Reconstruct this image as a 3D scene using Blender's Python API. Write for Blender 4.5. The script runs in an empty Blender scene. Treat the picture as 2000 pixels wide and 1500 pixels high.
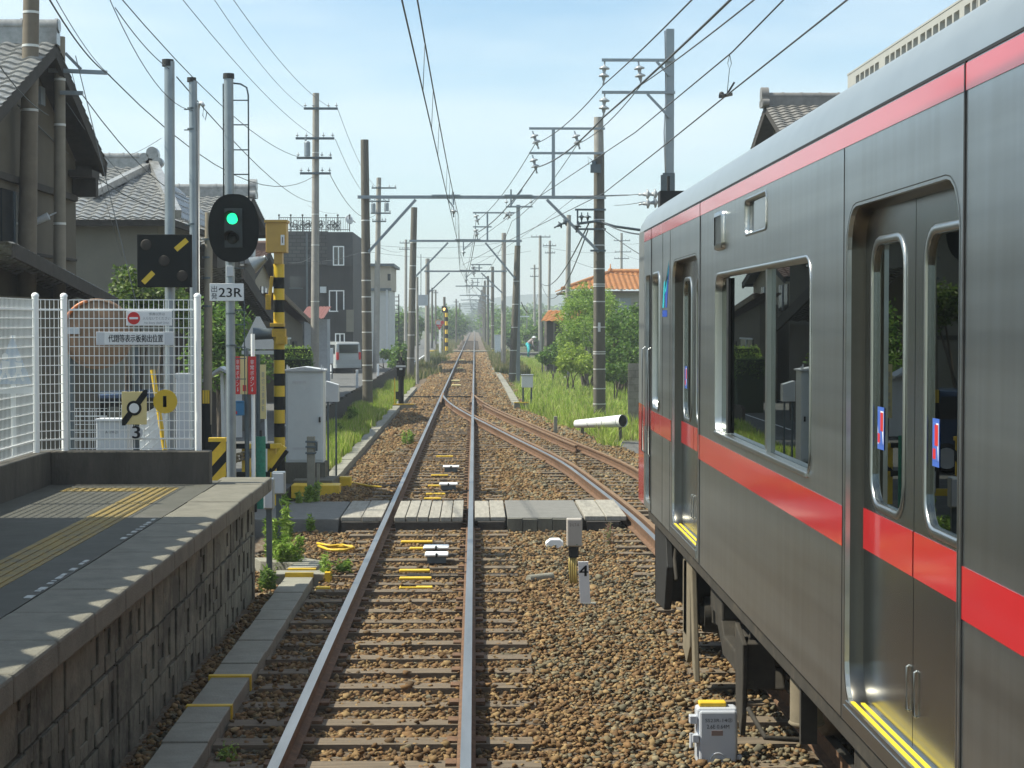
import bpy, bmesh, math, random
import numpy as np
from mathutils import Vector, Matrix, Euler
random.seed(7); RNG = np.random.default_rng(11)
SC = bpy.context.scene; COL = SC.collection
# ------------------------------------------------------------ camera, sky, sun
F = 3600.0; CAMZ = 2.61
PITCH = math.atan(121/F); YAW = math.atan(73/F)
cam_d = bpy.data.cameras.new("camera"); cam = bpy.data.objects.new("camera", cam_d); COL.objects.link(cam)
cam_d.sensor_width = 36; cam_d.lens = 36*F/2000; cam_d.clip_start = .05; cam_d.clip_end = 6000
cam.location = (0, 0, CAMZ); cam.rotation_euler = (math.pi/2-PITCH, 0, -YAW); SC.camera = cam
RM = Euler((math.pi/2-PITCH, 0, -YAW)).to_matrix()
SUN_DIR = Vector((.8, .0, -1)).normalized()
world = bpy.data.worlds.new("World"); SC.world = world; world.use_nodes = True
wt = world.node_tree; bgn = wt.nodes["Background"]
sky = wt.nodes.new("ShaderNodeTexSky"); sky.sky_type = 'NISHITA'; sky.sun_disc = False
sky.sun_elevation = math.radians(51); sky.sun_rotation = math.radians(-89)
sky.air_density = 1.0; sky.dust_density = .35; sky.ozone_density = 2.0
# thin high cloud veil
tcw = wt.nodes.new("ShaderNodeTexCoord"); mpw = wt.nodes.new("ShaderNodeMapping"); mpw.inputs['Scale'].default_value = (1.2, 1.2, 7)
nzw = wt.nodes.new("ShaderNodeTexNoise"); nzw.inputs['Scale'].default_value = 2.2; nzw.inputs['Detail'].default_value = 5
rpw = wt.nodes.new("ShaderNodeValToRGB"); rpw.color_ramp.elements[0].position = .34; rpw.color_ramp.elements[1].position = .66
rpw.color_ramp.elements[0].color = (0, 0, 0, 1); rpw.color_ramp.elements[1].color = (.74, .74, .74, 1)
mxw = wt.nodes.new("ShaderNodeMixRGB"); mxw.inputs[2].default_value = (8.6, 9.7, 10.0, 1)
L = wt.links.new
L(tcw.outputs['Generated'], mpw.inputs[0]); L(mpw.outputs[0], nzw.inputs['Vector']); L(nzw.outputs['Fac'], rpw.inputs[0])
tnt = wt.nodes.new('ShaderNodeMixRGB'); tnt.blend_type = 'MULTIPLY'; tnt.inputs[0].default_value = 1; tnt.inputs[2].default_value = (1.22, 1.42, 1.42, 1); L(sky.outputs[0], tnt.inputs[1])
L(rpw.outputs[0], mxw.inputs[0]); L(tnt.outputs[0], mxw.inputs[1]); L(mxw.outputs[0], bgn.inputs[0])
bgn.inputs[1].default_value = .078
sd = bpy.data.lights.new("sun", 'SUN'); sd.energy = 5.0; sd.angle = math.radians(.53); sd.color = (1, .96, .80)
sun = bpy.data.objects.new("sun", sd); COL.objects.link(sun); sun.rotation_euler = SUN_DIR.to_track_quat('-Z', 'Y').to_euler()
sun.location = (-40, 20, 60)
SC.view_settings.view_transform = 'Standard'; SC.view_settings.look = 'None'; SC.view_settings.gamma = 1
SC.view_settings.exposure = 0.62
SC.cycles.max_bounces = 6; SC.cycles.volume_bounces = 0; SC.cycles.transparent_max_bounces = 12
SC.cycles.caustics_reflective = False; SC.cycles.caustics_refractive = False

# ------------------------------------------------------------ helpers
def ray(px, py):
    return RM @ Vector(((px-1000)/F, -(py-750)/F, -1))
def at(px, py, Y):                       # point of a sight line at depth Y
    d = ray(px, py); t = Y/d.y; return Vector((d.x*t, Y, CAMZ+d.z*t))
def xa(px, Y): return at(px, 629, Y).x
def za(py, Y, px=927): return at(px, py, Y).z
def onx(px, py, X):                      # point of a sight line on the plane x = X
    d = ray(px, py); t = X/d.x; return Vector((X, d.y*t, CAMZ+d.z*t))
WL = {}
def tag(o, label=None, cat=None, group=None, kind=None):
    for k, v in (('label', label), ('category', cat), ('group', group), ('kind', kind)):
        if v: o[k] = v
    return o
def thing(name, label, cat, loc=(0, 0, 0), group=None):
    o = bpy.data.objects.new(name, None); COL.objects.link(o); o.location = loc; o.empty_display_size = .1
    WL[o.name] = Vector(loc); return tag(o, label, cat, group)
def link_mesh(name, me, parent=None, loc=None):
    o = bpy.data.objects.new(name, me); COL.objects.link(o)
    if parent: o.parent = parent; WL[o.name] = WL[parent.name]
    else:
        o.location = loc if loc is not None else (0, 0, 0); WL[o.name] = Vector(o.location)
    return o
def copy_tree(o, loc=None, parent=None, label=None):
    c = o.copy(); COL.objects.link(c)
    if parent: c.parent = parent
    if loc is not None: c.location = loc
    if label: c['label'] = label
    WL[c.name] = Vector(c.location) if not parent else WL[parent.name]
    for ch in list(o.children): copy_tree(ch, None, c)
    return c
class MB:
    def __init__(s): s.v = []; s.f = []; s.m = []; s.s = []
    def add(s, vs, fs, m=0, sm=False):
        b = len(s.v); s.v.extend(Vector(p) for p in vs)
        for f in fs: s.f.append([b+i for i in f]); s.m.append(m); s.s.append(sm)
        return s
    def box(s, x0, x1, y0, y1, z0, z1, m=0):
        return s.add([(x0,y0,z0),(x1,y0,z0),(x1,y1,z0),(x0,y1,z0),(x0,y0,z1),(x1,y0,z1),(x1,y1,z1),(x0,y1,z1)],
            [(0,3,2,1),(4,5,6,7),(0,1,5,4),(1,2,6,5),(2,3,7,6),(3,0,4,7)], m)
    def obox(s, c, size, rz=0, rx=0, ry=0, m=0):
        R = Euler((rx, ry, rz)).to_matrix(); c = Vector(c); hx, hy, hz = size[0]/2, size[1]/2, size[2]/2
        vs = [c+R@Vector((a*hx, b*hy, d*hz)) for d in (-1, 1) for a, b in ((-1,-1),(1,-1),(1,1),(-1,1))]
        return s.add(vs, [(0,3,2,1),(4,5,6,7),(0,1,5,4),(1,2,6,5),(2,3,7,6),(3,0,4,7)], m)
    def bar(s, p0, p1, w, h=None, m=0):      # rectangular bar between two points
        p0, p1 = Vector(p0), Vector(p1); h = h or w; d = (p1-p0); q = d.to_track_quat('Z', 'Y'); R = q.to_matrix()
        vs = [p+R@Vector((a*w/2, b*h/2, 0)) for p in (p0, p1) for a, b in ((-1,-1),(1,-1),(1,1),(-1,1))]
        return s.add(vs, [(0,3,2,1),(4,5,6,7),(0,1,5,4),(1,2,6,5),(2,3,7,6),(3,0,4,7)], m)
    def cyl(s, p0, p1, r0, r1=None, n=12, m=0, caps=True):
        p0, p1 = Vector(p0), Vector(p1); r1 = r0 if r1 is None else r1; R = (p1-p0).to_track_quat('Z', 'Y').to_matrix()
        vs = []
        for p, r in ((p0, r0), (p1, r1)):
            vs += [p+R@Vector((r*math.cos(2*math.pi*i/n), r*math.sin(2*math.pi*i/n), 0)) for i in range(n)]
        s.add(vs, [(i, (i+1)%n, n+(i+1)%n, n+i) for i in range(n)], m, True)
        if caps: s.add(vs[:n], [tuple(range(n-1, -1, -1))], m); s.add(vs[n:], [tuple(range(n))], m)
        return s
    def tube(s, pts, r, n=6, m=0):
        pts = [Vector(p) for p in pts]; vs = []
        for i, p in enumerate(pts):
            d = (pts[min(i+1, len(pts)-1)]-pts[max(i-1, 0)]); R = d.to_track_quat('Z', 'Y').to_matrix()
            vs += [p+R@Vector((r*math.cos(2*math.pi*k/n), r*math.sin(2*math.pi*k/n), 0)) for k in range(n)]
        fs = [(i*n+k, i*n+(k+1)%n, (i+1)*n+(k+1)%n, (i+1)*n+k) for i in range(len(pts)-1) for k in range(n)]
        return s.add(vs, fs+[tuple(range(n-1, -1, -1)), tuple(range(len(vs)-n, len(vs)))], m, True)
    def lathe(s, prof, c, axis=(0, 0, 1), n=16, m=0, sm=True):
        R = Vector(axis).to_track_quat('Z', 'Y').to_matrix(); c = Vector(c); vs = []
        for r, h in prof: vs += [c+R@Vector((max(r, 1e-4)*math.cos(2*math.pi*i/n), max(r, 1e-4)*math.sin(2*math.pi*i/n), h)) for i in range(n)]
        fs = [(j*n+i, j*n+(i+1)%n, (j+1)*n+(i+1)%n, (j+1)*n+i) for j in range(len(prof)-1) for i in range(n)]
        return s.add(vs, fs, m, sm)
    def prism(s, poly, plane, c0, c1, m=0):   # 2-D outline extruded: plane 'xz' (along y), 'yz' (along x), 'xy' (along z)
        mk = {'xz': lambda a, b, c: (a, c, b), 'yz': lambda a, b, c: (c, a, b), 'xy': lambda a, b, c: (a, b, c)}[plane]
        n = len(poly); vs = [mk(a, b, c0) for a, b in poly]+[mk(a, b, c1) for a, b in poly]
        return s.add(vs, [tuple(range(n-1, -1, -1)), tuple(range(n, 2*n))]+[(i, (i+1)%n, n+(i+1)%n, n+i) for i in range(n)], m)
    def loft(s, rings, m=0, sm=True, closed=True):
        n = len(rings[0]); vs = [p for r in rings for p in r]; k = n if closed else n-1
        return s.add(vs, [(j*n+i, j*n+(i+1)%n, (j+1)*n+(i+1)%n, (j+1)*n+i) for j in range(len(rings)-1) for i in range(k)], m, sm)
    def sphere(s, c, r, n=10, m=0, sc=(1, 1, 1)):
        vs = []; k = n//2+1
        for j in range(k+1):
            t = math.pi*j/k
            vs += [(c[0]+r*sc[0]*math.sin(t)*math.cos(2*math.pi*i/n), c[1]+r*sc[1]*math.sin(t)*math.sin(2*math.pi*i/n), c[2]+r*sc[2]*math.cos(t)) for i in range(n)]
        return s.add(vs, [(j*n+i, (j+1)*n+i, (j+1)*n+(i+1)%n, j*n+(i+1)%n) for j in range(k) for i in range(n)], m, True)
    def build(s, name, mats, parent=None, loc=None, bevel=0, clean=True):
        me = bpy.data.meshes.new(name)
        off = WL[parent.name] if parent else (Vector(loc) if loc is not None else Vector((0, 0, 0)))
        me.from_pydata([p-off for p in s.v], [], s.f)
        for mt in (mats if isinstance(mats, (list, tuple)) else [mats]): me.materials.append(mt)
        me.polygons.foreach_set('material_index', s.m); me.polygons.foreach_set('use_smooth', s.s)
        if clean:
            bm = bmesh.new(); bm.from_mesh(me); bmesh.ops.recalc_face_normals(bm, faces=bm.faces); bm.to_mesh(me); bm.free()
        me.update()
        o = link_mesh(name, me, parent, loc)
        if bevel:
            b = o.modifiers.new('bevel', 'BEVEL'); b.width = bevel; b.segments = 2; b.limit_method = 'ANGLE'; b.angle_limit = math.radians(40)
        return o
def mesh_np(name, verts, faces, mat, parent=None, loc=None, tint=None, smooth=False):
    me = bpy.data.meshes.new(name); off = WL[parent.name] if parent else (Vector(loc) if loc is not None else Vector((0, 0, 0)))
    V = np.asarray(verts, dtype=np.float32)-np.array(off, dtype=np.float32); Fc = np.asarray(faces, dtype=np.int32); k = Fc.shape[1]
    me.vertices.add(len(V)); me.vertices.foreach_set('co', V.ravel()); me.loops.add(Fc.size); me.loops.foreach_set('vertex_index', Fc.ravel())
    me.polygons.add(len(Fc)); me.polygons.foreach_set('loop_start', np.arange(0, Fc.size, k, dtype=np.int32)); me.polygons.foreach_set('loop_total', np.full(len(Fc), k, dtype=np.int32))
    if smooth: me.polygons.foreach_set('use_smooth', np.ones(len(Fc), dtype=bool))
    me.update(calc_edges=True)
    if tint is not None:
        ca = me.attributes.new('tint', 'FLOAT_COLOR', 'POINT'); t = np.ones((len(V), 4), dtype=np.float32); t[:, :3] = tint; ca.data.foreach_set('color', t.ravel())
    me.materials.append(mat); return link_mesh(name, me, parent, loc)
def lin(h):
    c = [int(h[i:i+2], 16)/255 for i in (0, 2, 4)]
    return tuple(x/12.92 if x <= .04045 else ((x+.055)/1.055)**2.4 for x in c)
MATS = {}
def mat(name, c, rough=.6, metal=0, var=.12, scale=6, bump=0, bscale=40, spec=.5, stretch=None, c2=None, c2pos=(.5, .7), emit=0, coat=0):
    """Principled surface whose colour wanders with noise; c2 = colour of stains and wear patches."""
    if name in MATS: return MATS[name]
    if isinstance(c, str): c = lin(c)
    m = bpy.data.materials.new(name); m.use_nodes = True; t = m.node_tree; b = t.nodes['Principled BSDF']; MATS[name] = m
    b.inputs['Roughness'].default_value = rough; b.inputs['Metallic'].default_value = metal; b.inputs['Specular IOR Level'].default_value = spec
    if coat: b.inputs['Coat Weight'].default_value = coat; b.inputs['Coat Roughness'].default_value = .08
    if emit:
        b.inputs['Emission Color'].default_value = (*c, 1); b.inputs['Emission Strength'].default_value = emit
    tc = t.nodes.new('ShaderNodeTexCoord'); vec = tc.outputs['Object']
    if stretch:
        mp = t.nodes.new('ShaderNodeMapping'); mp.inputs['Scale'].default_value = stretch; t.links.new(vec, mp.inputs[0]); vec = mp.outputs[0]
    col = None
    if var:
        n = t.nodes.new('ShaderNodeTexNoise'); n.inputs['Scale'].default_value = scale; n.inputs['Detail'].default_value = 6; n.inputs['Roughness'].default_value = .65; t.links.new(vec, n.inputs['Vector'])
        r = t.nodes.new('ShaderNodeValToRGB'); r.color_ramp.elements[0].position = .3; r.color_ramp.elements[1].position = .7
        r.color_ramp.elements[0].color = (*[max(0, x*(1-var)) for x in c], 1); r.color_ramp.elements[1].color = (*[min(1, x*(1+var)) for x in c], 1)
        t.links.new(n.outputs['Fac'], r.inputs[0]); col = r.outputs[0]
    if c2 is not None:
        if isinstance(c2, str): c2 = lin(c2)
        n2 = t.nodes.new('ShaderNodeTexNoise'); n2.inputs['Scale'].default_value = scale*.6; n2.inputs['Detail'].default_value = 8; n2.inputs['Roughness'].default_value = .7; t.links.new(vec, n2.inputs['Vector'])
        r2 = t.nodes.new('ShaderNodeValToRGB'); r2.color_ramp.elements[0].position = c2pos[0]; r2.color_ramp.elements[1].position = c2pos[1]; t.links.new(n2.outputs['Fac'], r2.inputs[0])
        mx = t.nodes.new('ShaderNodeMixRGB'); t.links.new(r2.outputs[0], mx.inputs[0]); mx.inputs[2].default_value = (*c2, 1)
        if col: t.links.new(col, mx.inputs[1])
        else: mx.inputs[1].default_value = (*c, 1)
        col = mx.outputs[0]
    if col: t.links.new(col, b.inputs['Base Color'])
    else: b.inputs['Base Color'].default_value = (*c, 1)
    if bump:
        n3 = t.nodes.new('ShaderNodeTexNoise'); n3.inputs['Scale'].default_value = bscale; n3.inputs['Detail'].default_value = 4; t.links.new(vec, n3.inputs['Vector'])
        bp = t.nodes.new('ShaderNodeBump'); bp.inputs['Strength'].default_value = bump; bp.inputs['Distance'].default_value = .02; t.links.new(n3.outputs['Fac'], bp.inputs['Height']); t.links.new(bp.outputs[0], b.inputs['Normal'])
    return m
def tint_mat(name, rough=.8, trans=0, spec=.3):
    m = bpy.data.materials.new(name); m.use_nodes = True; t = m.node_tree; b = t.nodes['Principled BSDF']; MATS[name] = m
    a = t.nodes.new('ShaderNodeAttribute'); a.attribute_name = 'tint'; t.links.new(a.outputs['Color'], b.inputs['Base Color'])
    b.inputs['Roughness'].default_value = rough; b.inputs['Specular IOR Level'].default_value = spec
    if trans:
        tr = t.nodes.new('ShaderNodeBsdfTranslucent'); t.links.new(a.outputs['Color'], tr.inputs['Color']); mx = t.nodes.new('ShaderNodeMixShader'); mx.inputs[0].default_value = trans
        t.links.new(b.outputs[0], mx.inputs[1]); t.links.new(tr.outputs[0], mx.inputs[2]); t.links.new(mx.outputs[0], t.nodes['Material Output'].inputs['Surface'])
    return m
def glass_mat(name, tintc=(.35, .4, .38), rough=.0):
    m = bpy.data.materials.new(name); m.use_nodes = True; t = m.node_tree; out = t.nodes['Material Output']; MATS[name] = m
    tr = t.nodes.new('ShaderNodeBsdfTransparent'); tr.inputs[0].default_value = (*tintc, 1)
    gl = t.nodes.new('ShaderNodeBsdfGlossy'); gl.inputs['Roughness'].default_value = rough; gl.inputs[0].default_value = (.9, .95, .93, 1)
    fr = t.nodes.new('ShaderNodeFresnel'); fr.inputs[0].default_value = 1.5; mx = t.nodes.new('ShaderNodeMixShader')
    t.links.new(fr.outputs[0], mx.inputs[0]); t.links.new(tr.outputs[0], mx.inputs[1]); t.links.new(gl.outputs[0], mx.inputs[2]); t.links.new(mx.outputs[0], out.inputs['Surface']); return m
def text_data(body):
    c = bpy.data.curves.new("lettering", "FONT"); c.body = body; c.resolution_u = 3; o = bpy.data.objects.new("lettering", c); COL.objects.link(o)
    dg = bpy.context.evaluated_depsgraph_get(); me = bpy.data.meshes.new_from_object(o.evaluated_get(dg))
    vs = [v.co.copy() for v in me.vertices]; fs = [tuple(p.vertices) for p in me.polygons]
    bpy.data.objects.remove(o); bpy.data.curves.remove(c); bpy.data.meshes.remove(me); return vs, fs
def text(mb, body, x0, x1, z0, z1, y, m=0, bold=0):   # lettering on a plane facing the camera, filling the box
    vs, fs = text_data(body)
    ax, bx = min(v.x for v in vs), max(v.x for v in vs); ay, by = min(v.y for v in vs), max(v.y for v in vs)
    for dx in ([0] if not bold else [-bold, 0, bold]):
        mb.add([(x0+dx+(v.x-ax)/(bx-ax)*(x1-x0), y-abs(dx)*.05, z0+(v.y-ay)/(by-ay)*(z1-z0)) for v in vs], fs, m)
def rr(a0, a1, b0, b1, r, n=5):       # rounded rectangle outline in two coordinates
    out = []
    for cx, cy, t0 in ((a1-r, b1-r, 0), (a0+r, b1-r, 90), (a0+r, b0+r, 180), (a1-r, b0+r, 270)):
        for i in range(n+1):
            t = math.radians(t0+90*i/n); out.append((cx+r*math.cos(t), cy+r*math.sin(t)))
    return out
def plate(outer, holes, th):          # flat sheet with holes -> verts (a, b, c) and faces
    c = bpy.data.curves.new("sheet", "CURVE"); c.dimensions = '2D'; c.fill_mode = 'BOTH'; c.extrude = th/2
    for poly in [outer]+holes:
        s = c.splines.new('POLY'); s.points.add(len(poly)-1); s.use_cyclic_u = True
        for p, q in zip(s.points, poly): p.co = (q[0], q[1], 0, 1)
    o = bpy.data.objects.new("sheet", c); COL.objects.link(o); dg = bpy.context.evaluated_depsgraph_get(); me = bpy.data.meshes.new_from_object(o.evaluated_get(dg))
    vs = [tuple(v.co) for v in me.vertices]; fs = [tuple(p.vertices) for p in me.polygons]
    bpy.data.objects.remove(o); bpy.data.curves.remove(c); bpy.data.meshes.remove(me); return vs, fs
def sag(p0, p1, s, n=14):
    p0, p1 = Vector(p0), Vector(p1)
    return [p0.lerp(p1, i/n)-Vector((0, 0, 4*s*(i/n)*(1-i/n))) for i in range(n+1)]
def sweep(mb, prof, path, mtop=1, mside=0):   # rail-like profile [(dx, dz)] swept along [(x, y, z)]
    rings = []
    for i, p in enumerate(path):
        a, b = path[max(i-1, 0)], path[min(i+1, len(path)-1)]; d = Vector((b[0]-a[0], b[1]-a[1], 0)).normalized(); nrm = Vector((d.y, -d.x, 0))
        rings.append([Vector(p)+nrm*dx+Vector((0, 0, dz)) for dx, dz in prof])
    n = len(prof)
    for i in range(n):
        j = (i+1) % n; top = prof[i][1] > -.004 and prof[j][1] > -.004
        vs = [r[i] for r in rings]+[r[j] for r in rings]; k = len(rings)
        mb.add(vs, [(q, q+1, k+q+1, k+q) for q in range(k-1)], mtop if top else mside)
    mb.add(rings[0], [tuple(range(n))], mside); mb.add(rings[-1], [tuple(range(n-1, -1, -1))], mside)
def tile_roof(mb, o, u, v, pitch=.27, row=.26, amp=.035, m=0, keep=None):   # pantiles as real waves and steps
    o, u, v = Vector(o), Vector(u), Vector(v); nrm = u.cross(v).normalized()
    if nrm.z < 0: nrm = -nrm
    nc = max(1, round(u.length/pitch)); nr = max(1, round(v.length/row)); K = 6; wave = [0, .35, .9, 1, .75, .25]
    for j in range(nr):
        vs = []
        for jj in (0, 1):
            for i in range(nc*K+1):
                h = amp*wave[i % K]+(.03 if jj == 0 else 0); vs.append(o+u*(i/(nc*K))+v*((j+jj)/nr)+nrm*h)
        for i in range(nc*K+1): vs.append(o+u*(i/(nc*K))+v*(j/nr)+nrm*(amp*wave[i % K]-.005))
        w = nc*K+1; fs = []
        for i in range(nc*K):
            if keep and not keep((i+.5)/(nc*K), (j+.5)/nr): continue
            fs += [(i, i+1, w+i+1, w+i), (2*w+i, 2*w+i+1, i+1, i)]
        mb.add(vs, fs, m, False)
def leaves(name, blobs, n, size, cols, mt, parent=None, loc=None, up=.3, shell=.55, asp=.5, rough=.18):
    """many leaf faces spread through the volumes of blobs = [(centre, (rx, ry, rz))]"""
    vol = np.array([b[1][0]*b[1][1]*b[1][2] for b in blobs])**.67; cnt = np.maximum(1, (n*vol/vol.sum()).astype(int)); P = []
    for (c, r), k in zip(blobs, cnt):
        d = RNG.normal(size=(k, 3)); d /= np.linalg.norm(d, axis=1)[:, None]; rad = RNG.uniform(shell**3, 1, k)**(1/3)
        rad *= 1+rough*np.sin(d[:, 0]*7+c[0]*3)*np.sin(d[:, 2]*6+c[2]*5)+RNG.normal(0, .07, k); P.append(np.array(c)+d*rad[:, None]*np.array(r))
    P = np.concatenate(P); k = len(P)
    a = RNG.normal(size=(k, 3)); a[:, 2] *= .6; a /= np.linalg.norm(a, axis=1)[:, None]; b = RNG.normal(size=(k, 3)); b -= a*(a*b).sum(1)[:, None]; b /= np.linalg.norm(b, axis=1)[:, None]
    s = size*RNG.uniform(.6, 1.4, k)[:, None]; a = a*s; b = b*s*asp
    V = np.stack([P-a, P+b, P+a, P-b], 1).reshape(-1, 3); Fc = np.arange(4*k).reshape(-1, 4)
    cols = np.array(cols); w = RNG.uniform(0, 1, (k, 1)); ci = RNG.integers(0, len(cols), k); T = cols[ci]*(.75+.5*w)
    return mesh_np(name, V, Fc, mt, parent, loc, np.repeat(T, 4, 0))
def blades(name, P, h, w, cols, mt, parent=None, loc=None, lean=.35):
    k = len(P); ang = RNG.uniform(0, 2*math.pi, k); la = RNG.uniform(0, 2*math.pi, k); hh = h*RNG.uniform(.5, 1.3, k) if np.isscalar(h) else h*RNG.uniform(.6, 1.25, k)
    dx = np.stack([np.cos(ang), np.sin(ang), 0*ang], 1)*(w*RNG.uniform(.6, 1.4, k))[:, None]/2; ln = RNG.uniform(0, lean, k)*hh
    mid = P+np.stack([np.cos(la)*ln*.35, np.sin(la)*ln*.35, hh*.6], 1); tip = P+np.stack([np.cos(la)*ln, np.sin(la)*ln, hh], 1)
    V = np.stack([P-dx, P+dx, mid+dx*.7, mid-dx*.7, tip], 1).reshape(-1, 3); i = np.arange(k)[:, None]*5
    Fc = np.concatenate([i+np.array([[0, 1, 2]]), i+np.array([[0, 2, 3]]), i+np.array([[3, 2, 4]])])
    cols = np.array(cols); T = cols[RNG.integers(0, len(cols), k)]*RNG.uniform(.7, 1.3, (k, 1))
    return mesh_np(name, V, Fc, mt, parent, loc, np.repeat(T, 5, 0))
# ------------------------------------------------------------ materials
M = dict(
 steel=mat('galvanised steel', '8d959b', .45, .6, .1, 8), steel_d=mat('weathered steel', '5d676d', .55, .5, .15, 8),
 conc=mat('pale concrete', (.24, .23, .19), .85, 0, .16, 5, .3, 60, c2=(.17, .16, .14), c2pos=(.52, .8)),
 conc_d=mat('dirty concrete', (.125, .12, .095), .9, 0, .22, 5, .4, 50, c2=(.07, .065, .055), c2pos=(.45, .75), stretch=(1, 1, .35)),
 polec=mat('concrete pole', (.30, .285, .26), .8, 0, .14, 4, .15, 40), poled=mat('brown concrete pole', (.12, .11, .09), .85, 0, .2, 4, .2, 40, stretch=(1, 1, .3)),
 band=mat('pale strap', (.6, .6, .58), .5, .2, .05), asph=mat('asphalt', (.10, .10, .098), .9, 0, .2, 3, .5, 150, c2=(.15, .145, .135), c2pos=(.5, .75)),
 white=mat('white paint', (.78, .79, .8), .45, 0, .04, 5), wfence=mat('white fence coating', (.86, .87, .86), .4, 0, .03),
 signw=mat('white sign face', (.74, .75, .76), .4, 0, .03), black=mat('black paint', (.010, .012, .012), .75, 0, .2, spec=.2), ink=mat('dark ink', (.02, .024, .035), .6, 0, 0),
 yellow=mat('yellow paint', (.72, .47, .03), .5, 0, .12, 9, c2=(.35, .24, .05), c2pos=(.6, .85)), red=mat('red paint', (.55, .025, .025), .4, 0, .06),
 cream=mat('cream yellow board', (.66, .55, .26), .5, 0, .05), discy=mat('ochre disc', (.62, .42, .025), .45, 0, .05),
 orange=mat('orange rim', (.6, .17, .04), .5), brown=mat('brown back plate', (.22, .13, .075), .6, 0, .15, 5),
 rust=mat('rusty rail', (.15, .08, .042), .85, 0, .35, 14, .3, 60, c2=(.09, .05, .03), c2pos=(.45, .7)), polish=mat('polished rail head', (.40, .385, .365), .42, 1, .2, 5, stretch=(1, .1, 1)),
 rustl=mat('light rusty rail head', (.23, .135, .065), .6, .3, .3, 14), wood=mat('old timber', (.15, .115, .08), .9, 0, .35, 7, .5, 60, stretch=(.4, 4, 4), c2=(.19, .145, .105), c2pos=(.52, .8)),
 woodg=mat('grey weathered planks', (.29, .27, .235), .9, 0, .25, 5, .4, 40, stretch=(5, .6, 3), c2=(.16, .13, .115), c2pos=(.58, .75)),
 woodd=mat('dark timber', (.035, .03, .026), .9, 0, .3, 6, .3), grey=mat('grey cabinet paint', (.60, .64, .66), .5, 0, .05, 4, .05), greyl=mat('light grey paint', (.55, .57, .6), .5, 0, .06, 4),
 dark=mat('dark metal', (.03, .032, .033), .6, .2, .2), ins=mat('porcelain insulator', (.36, .38, .40), .25, 0, .05), cable=mat('black cable', (.03, .032, .035), .6, 0, 0),
 wire=mat('aluminium wire', (.10, .11, .12), .6, .3, 0), glass_d=mat('dark window glass', (.02, .025, .03), .08, 0, 0, spec=.7),
 tile=mat('grey pantile', (.25, .25, .245), .24, 0, .3, 7, spec=1), tile_o=mat('orange pantile', (.42, .185, .06), .6, 0, .2, 5, c2=(.25, .10, .05), c2pos=(.55, .8)),
 green=mat('green lamp', (.02, .90, .36), .3, 0, 0, emit=1.15), amber=mat('amber lamp', (1, .55, .12), .3, 0, 0, emit=3.5),
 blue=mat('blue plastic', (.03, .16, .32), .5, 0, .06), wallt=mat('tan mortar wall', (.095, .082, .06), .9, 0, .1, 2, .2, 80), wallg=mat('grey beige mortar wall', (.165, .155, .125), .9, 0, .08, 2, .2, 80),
)
STONE = tint_mat('ballast stone', .9, 0, .25); LEAF = tint_mat('leaf', .5, .42, .35); BLADE = tint_mat('grass blade', .6, .5, .3)
# ------------------------------------------------------------ ground, ballast, roads
TC = -.62                                                    # centre of the main track
SY = [-20, 14, 18, 22, 25.3, 30, 34.7, 41.6, 47, 51.9, 58, 63, 68]; SXX = [2.8, 2.8, 2.79, 2.75, 2.66, 2.44, 2.16, 1.45, .90, .40, -.13, -.44, -.62]
def cs(y):                                                   # centre of the siding
    if y >= 68: return TC
    for i in range(len(SY)-1):
        if SY[i] <= y <= SY[i+1]:
            h = SY[i+1]-SY[i]; t = (y-SY[i])/h
            m = lambda k: 0 if k in (0, len(SY)-1) else (SXX[k+1]-SXX[k-1])/(SY[k+1]-SY[k-1])
            return (2*t**3-3*t*t+1)*SXX[i]+(t**3-2*t*t+t)*h*m(i)+(-2*t**3+3*t*t)*SXX[i+1]+(t**3-t*t)*h*m(i+1)
def sheet(name, x0, x1, y0, y1, z, mt, kind='structure', skirt=.5, nx=1, ny=1, zf=None):
    mb = MB(); vs = []; fs = []
    for j in range(ny+1):
        for i in range(nx+1):
            x = x0+(x1-x0)*i/nx; y = y0+(y1-y0)*j/ny; vs.append((x, y, z+(zf(x, y) if zf else 0)))
    for j in range(ny):
        for i in range(nx): a = j*(nx+1)+i; fs.append((a, a+1, a+nx+2, a+nx+1))
    mb.add(vs, fs)
    if skirt:
        ring = [(x0, y0), (x1, y0), (x1, y1), (x0, y1)]; vs = [(x, y, z) for x, y in ring]+[(x, y, z-skirt) for x, y in ring]
        mb.add(vs, [(i, (i+1) % 4, 4+(i+1) % 4, 4+i) for i in range(4)])
    return tag(mb.build(name, mt), kind=kind)
earth = mat('grassy earth', (.075, .085, .032), .95, 0, .35, .8, .4, 12, c2=(.10, .085, .05), c2pos=(.5, .7))
g = sheet('ground', -2500, 2500, -60, 5000, -.42, earth, skirt=0, nx=10, ny=20)
bedm = mat('ballast grit', (.10, .066, .038), .95, 0, .55, 26, .9, 45, c2=(.17, .15, .12), c2pos=(.5, .62))
def bed_edge(y): return 1.55 if y > 60 else max(1.55, cs(y)+1.75)
mb = MB(); ys = [-12+2*i for i in range(56)]+[100, 120, 150, 200, 300, 450, 700, 1200]; vs = []
for y in ys:
    e = bed_edge(y); l = -2.7
    for x, z in ((l-.5, -.45), (l-.1, -.22), (-1.8, -.205), (-.6, -.2), (.6, -.205), (e-.5, -.21), (e, -.26), (e+.6, -.45)): vs.append((x, y, z))
mb.add(vs, [(j*8+i, j*8+i+1, (j+1)*8+i+1, (j+1)*8+i) for j in range(len(ys)-1) for i in range(7)], 0, True)
tag(mb.build('ballast_bed', bedm), kind='structure')
sheet('yard_pavement', -16, -3.05, 18.9, 62, -.1, M['asph'], nx=2, ny=2)
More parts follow.
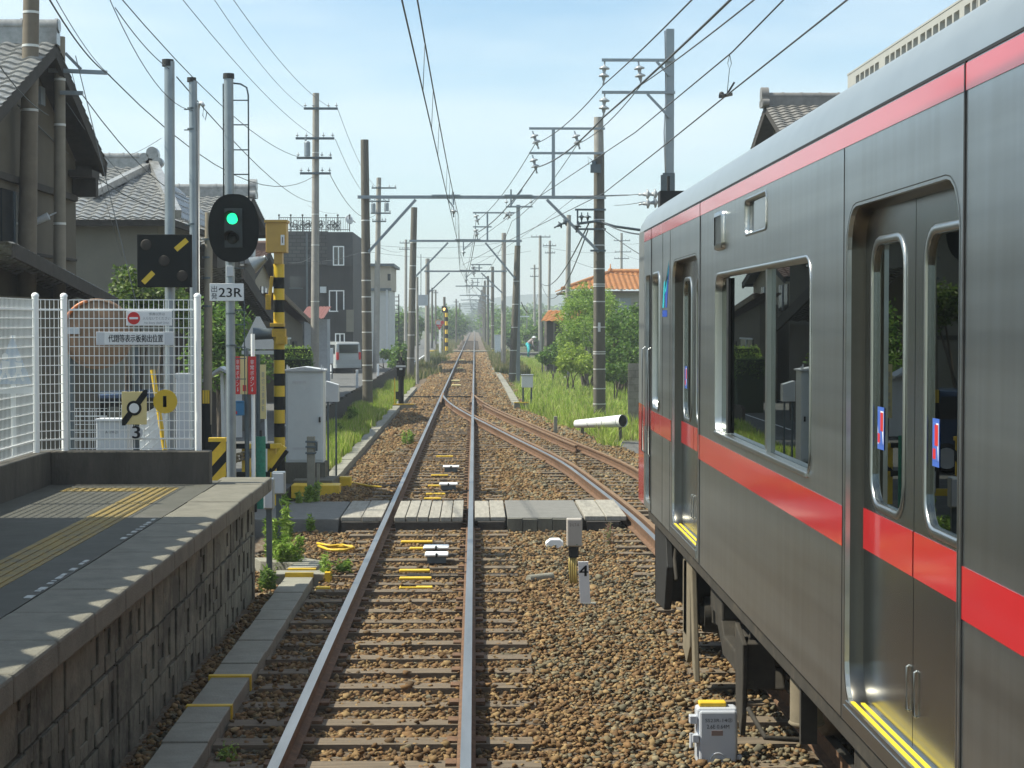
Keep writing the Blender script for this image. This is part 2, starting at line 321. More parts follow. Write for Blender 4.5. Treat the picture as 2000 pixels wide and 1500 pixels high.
sheet('side_road', -8.2, -3.78, 62.02, 420, -.1, M['asph'], nx=1, ny=6)
sheet('verge_soil', -3.7, -2.72, 33.5, 170, -.14, earth, nx=1, ny=4)
mb = MB()
for y0, y1, x0, x1 in ((46, 61, -5.0, -4.92), (62, 150, -7.6, -7.5), (62, 150, -4.15, -4.05)): mb.add([(x0, y0, -.092), (x1, y0, -.092), (x1, y1, -.092), (x0, y1, -.092)], [(0, 1, 2, 3)])
tag(mb.build('road_line', M['white']), kind='structure')
sheet('right_path', 3.2, 6.5, 38, 46, -.38, M['asph'], skirt=.05)
sheet('far_road', -40, 40, 167, 171, -.2, M['asph'], skirt=.2)
# ballast stones --------------------------------------------------
def stone_shape(seed, sub):
    bm = bmesh.new()
    r = random.Random(seed)
    for i in range(11):
        d = Vector((r.gauss(0, 1), r.gauss(0, 1), r.gauss(0, 1))).normalized()*r.uniform(.75, 1.15); bm.verts.new((d.x*1.25, d.y*.95, d.z*.75))
    bmesh.ops.convex_hull(bm, input=bm.verts); bmesh.ops.triangulate(bm, faces=bm.faces)
    for v in [v for v in bm.verts if not v.link_faces]: bm.verts.remove(v)
    bm.verts.index_update()
    V = np.array([v.co[:] for v in bm.verts]); Fc = np.array([[v.index for v in f.verts] for f in bm.faces]); bm.free(); return V, Fc
OCT = (np.array([[1, 0, 0], [-1, 0, 0], [0, 1, 0], [0, -1, 0], [.1, .1, .8], [0, 0, -.6]], float), np.array([[0, 2, 4], [2, 1, 4], [1, 3, 4], [3, 0, 4], [2, 0, 5], [1, 2, 5], [3, 1, 5], [0, 3, 5]]))
SHAPES = [stone_shape(s, True) for s in range(10)]
SLEEP = .62
def stones(y0, y1, dens, size, shapes, x_l=-2.62):
    P = []
    n = int(dens*(y1-y0)*(8)); y = RNG.uniform(y0, y1, n); x = RNG.uniform(x_l, x_l+8, n)
    edge = np.array([bed_edge(v) for v in np.linspace(y0, y1, 60)]); e = np.interp(y, np.linspace(y0, y1, 60), edge)
    ok = x < e+.25; ok &= ~((x > -2.08) & (x < -1.68) & (y < 19.9)); ok &= ~((x < -2.2) & (y < 19.2)); ok &= ~((y > 24.5) & (y < 27.1)); ok &= ~((x < -2.3) & (y > 31))
    ok &= (np.abs(x-(TC-.565)) > .07) & (np.abs(x-(TC+.565)) > .07)
    c = np.interp(y, np.linspace(y0, y1, 80), [cs(v) for v in np.linspace(y0, y1, 80)])
    ok &= (np.abs(x-(c-.565)) > .075) & (np.abs(x-(c+.565)) > .075)
    sl = np.abs(((y/SLEEP) % 1)-.5)*SLEEP; on = (sl < .095) & ((np.abs(x-TC) < 1.08) | (np.abs(x-c) < 1.08)); ok &= ~(on & (RNG.uniform(0, 1, n) < .74+.24*np.sin(x*4+y*2.3)*np.sin(y*1.1+x*2)))
    x, y, e, on = x[ok], y[ok], e[ok], on[ok]; n = len(x)
    z = -.192+RNG.normal(0, .012, n)+.012*np.sin(x*3.1+y*1.3)*np.sin(y*2.3)-np.clip(x-e+.5, 0, 1)*.12+np.where(on, .03, 0)-np.where((np.abs(x-TC) < .56), .006, 0)
    z -= np.clip(-2.3-x, 0, 1)*.1
    s = size*RNG.lognormal(0, .28, n)
    pal = np.array([[.185, .10, .05], [.14, .075, .038], [.24, .15, .08], [.29, .20, .115], [.17, .145, .11], [.135, .135, .12], [.115, .12, .118], [.22, .195, .155], [.085, .05, .03]])
    patch = np.sin(x*1.9+1)*np.sin(y*.9+.4)+.5*np.sin(y*2.1+x*3); near = np.exp(-((np.abs(x-TC)-.55)/.5)**2)
    greyness = np.clip(.20+.20*patch-.3*near+.16*(x > .9)-.2*(np.abs(x-TC) < .55), .02, .75)
    isg = RNG.uniform(0, 1, n) < greyness; ci = np.where(isg, RNG.integers(4, 8, n), np.where(RNG.uniform(0, 1, n) < .12, 8, RNG.integers(0, 4, n)))
    pal = pal*.72+pal.mean(0)*.28; T = pal[ci]*np.array([1.0, .97, .78])*RNG.uniform(.72, 1.25, (n, 1))*np.where(np.abs(x-TC) < 1.0, .9, 1.0)[:, None]
    vs, fs, ts = [], [], []; base = 0; which = RNG.integers(0, len(shapes), n)
    for k, (SV, SF) in enumerate(shapes):
        q = np.where(which == k)[0]; m = len(q)
        if not m: continue
        a = RNG.uniform(0, 2*math.pi, m); tx = RNG.normal(0, .5, m); ca, sa, ct, st = np.cos(a), np.sin(a), np.cos(tx), np.sin(tx)
        Rm = np.zeros((m, 3, 3)); Rm[:, 0, 0] = ca; Rm[:, 0, 1] = -sa*ct; Rm[:, 0, 2] = sa*st; Rm[:, 1, 0] = sa; Rm[:, 1, 1] = ca*ct; Rm[:, 1, 2] = -ca*st; Rm[:, 2, 1] = st; Rm[:, 2, 2] = ct
        V = np.einsum('mij,vj->mvi', Rm, SV)*s[q][:, None, None]+np.stack([x[q], y[q], z[q]], 1)[:, None, :]
        vs.append(V.reshape(-1, 3)); fs.append((SF[None]+(np.arange(m)*len(SV))[:, None, None]).reshape(-1, 3)+base); ts.append(np.repeat(T[q], len(SV), 0)); base += m*len(SV)
    return np.concatenate(vs), np.concatenate(fs), np.concatenate(ts)
for (y0, y1, dn, sz, shp, nm) in ((10.6, 24.6, 820, .0218, SHAPES, 'near'), (27.0, 45, 380, .028, SHAPES[:4], 'mid'), (45, 90, 130, .046, [OCT], 'far'), (90, 180, 50, .075, [OCT], 'farther')):
    V, Fc, T = stones(y0, y1, dn, sz, shp); tag(mesh_np('ballast_stones', V, Fc, STONE, None, None, T), kind='stuff')
# ------------------------------------------------------------ tracks
RAIL = [(-.033, 0), (.033, 0), (.033, -.032), (.010, -.045), (.010, -.125), (.06, -.14), (.06, -.153), (-.06, -.153), (-.06, -.14), (-.010, -.125), (-.010, -.045), (-.033, -.032)]
main = thing('railway_track', 'straight main track with shiny rails running to the horizon', 'railway track', (TC, 12, -.15))
for s in (-1, 1):
    mb = MB(); sweep(mb, RAIL, [(TC+s*.565, y, 0) for y in [2, 20, 40, 60, 80, 120, 200, 400, 900]]); mb.build('rail', [M['rust'], M['polish']], main)
def sleeper_mb(mb, x0, x1, y, r):
    j = r.uniform(-.012, .012); mb.box(x0+r.uniform(-.05, .05), x1+r.uniform(-.05, .05), y-.1+j, y+.1+j, -.33, -.158+r.uniform(-.012, .008)); return mb
rs = random.Random(3); i0 = math.ceil(10.6/SLEEP); ny = 0
plates = [MB(), MB()]
YEL = [15.6, 16.3, 17.0, 17.9, 18.8, 21.7, 22.4, 27.6, 28.2, 28.9, 30.5, 31.2, 33, 36.5, 37.3, 50, 55]
for k in range(100):
    y = (i0+k+.5)*SLEEP; x1 = TC+1.05
    if 45 < y < 67: x1 = cs(y)+1.05
    o = sleeper_mb(MB(), TC-1.05, x1, y, rs).build('sleeper', M['wood'], main)
    for s in (-1, 1):
        plates[0].box(TC+s*.565-.13, TC+s*.565-.062, y-.07, y+.07, -.16, -.138); plates[0].box(TC+s*.565+.062, TC+s*.565+.13, y-.07, y+.07, -.16, -.138)
tag(plates[0].build('rail_fastenings', M['rust'], main), kind='stuff')
mb = MB()
for k in range(100, 420):
    y = (i0+k+.5)*SLEEP; sleeper_mb(mb, TC-1.05, TC+1.05, y, rs)
tag(mb.build('far_sleepers', M['wood'], main), kind='stuff')
ylab = iter(range(99))
for (px0, px1, py) in ((783, 845, 1056), (780, 840, 1112), (780, 843, 1127), (781, 845, 1145), (800, 836, 1069), (828, 862, 972), (832, 870, 963), (836, 872, 947), (842, 875, 927), (852, 885, 890), (780, 815, 1145), (640, 690, 1065), (648, 680, 1072), (617, 645, 1146)):
    p0 = onx(px0, py, 1); d = ray(px0, py); t = (-.135-CAMZ)/d.z; a = Vector((d.x*t, d.y*t, -.135)); d = ray(px1, py); b = Vector((d.x*t, d.y*t, 0))
    MB().box(a.x, b.x, a.y-.04, a.y+.05, -.165, -.135).build('cable_cover', M['yellow'], main, bevel=.01)
siding = thing('siding_track', 'rusty siding track branching off at the turnout and curving under the train', 'railway track', (2.8, 12, -.15))
yy = [2, 8, 14]+[15+1.5*i for i in range(36)]
for s in (-1, 1):
    mb = MB(); sweep(mb, RAIL, [(cs(y)+s*.565, y, 0.001) for y in yy if y < 67.5]); mb.build('rail', [M['rust'], M['polish'] if s < 0 else M['rustl']], siding)
mb = MB(); sweep(mb, RAIL, [(cs(y)-.565+.14, y, -.004) for y in yy if 12 < y < 58]); mb.build('check_rail', [M['rust'], M['rustl']], siding)
mb = MB(); sweep(mb, RAIL, [(cs(y)+.565-.14, y, -.004) for y in yy if 38 < y < 60]); mb.build('check_rail', [M['rust'], M['rustl']], siding)
for k in range(60):
    y = (i0-6+k+.5)*SLEEP
    if y < 45: sleeper_mb(MB(), max(cs(y)-1.05, TC+1.1), cs(y)+1.05, y, rs).build('sleeper', M['wood'], siding)
# switch blades and stretcher
mb = MB()
for s in (-1, 1): mb.bar((TC+s*.50, 60, -.04), (TC+s*.535, 68, -.04), .05, .09)
mb.build('switch_blade', M['rustl'], siding); MB().box(-2.6, .3, 66.9, 67.0, -.12, -.08).build('switch_rod', M['dark'], siding)
# ------------------------------------------------------------ foot crossing of planks
fc = thing('foot_crossing', 'pedestrian crossing deck of grey weathered planks between the rails', 'level crossing', (TC, 25, -.1))
def planks(x0, x1, n, ya=24.65, yb=26.95):
    w = (x1-x0)/n
    for i in range(n):
        dz = rs.uniform(-.006, .006); MB().box(x0+i*w+.006, x0+(i+1)*w-.006, ya+rs.uniform(-.05, .05), yb+rs.uniform(-.05, .05), -.06, .0+dz).build('plank', M['woodg'], fc, bevel=.008)
planks(TC-.565+.10, TC+.565-.10, 6); planks(-1.80, TC-.565-.05, 2); planks(TC+.565+.05, .42, 2); planks(1.47, cs(25)-.565-.06, 2)
for x0, x1 in ((TC-.45, TC+.45), (-1.78, TC-.66), (TC+.66, .4), (1.5, 1.95)): MB().box(x0, x1, 24.56, 24.75, -.24, -.062).build('bearer', M['woodd'], fc)
pathm = mat('grey asphalt path', (.17, .165, .155), .9, 0, .15, 6, .4, 120)
tag(MB().box(-3.2, -1.82, 24.6, 27.0, -.3, -.02).build('crossing_path', pathm, bevel=.01), kind='structure')
tag(MB().box(.44, 1.45, 24.6, 27.0, -.3, -.005).build('crossing_path', pathm, bevel=.01), kind='structure')
mb = MB()
for i in range(5): mb.box(.44+i*.2, .63+i*.2, 24.48, 24.59, -.3, -.01-.01*(i % 2))
mb.build('concrete_edging', M['conc_d'], fc)
# ------------------------------------------------------------ platform
PZ = 1.0
pf = thing('station_platform', 'station platform of concrete with block face and yellow tactile strip', 'platform', (-3, 10, 0))
pav = mat('platform paving', (.072, .071, .058), .88, 0, .16, 4, .35, 90, c2=(.10, .095, .085), c2pos=(.5, .75))  # paving colour lowered to deepen the shade over the platform
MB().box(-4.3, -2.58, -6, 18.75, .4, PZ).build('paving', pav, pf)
MB().box(-5, -2.33, -6, 18.7, -.4, .4).build('core', M['conc_d'], pf)
copm = mat('coping concrete', (.16, .15, .12), .88, 0, .16, 5, .4, 70, c2=(.10, .095, .075), c2pos=(.5, .72))  # coping darkened too, shade partly carried by its colour
mb = MB(); y = -6
while y < 18.8: mb.box(-2.575, -2.1, y+.006, min(y+.9, 18.85)-.006, .86, PZ+.004+rs.uniform(-.003, .003)); y += .9
mb.box(-2.62, -2.1, 18.76, 19.1, .86, PZ+.006)
mb.build('coping', copm, pf, bevel=.018)
bw = MB(); blk = .36; cz = [-.32, .07, .47, .86]
for c in range(3):
    y = -1+(.15 if c % 2 else 0)
    while y < 18.7:
        y1 = y+blk*rs.uniform(.72, 1.2); x = -2.235-.03*(2-c)/2; d = rs.uniform(-.009, .009); z0, z1 = cz[c]+.018, cz[c+1]-.018; ya, yb = y+.016, min(y1, 18.72)-.014
        bw.box(-2.4, x-.018+d, ya, yb, z0, z1); ym = ya+(yb-ya)*rs.uniform(.5, .62); zl = z0+(z1-z0)*rs.uniform(.12, .3); zh = z0+(z1-z0)*rs.uniform(.5, .8)
        if rs.random() < .6: bw.box(x-.017+d, x+d, ym, yb-.006, z0, z1); bw.box(x-.017+d, x-.002+d, ya+.004, ym-.001, zh, z1); bw.box(x-.017+d, x-.001+d, ya+.004, ym-.001, z0, zl)
        else: bw.box(x-.017+d, x+d, ya, yb, z0, z1)
        y = y1
blockm = mat('facing block', (.185, .18, .142), .9, 0, .3, 3.5, .5, 40, c2=(.07, .067, .055), c2pos=(.44, .60))  # block tone taken down for the shaded platform face
bw.build('block_face', blockm, pf, bevel=.006)
MB().box(-4.4, -2.25, 18.72, 18.84, -.35, .85).build('end_wall', M['conc_d'], pf)
tacm = mat('worn tactile yellow', (.24, .17, .045), .75, 0, .22, 9, .2, 80, c2=(.14, .12, .075), c2pos=(.45, .68))
mb = MB(); mb.box(-3.2, -2.87, -6, 17.9, PZ, PZ+.004)
for i in range(4): mb.box(-3.175+i*.077, -3.14+i*.077, -6, 17.88, PZ+.0042, PZ+.010)
mb.box(-3.95, -3.21, 17.55, 17.88, PZ, PZ+.004)
for i in range(9):
    for j in range(4): mb.cyl((-3.9+i*.08, 17.6+j*.078, PZ+.004), (-3.9+i*.08, 17.6+j*.078, PZ+.010), .014, n=6)
mb.build('tactile_strip', tacm, pf)
mb = MB(); y = 8
while y < 15:
    l = rs.uniform(.03, .12)
    if math.sin(y*2.3)+rs.uniform(-.4, .4) > -.2: MB().box(-2.63, -2.605+rs.uniform(0, .025), y, y+l, PZ+.0005, PZ+.005).build('line_dash', mat('worn line paint', (.42, .43, .41), .8, 0, .2, 30), pf)
    y += l+rs.uniform(.03, .2)

pw = thing('parapet_wall', 'low dark concrete wall round the back and end of the platform', 'wall', (-4.2, 18.3, PZ))
WT = 1.33; DKW = mat('blackened concrete', (.085, .078, .066), .92, 0, .25, 4, .4, 50, c2=(.04, .037, .032), c2pos=(.45, .72), stretch=(1, 1, .3)); mb = MB(); mb.box(-4.42, -4.2, -6, 18.52, -.2, WT).build('back_wall', DKW, pw, bevel=.01)
MB().box(-4.197, -2.63, 18.3, 18.5, .8, WT).build('end_wall', DKW, pw, bevel=.012)
# canopy over the platform behind: tiled eave that shades the paving
ca = thing('platform_canopy', 'tiled platform roof whose wavy eave shades the paving', 'canopy', (-6, 8, PZ))
mb = MB(); tile_roof(mb, (-4.2, -8, 3.45), (0, 23.2, 0), (-3.3, 0, 1.0), .52, .5, .13); mb.build('roof', M['tile'], ca)
MB().box(-7.5, -4.32, -8, 15.15, 3.38, 3.50).build('soffit', M['woodd'], ca)
for y in (-6, 1, 8, 14.6): MB().box(-6.3, -6.15, y, y+.15, -.1, 3.4).build('post', M['steel_d'], ca)
# cable troughs
def trough(label, x, w, y0, y1, z, step=.55, curve=0, yel=()):
    t = thing('cable_trough', label, 'cable trough', (x, y0, z)); y = y0; i = 0; prev = None; mb = MB()
    while y < y1 and i < 95:
        dx = curve*((y-y0)/(y1-y0))**2; dz = rs.uniform(-.008, .008); mb = MB()
        mb.box(x-w/2+dx+rs.uniform(-.008, .008), x+w/2+dx, y+.004, y+step-.004, z-.2, z+dz); mb.build('cover_slab', M['conc'], t, bevel=.008)
        if i in yel: MB().box(x-w/2+dx-.012, x+w/2+dx+.012, y+step-.03, y+step+.03, z-.12, z+.014).build('yellow_band', M['yellow'], t)
        y += step; i += 1
    return t
trough('concrete cable trough in shade beside the platform face', -1.87, .3, 8, 19.6, -.1, .55, 0, (8, 10))
trough('concrete cable trough along the grass verge left of the track', -2.52, .24, 31.5, 76, -.09, .6, 0)
trough('narrow concrete cable trough right of the track beside tall grass', 1.4, .26, 61, 110, -.12, .8, -.25)
t = thing('trough_branch', 'bent concrete trough piece with yellow edges by the platform end', 'cable trough', (-2.1, 20.2, -.1))
MB().prism([(-2.5, 20.9), (-1.95, 20.9), (-1.7, 20.6), (-1.72, 20.1), (-2.05, 19.95), (-2.0, 20.4), (-2.4, 20.6)], 'xy', -.3, -.06).build('bend_slab', M['conc'], t, bevel=.01)
MB().box(-2.15, -1.55, 19.62, 19.93, -.3, -.075).build('cross_slab', M['conc'], t, bevel=.01)
MB().box(-2.02, -1.72, 19.58, 19.64, -.2, -.06).build('yellow_edge', M['yellow'], t); MB().box(-2.02, -1.72, 19.9, 19.96, -.2, -.055).build('yellow_edge', M['yellow'], t); MB().box(-1.6, -1.545, 19.6, 19.93, -.2, -.06).build('yellow_edge', M['yellow'], t)
t = thing('drain_cover', 'concrete duct corner with yellow painted edge below the grey cabinet', 'duct cover', (-2.6, 31, -.1))
MB().prism([(-3.0, 30.4), (-2.35, 30.4), (-2.3, 31.3), (-2.62, 31.3), (-2.75, 30.9), (-3.0, 30.8)], 'xy', -.3, .0).build('slab', M['conc_d'], t, bevel=.01)
MB().box(-2.98, -2.2, 29.9, 30.37, -.25, -.04).build('yellow_edge', M['yellow'], t, bevel=.01); MB().box(-2.3, -2.1, 31.32, 31.5, -.3, -.02).build('yellow_edge', M['yellow'], t, bevel=.01)
t = thing('duct_end', 'square concrete duct end with yellow top edge beside the white cabinet', 'duct cover', (1.5, 60, -.3))
MB().box(1.28, 1.78, 60, 60.8, -.4, -.03).build('block', M['conc'], t, bevel=.01); MB().box(1.28, 1.78, 59.985, 60.1, -.028, 0).build('yellow_edge', M['yellow'], t)
# ------------------------------------------------------------ train on the siding
TX = 1.45; TW = 2.7; TCX = TX+TW/2; ZB = 1.047
def sy(px, X=TX): return onx(px, 629, X).y
def sz_(px, py, X=TX): return onx(px, py, X).z
def steel_mat():
    m = bpy.data.materials.new('brushed stainless'); m.use_nodes = True; t = m.node_tree; b = t.nodes['Principled BSDF']
    b.inputs['Metallic'].default_value = 1; b.inputs['Anisotropic'].default_value = .5; tg = t.nodes.new('ShaderNodeCombineXYZ'); tg.inputs[2].default_value = 1; t.links.new(tg.outputs[0], b.inputs['Tangent']); tc = t.nodes.new('ShaderNodeTexCoord'); mp = t.nodes.new('ShaderNodeMapping'); mp.inputs['Scale'].default_value = (1, .12, 5)
    n = t.nodes.new('ShaderNodeTexNoise'); n.inputs['Scale'].default_value = 1.6; n.inputs['Detail'].default_value = 4
    r = t.nodes.new('ShaderNodeValToRGB'); r.color_ramp.elements[0].color = (.52, .54, .54, 1); r.color_ramp.elements[1].color = (.64, .66, .65, 1); r.color_ramp.elements[0].position = .35; r.color_ramp.elements[1].position = .65
    r2 = t.nodes.new('ShaderNodeValToRGB'); r2.color_ramp.elements[0].color = (.28,)*3+(1,); r2.color_ramp.elements[1].color = (.36,)*3+(1,)
    n2 = t.nodes.new('ShaderNodeTexNoise'); n2.inputs['Scale'].default_value = .9; n2.inputs['Detail'].default_value = 0
    bp = t.nodes.new('ShaderNodeBump'); bp.inputs['Strength'].default_value = .14; bp.inputs['Distance'].default_value = .05
    l = t.links.new; l(tc.outputs['Object'], mp.inputs[0]); l(mp.outputs[0], n.inputs[0]); l(n.outputs[0], r.inputs[0]); l(n.outputs[0], r2.inputs[0])
    mp3 = t.nodes.new('ShaderNodeMapping'); mp3.inputs['Scale'].default_value = (1, 5, .35); n3 = t.nodes.new('ShaderNodeTexNoise'); n3.inputs['Scale'].default_value = 2.5; n3.inputs['Detail'].default_value = 6; r3 = t.nodes.new('ShaderNodeValToRGB'); r3.color_ramp.elements[0].color = (.93, .925, .91, 1); r3.color_ramp.elements[0].position = .36; r3.color_ramp.elements[1].position = .6; mu = t.nodes.new('ShaderNodeMixRGB'); mu.blend_type = 'MULTIPLY'; mu.inputs[0].default_value = 1
    l(tc.outputs['Object'], mp3.inputs[0]); l(mp3.outputs[0], n3.inputs[0]); l(n3.outputs[0], r3.inputs[0]); l(r.outputs[0], mu.inputs[1]); l(r3.outputs[0], mu.inputs[2]); l(mu.outputs[0], b.inputs['Base Color']); l(r2.outputs[0], b.inputs['Roughness'])
    l(mp.outputs[0], n2.inputs[0]); l(n2.outputs[0], bp.inputs['Height']); l(bp.outputs[0], b.inputs['Normal']); return m
SS = steel_mat(); SSB = mat('bright stainless trim', (.44, .45, .44), .3, 1, .05, 6); SSJ = mat('darkened jamb stainless', (.11, .105, .095), .3, 1, .08, 5); SSD = mat('door stainless', (.40, .42, .42), .22, 1, .06, 3, stretch=(1, 1, .2))  # jamb steel darkened in its colour, in place of a dark reflection
REDB = mat('red film', (.52, .011, .017), .32, 0, .04, 4, spec=.5, coat=1); GLASS = glass_mat('train glass', (.11, .14, .13)); ROOF = mat('roof steel', (.31, .34, .35), .36, .6, .06, 3)
RUB = mat('black rubber', (.012, .012, .012), .6, 0, 0); INT = mat('interior panel', (.10, .10, .095), .6, 0, .05); SEAT = mat('seat moquette', (.05, .10, .09), .9)
UND = mat('shade-darkened underframe grime', (.032, .027, .021), .85, .1, .35, 8, c2=(.10, .08, .055), c2pos=(.55, .8)); TAN = mat('dusty tan underframe', (.17, .14, .095), .85, 0, .2, 8); UNDD = mat('black underframe', (.016, .016, .016), .7, .1, .3)  # grime colour also darkened to deepen the shadow under the floor
tr = thing('train_car', 'stainless commuter train car with red belt stripes standing at the right', 'train', (TCX, 7, 0))
YF, YR = 15.75, -4.0
doors = [(11.95, 13.5), (5.5, 7.16), (-1.4, .25)]; DZ0, DZ1 = 1.12, 3.05
wins = [(7.93, 11.05), (1.3, 4.35)]; WZ0, WZ1 = 1.945, 2.885
small = (9.15, 9.86, 3.08, 3.255); cabw = (14.42, 14.95, 1.93, 2.98); crew = (15.18, 15.6, 1.1, 3.0)
def wallplate(y0, y1, z0, z1, x, th, holes, name, mt, parent, m=0, outer=None):
    vs, fs = plate(outer or [(y0, z0), (y1, z0), (y1, z1), (y0, z1)], holes, th)
    return MB().add([(x+c+th/2, a, b) for a, b, c in vs], fs, m).build(name, mt, parent)
holes = [rr(a, b, DZ0, DZ1, .16) if DZ0 > ZB else None for a, b in doors]+[rr(a, b, WZ0, WZ1, .10) for a, b in wins]+[rr(small[0], small[1], small[2], small[3], .03), rr(*cabw, .08), rr(*crew, .05)]
ZS = 3.39
body = wallplate(YR, YF, ZB, ZS, TX, .03, holes, 'body_side', SS, tr)
# stripes, cut where openings interrupt them
def stripe(z0, z1, name, cuts, x=TX-.0025):
    y = YR
    mb = MB()
    for a, b in sorted(cuts)+[(YF-.02, 99)]:
        if a > y: mb.box(x, TX-.0003, y, a, z0, z1)
        y = b
    return mb.build(name, REDB, body)
gap = .006
seams = [(5.43, 5.445), (11.83, 11.845), (15.1, 15.12)]
stripe(1.727, 1.885, 'belt_stripe', [(a-.06, b+.06) for a, b in doors]+seams[:0]+[(15.14, 15.64)])
stripe(3.292, 3.372, 'cantrail_stripe', seams)
mb = MB()
for a, b in seams: mb.box(TX-.004, TX+.001, a, b, ZB, 3.38)
mb.box(TX-.003, TX+.002, YR, YF, 3.378, 3.388)
for y in (7.22, 12.9+.75, 14.2): mb.box(TX-.0015, TX+.001, y, y+.006, ZB, 3.29)
mb.build('panel_seam', RUB, body)
# right-hand side, roof, ends, floor
def ringpts(y, inset=0, drop=0):
    half = [(0, 3.39), (.02, 3.47), (.07, 3.55), (.15, 3.61), (.27, 3.66), (.55, 3.71), (1.35, 3.75)]
    pts = [(TX+a, y, z-drop) for a, z in half]+[(TX+TW-a, y, z-drop) for a, z in half[-2::-1]]
    return [Vector((TCX+(p[0]-TCX)*(1-inset), p[1], p[2])) for p in pts]
MB().loft([ringpts(YR), ringpts(YF), ringpts(YF+.5, .0, .01), ringpts(YF+.68, .07, .09)], closed=False).build('roof', ROOF, tr)
rb = MB(); rb.box(TX+TW-.04, TX+TW, YR, YF, ZB, 1.9); rb.box(TX+TW-.04, TX+TW, YR, YF, 2.9, 3.39)
for a, b in ((YR, 1.0), (4.4, 5.5), (7.2, 7.8), (11.1, 12), (13.4, YF)): rb.box(TX+TW-.04, TX+TW, a, b, 1.9, 2.9)
rb.build('far_side', SS, tr); MB().box(TX+TW-.025, TX+TW-.02, 1, 13.4, 1.9, 2.9).build('far_glass', GLASS, tr)
ib = MB(); ib.box(TX+.06, TX+TW-.05, YR, 15, 1.05, 1.12); ib.box(TX+.06, TX+TW-.05, YR, 15, 3.34, 3.37); ib.box(TX+.05, TX+TW-.05, 13.6, 13.66, 1.12, 3.34); ib.box(TX+.05, TX+TW-.05, YR, YR+.05, 1.05, 3.34); ib.build('interior', INT, tr)
for a, b in ((7.6, 11.3), (1, 4.6)):
    sb = MB(); sb.box(TX+.1, TX+.55, a, b, 1.45, 1.58); sb.box(TX+.1, TX+.2, a, b, 1.58, 1.98); sb.box(TX+TW-.55, TX+TW-.1, a, b, 1.45, 1.58); sb.box(TX+TW-.2, TX+TW-.1, a, b, 1.58, 1.98); sb.build('seat', SEAT, tr)
# rounded front mask
def fr(y, ins, z0=.62, z1=1.047): return [Vector((TX+ins, y, z)) for z in (z0, z1)]
nm = MB(); rings = []
for y, ins in ((YF, 0), (YF+.5, .0), (YF+.6, .03), (YF+.68, .1), (YF+.73, .3)):
    rings.append([Vector((TX+ins, y, z)) for z in (1.05, 1.3, 1.6, 1.9, 2.2, 2.5, 2.9, 3.2, 3.39)]+[Vector((TX+TW-ins, y, z)) for z in (3.39, 2.9, 2.2, 1.6, 1.05)])
n = len(rings[0]); vs = [p for r in rings for p in r]
for j in range(4):
    for i in range(n-1):
        z = (rings[0][i].z+rings[0][i+1].z)/2; nm.add([rings[j][i], rings[j][i+1], rings[j+1][i+1], rings[j+1][i]], [(0, 1, 2, 3)], 1 if z < 1.85 else 0, True)
nm.add(rings[-1], [tuple(range(n))], 2)
front = nm.build('front_mask', [mat('grey mask paint', (.20, .21, .21), .35, .3, .05, 4), REDB, M['glass_d']], tr)
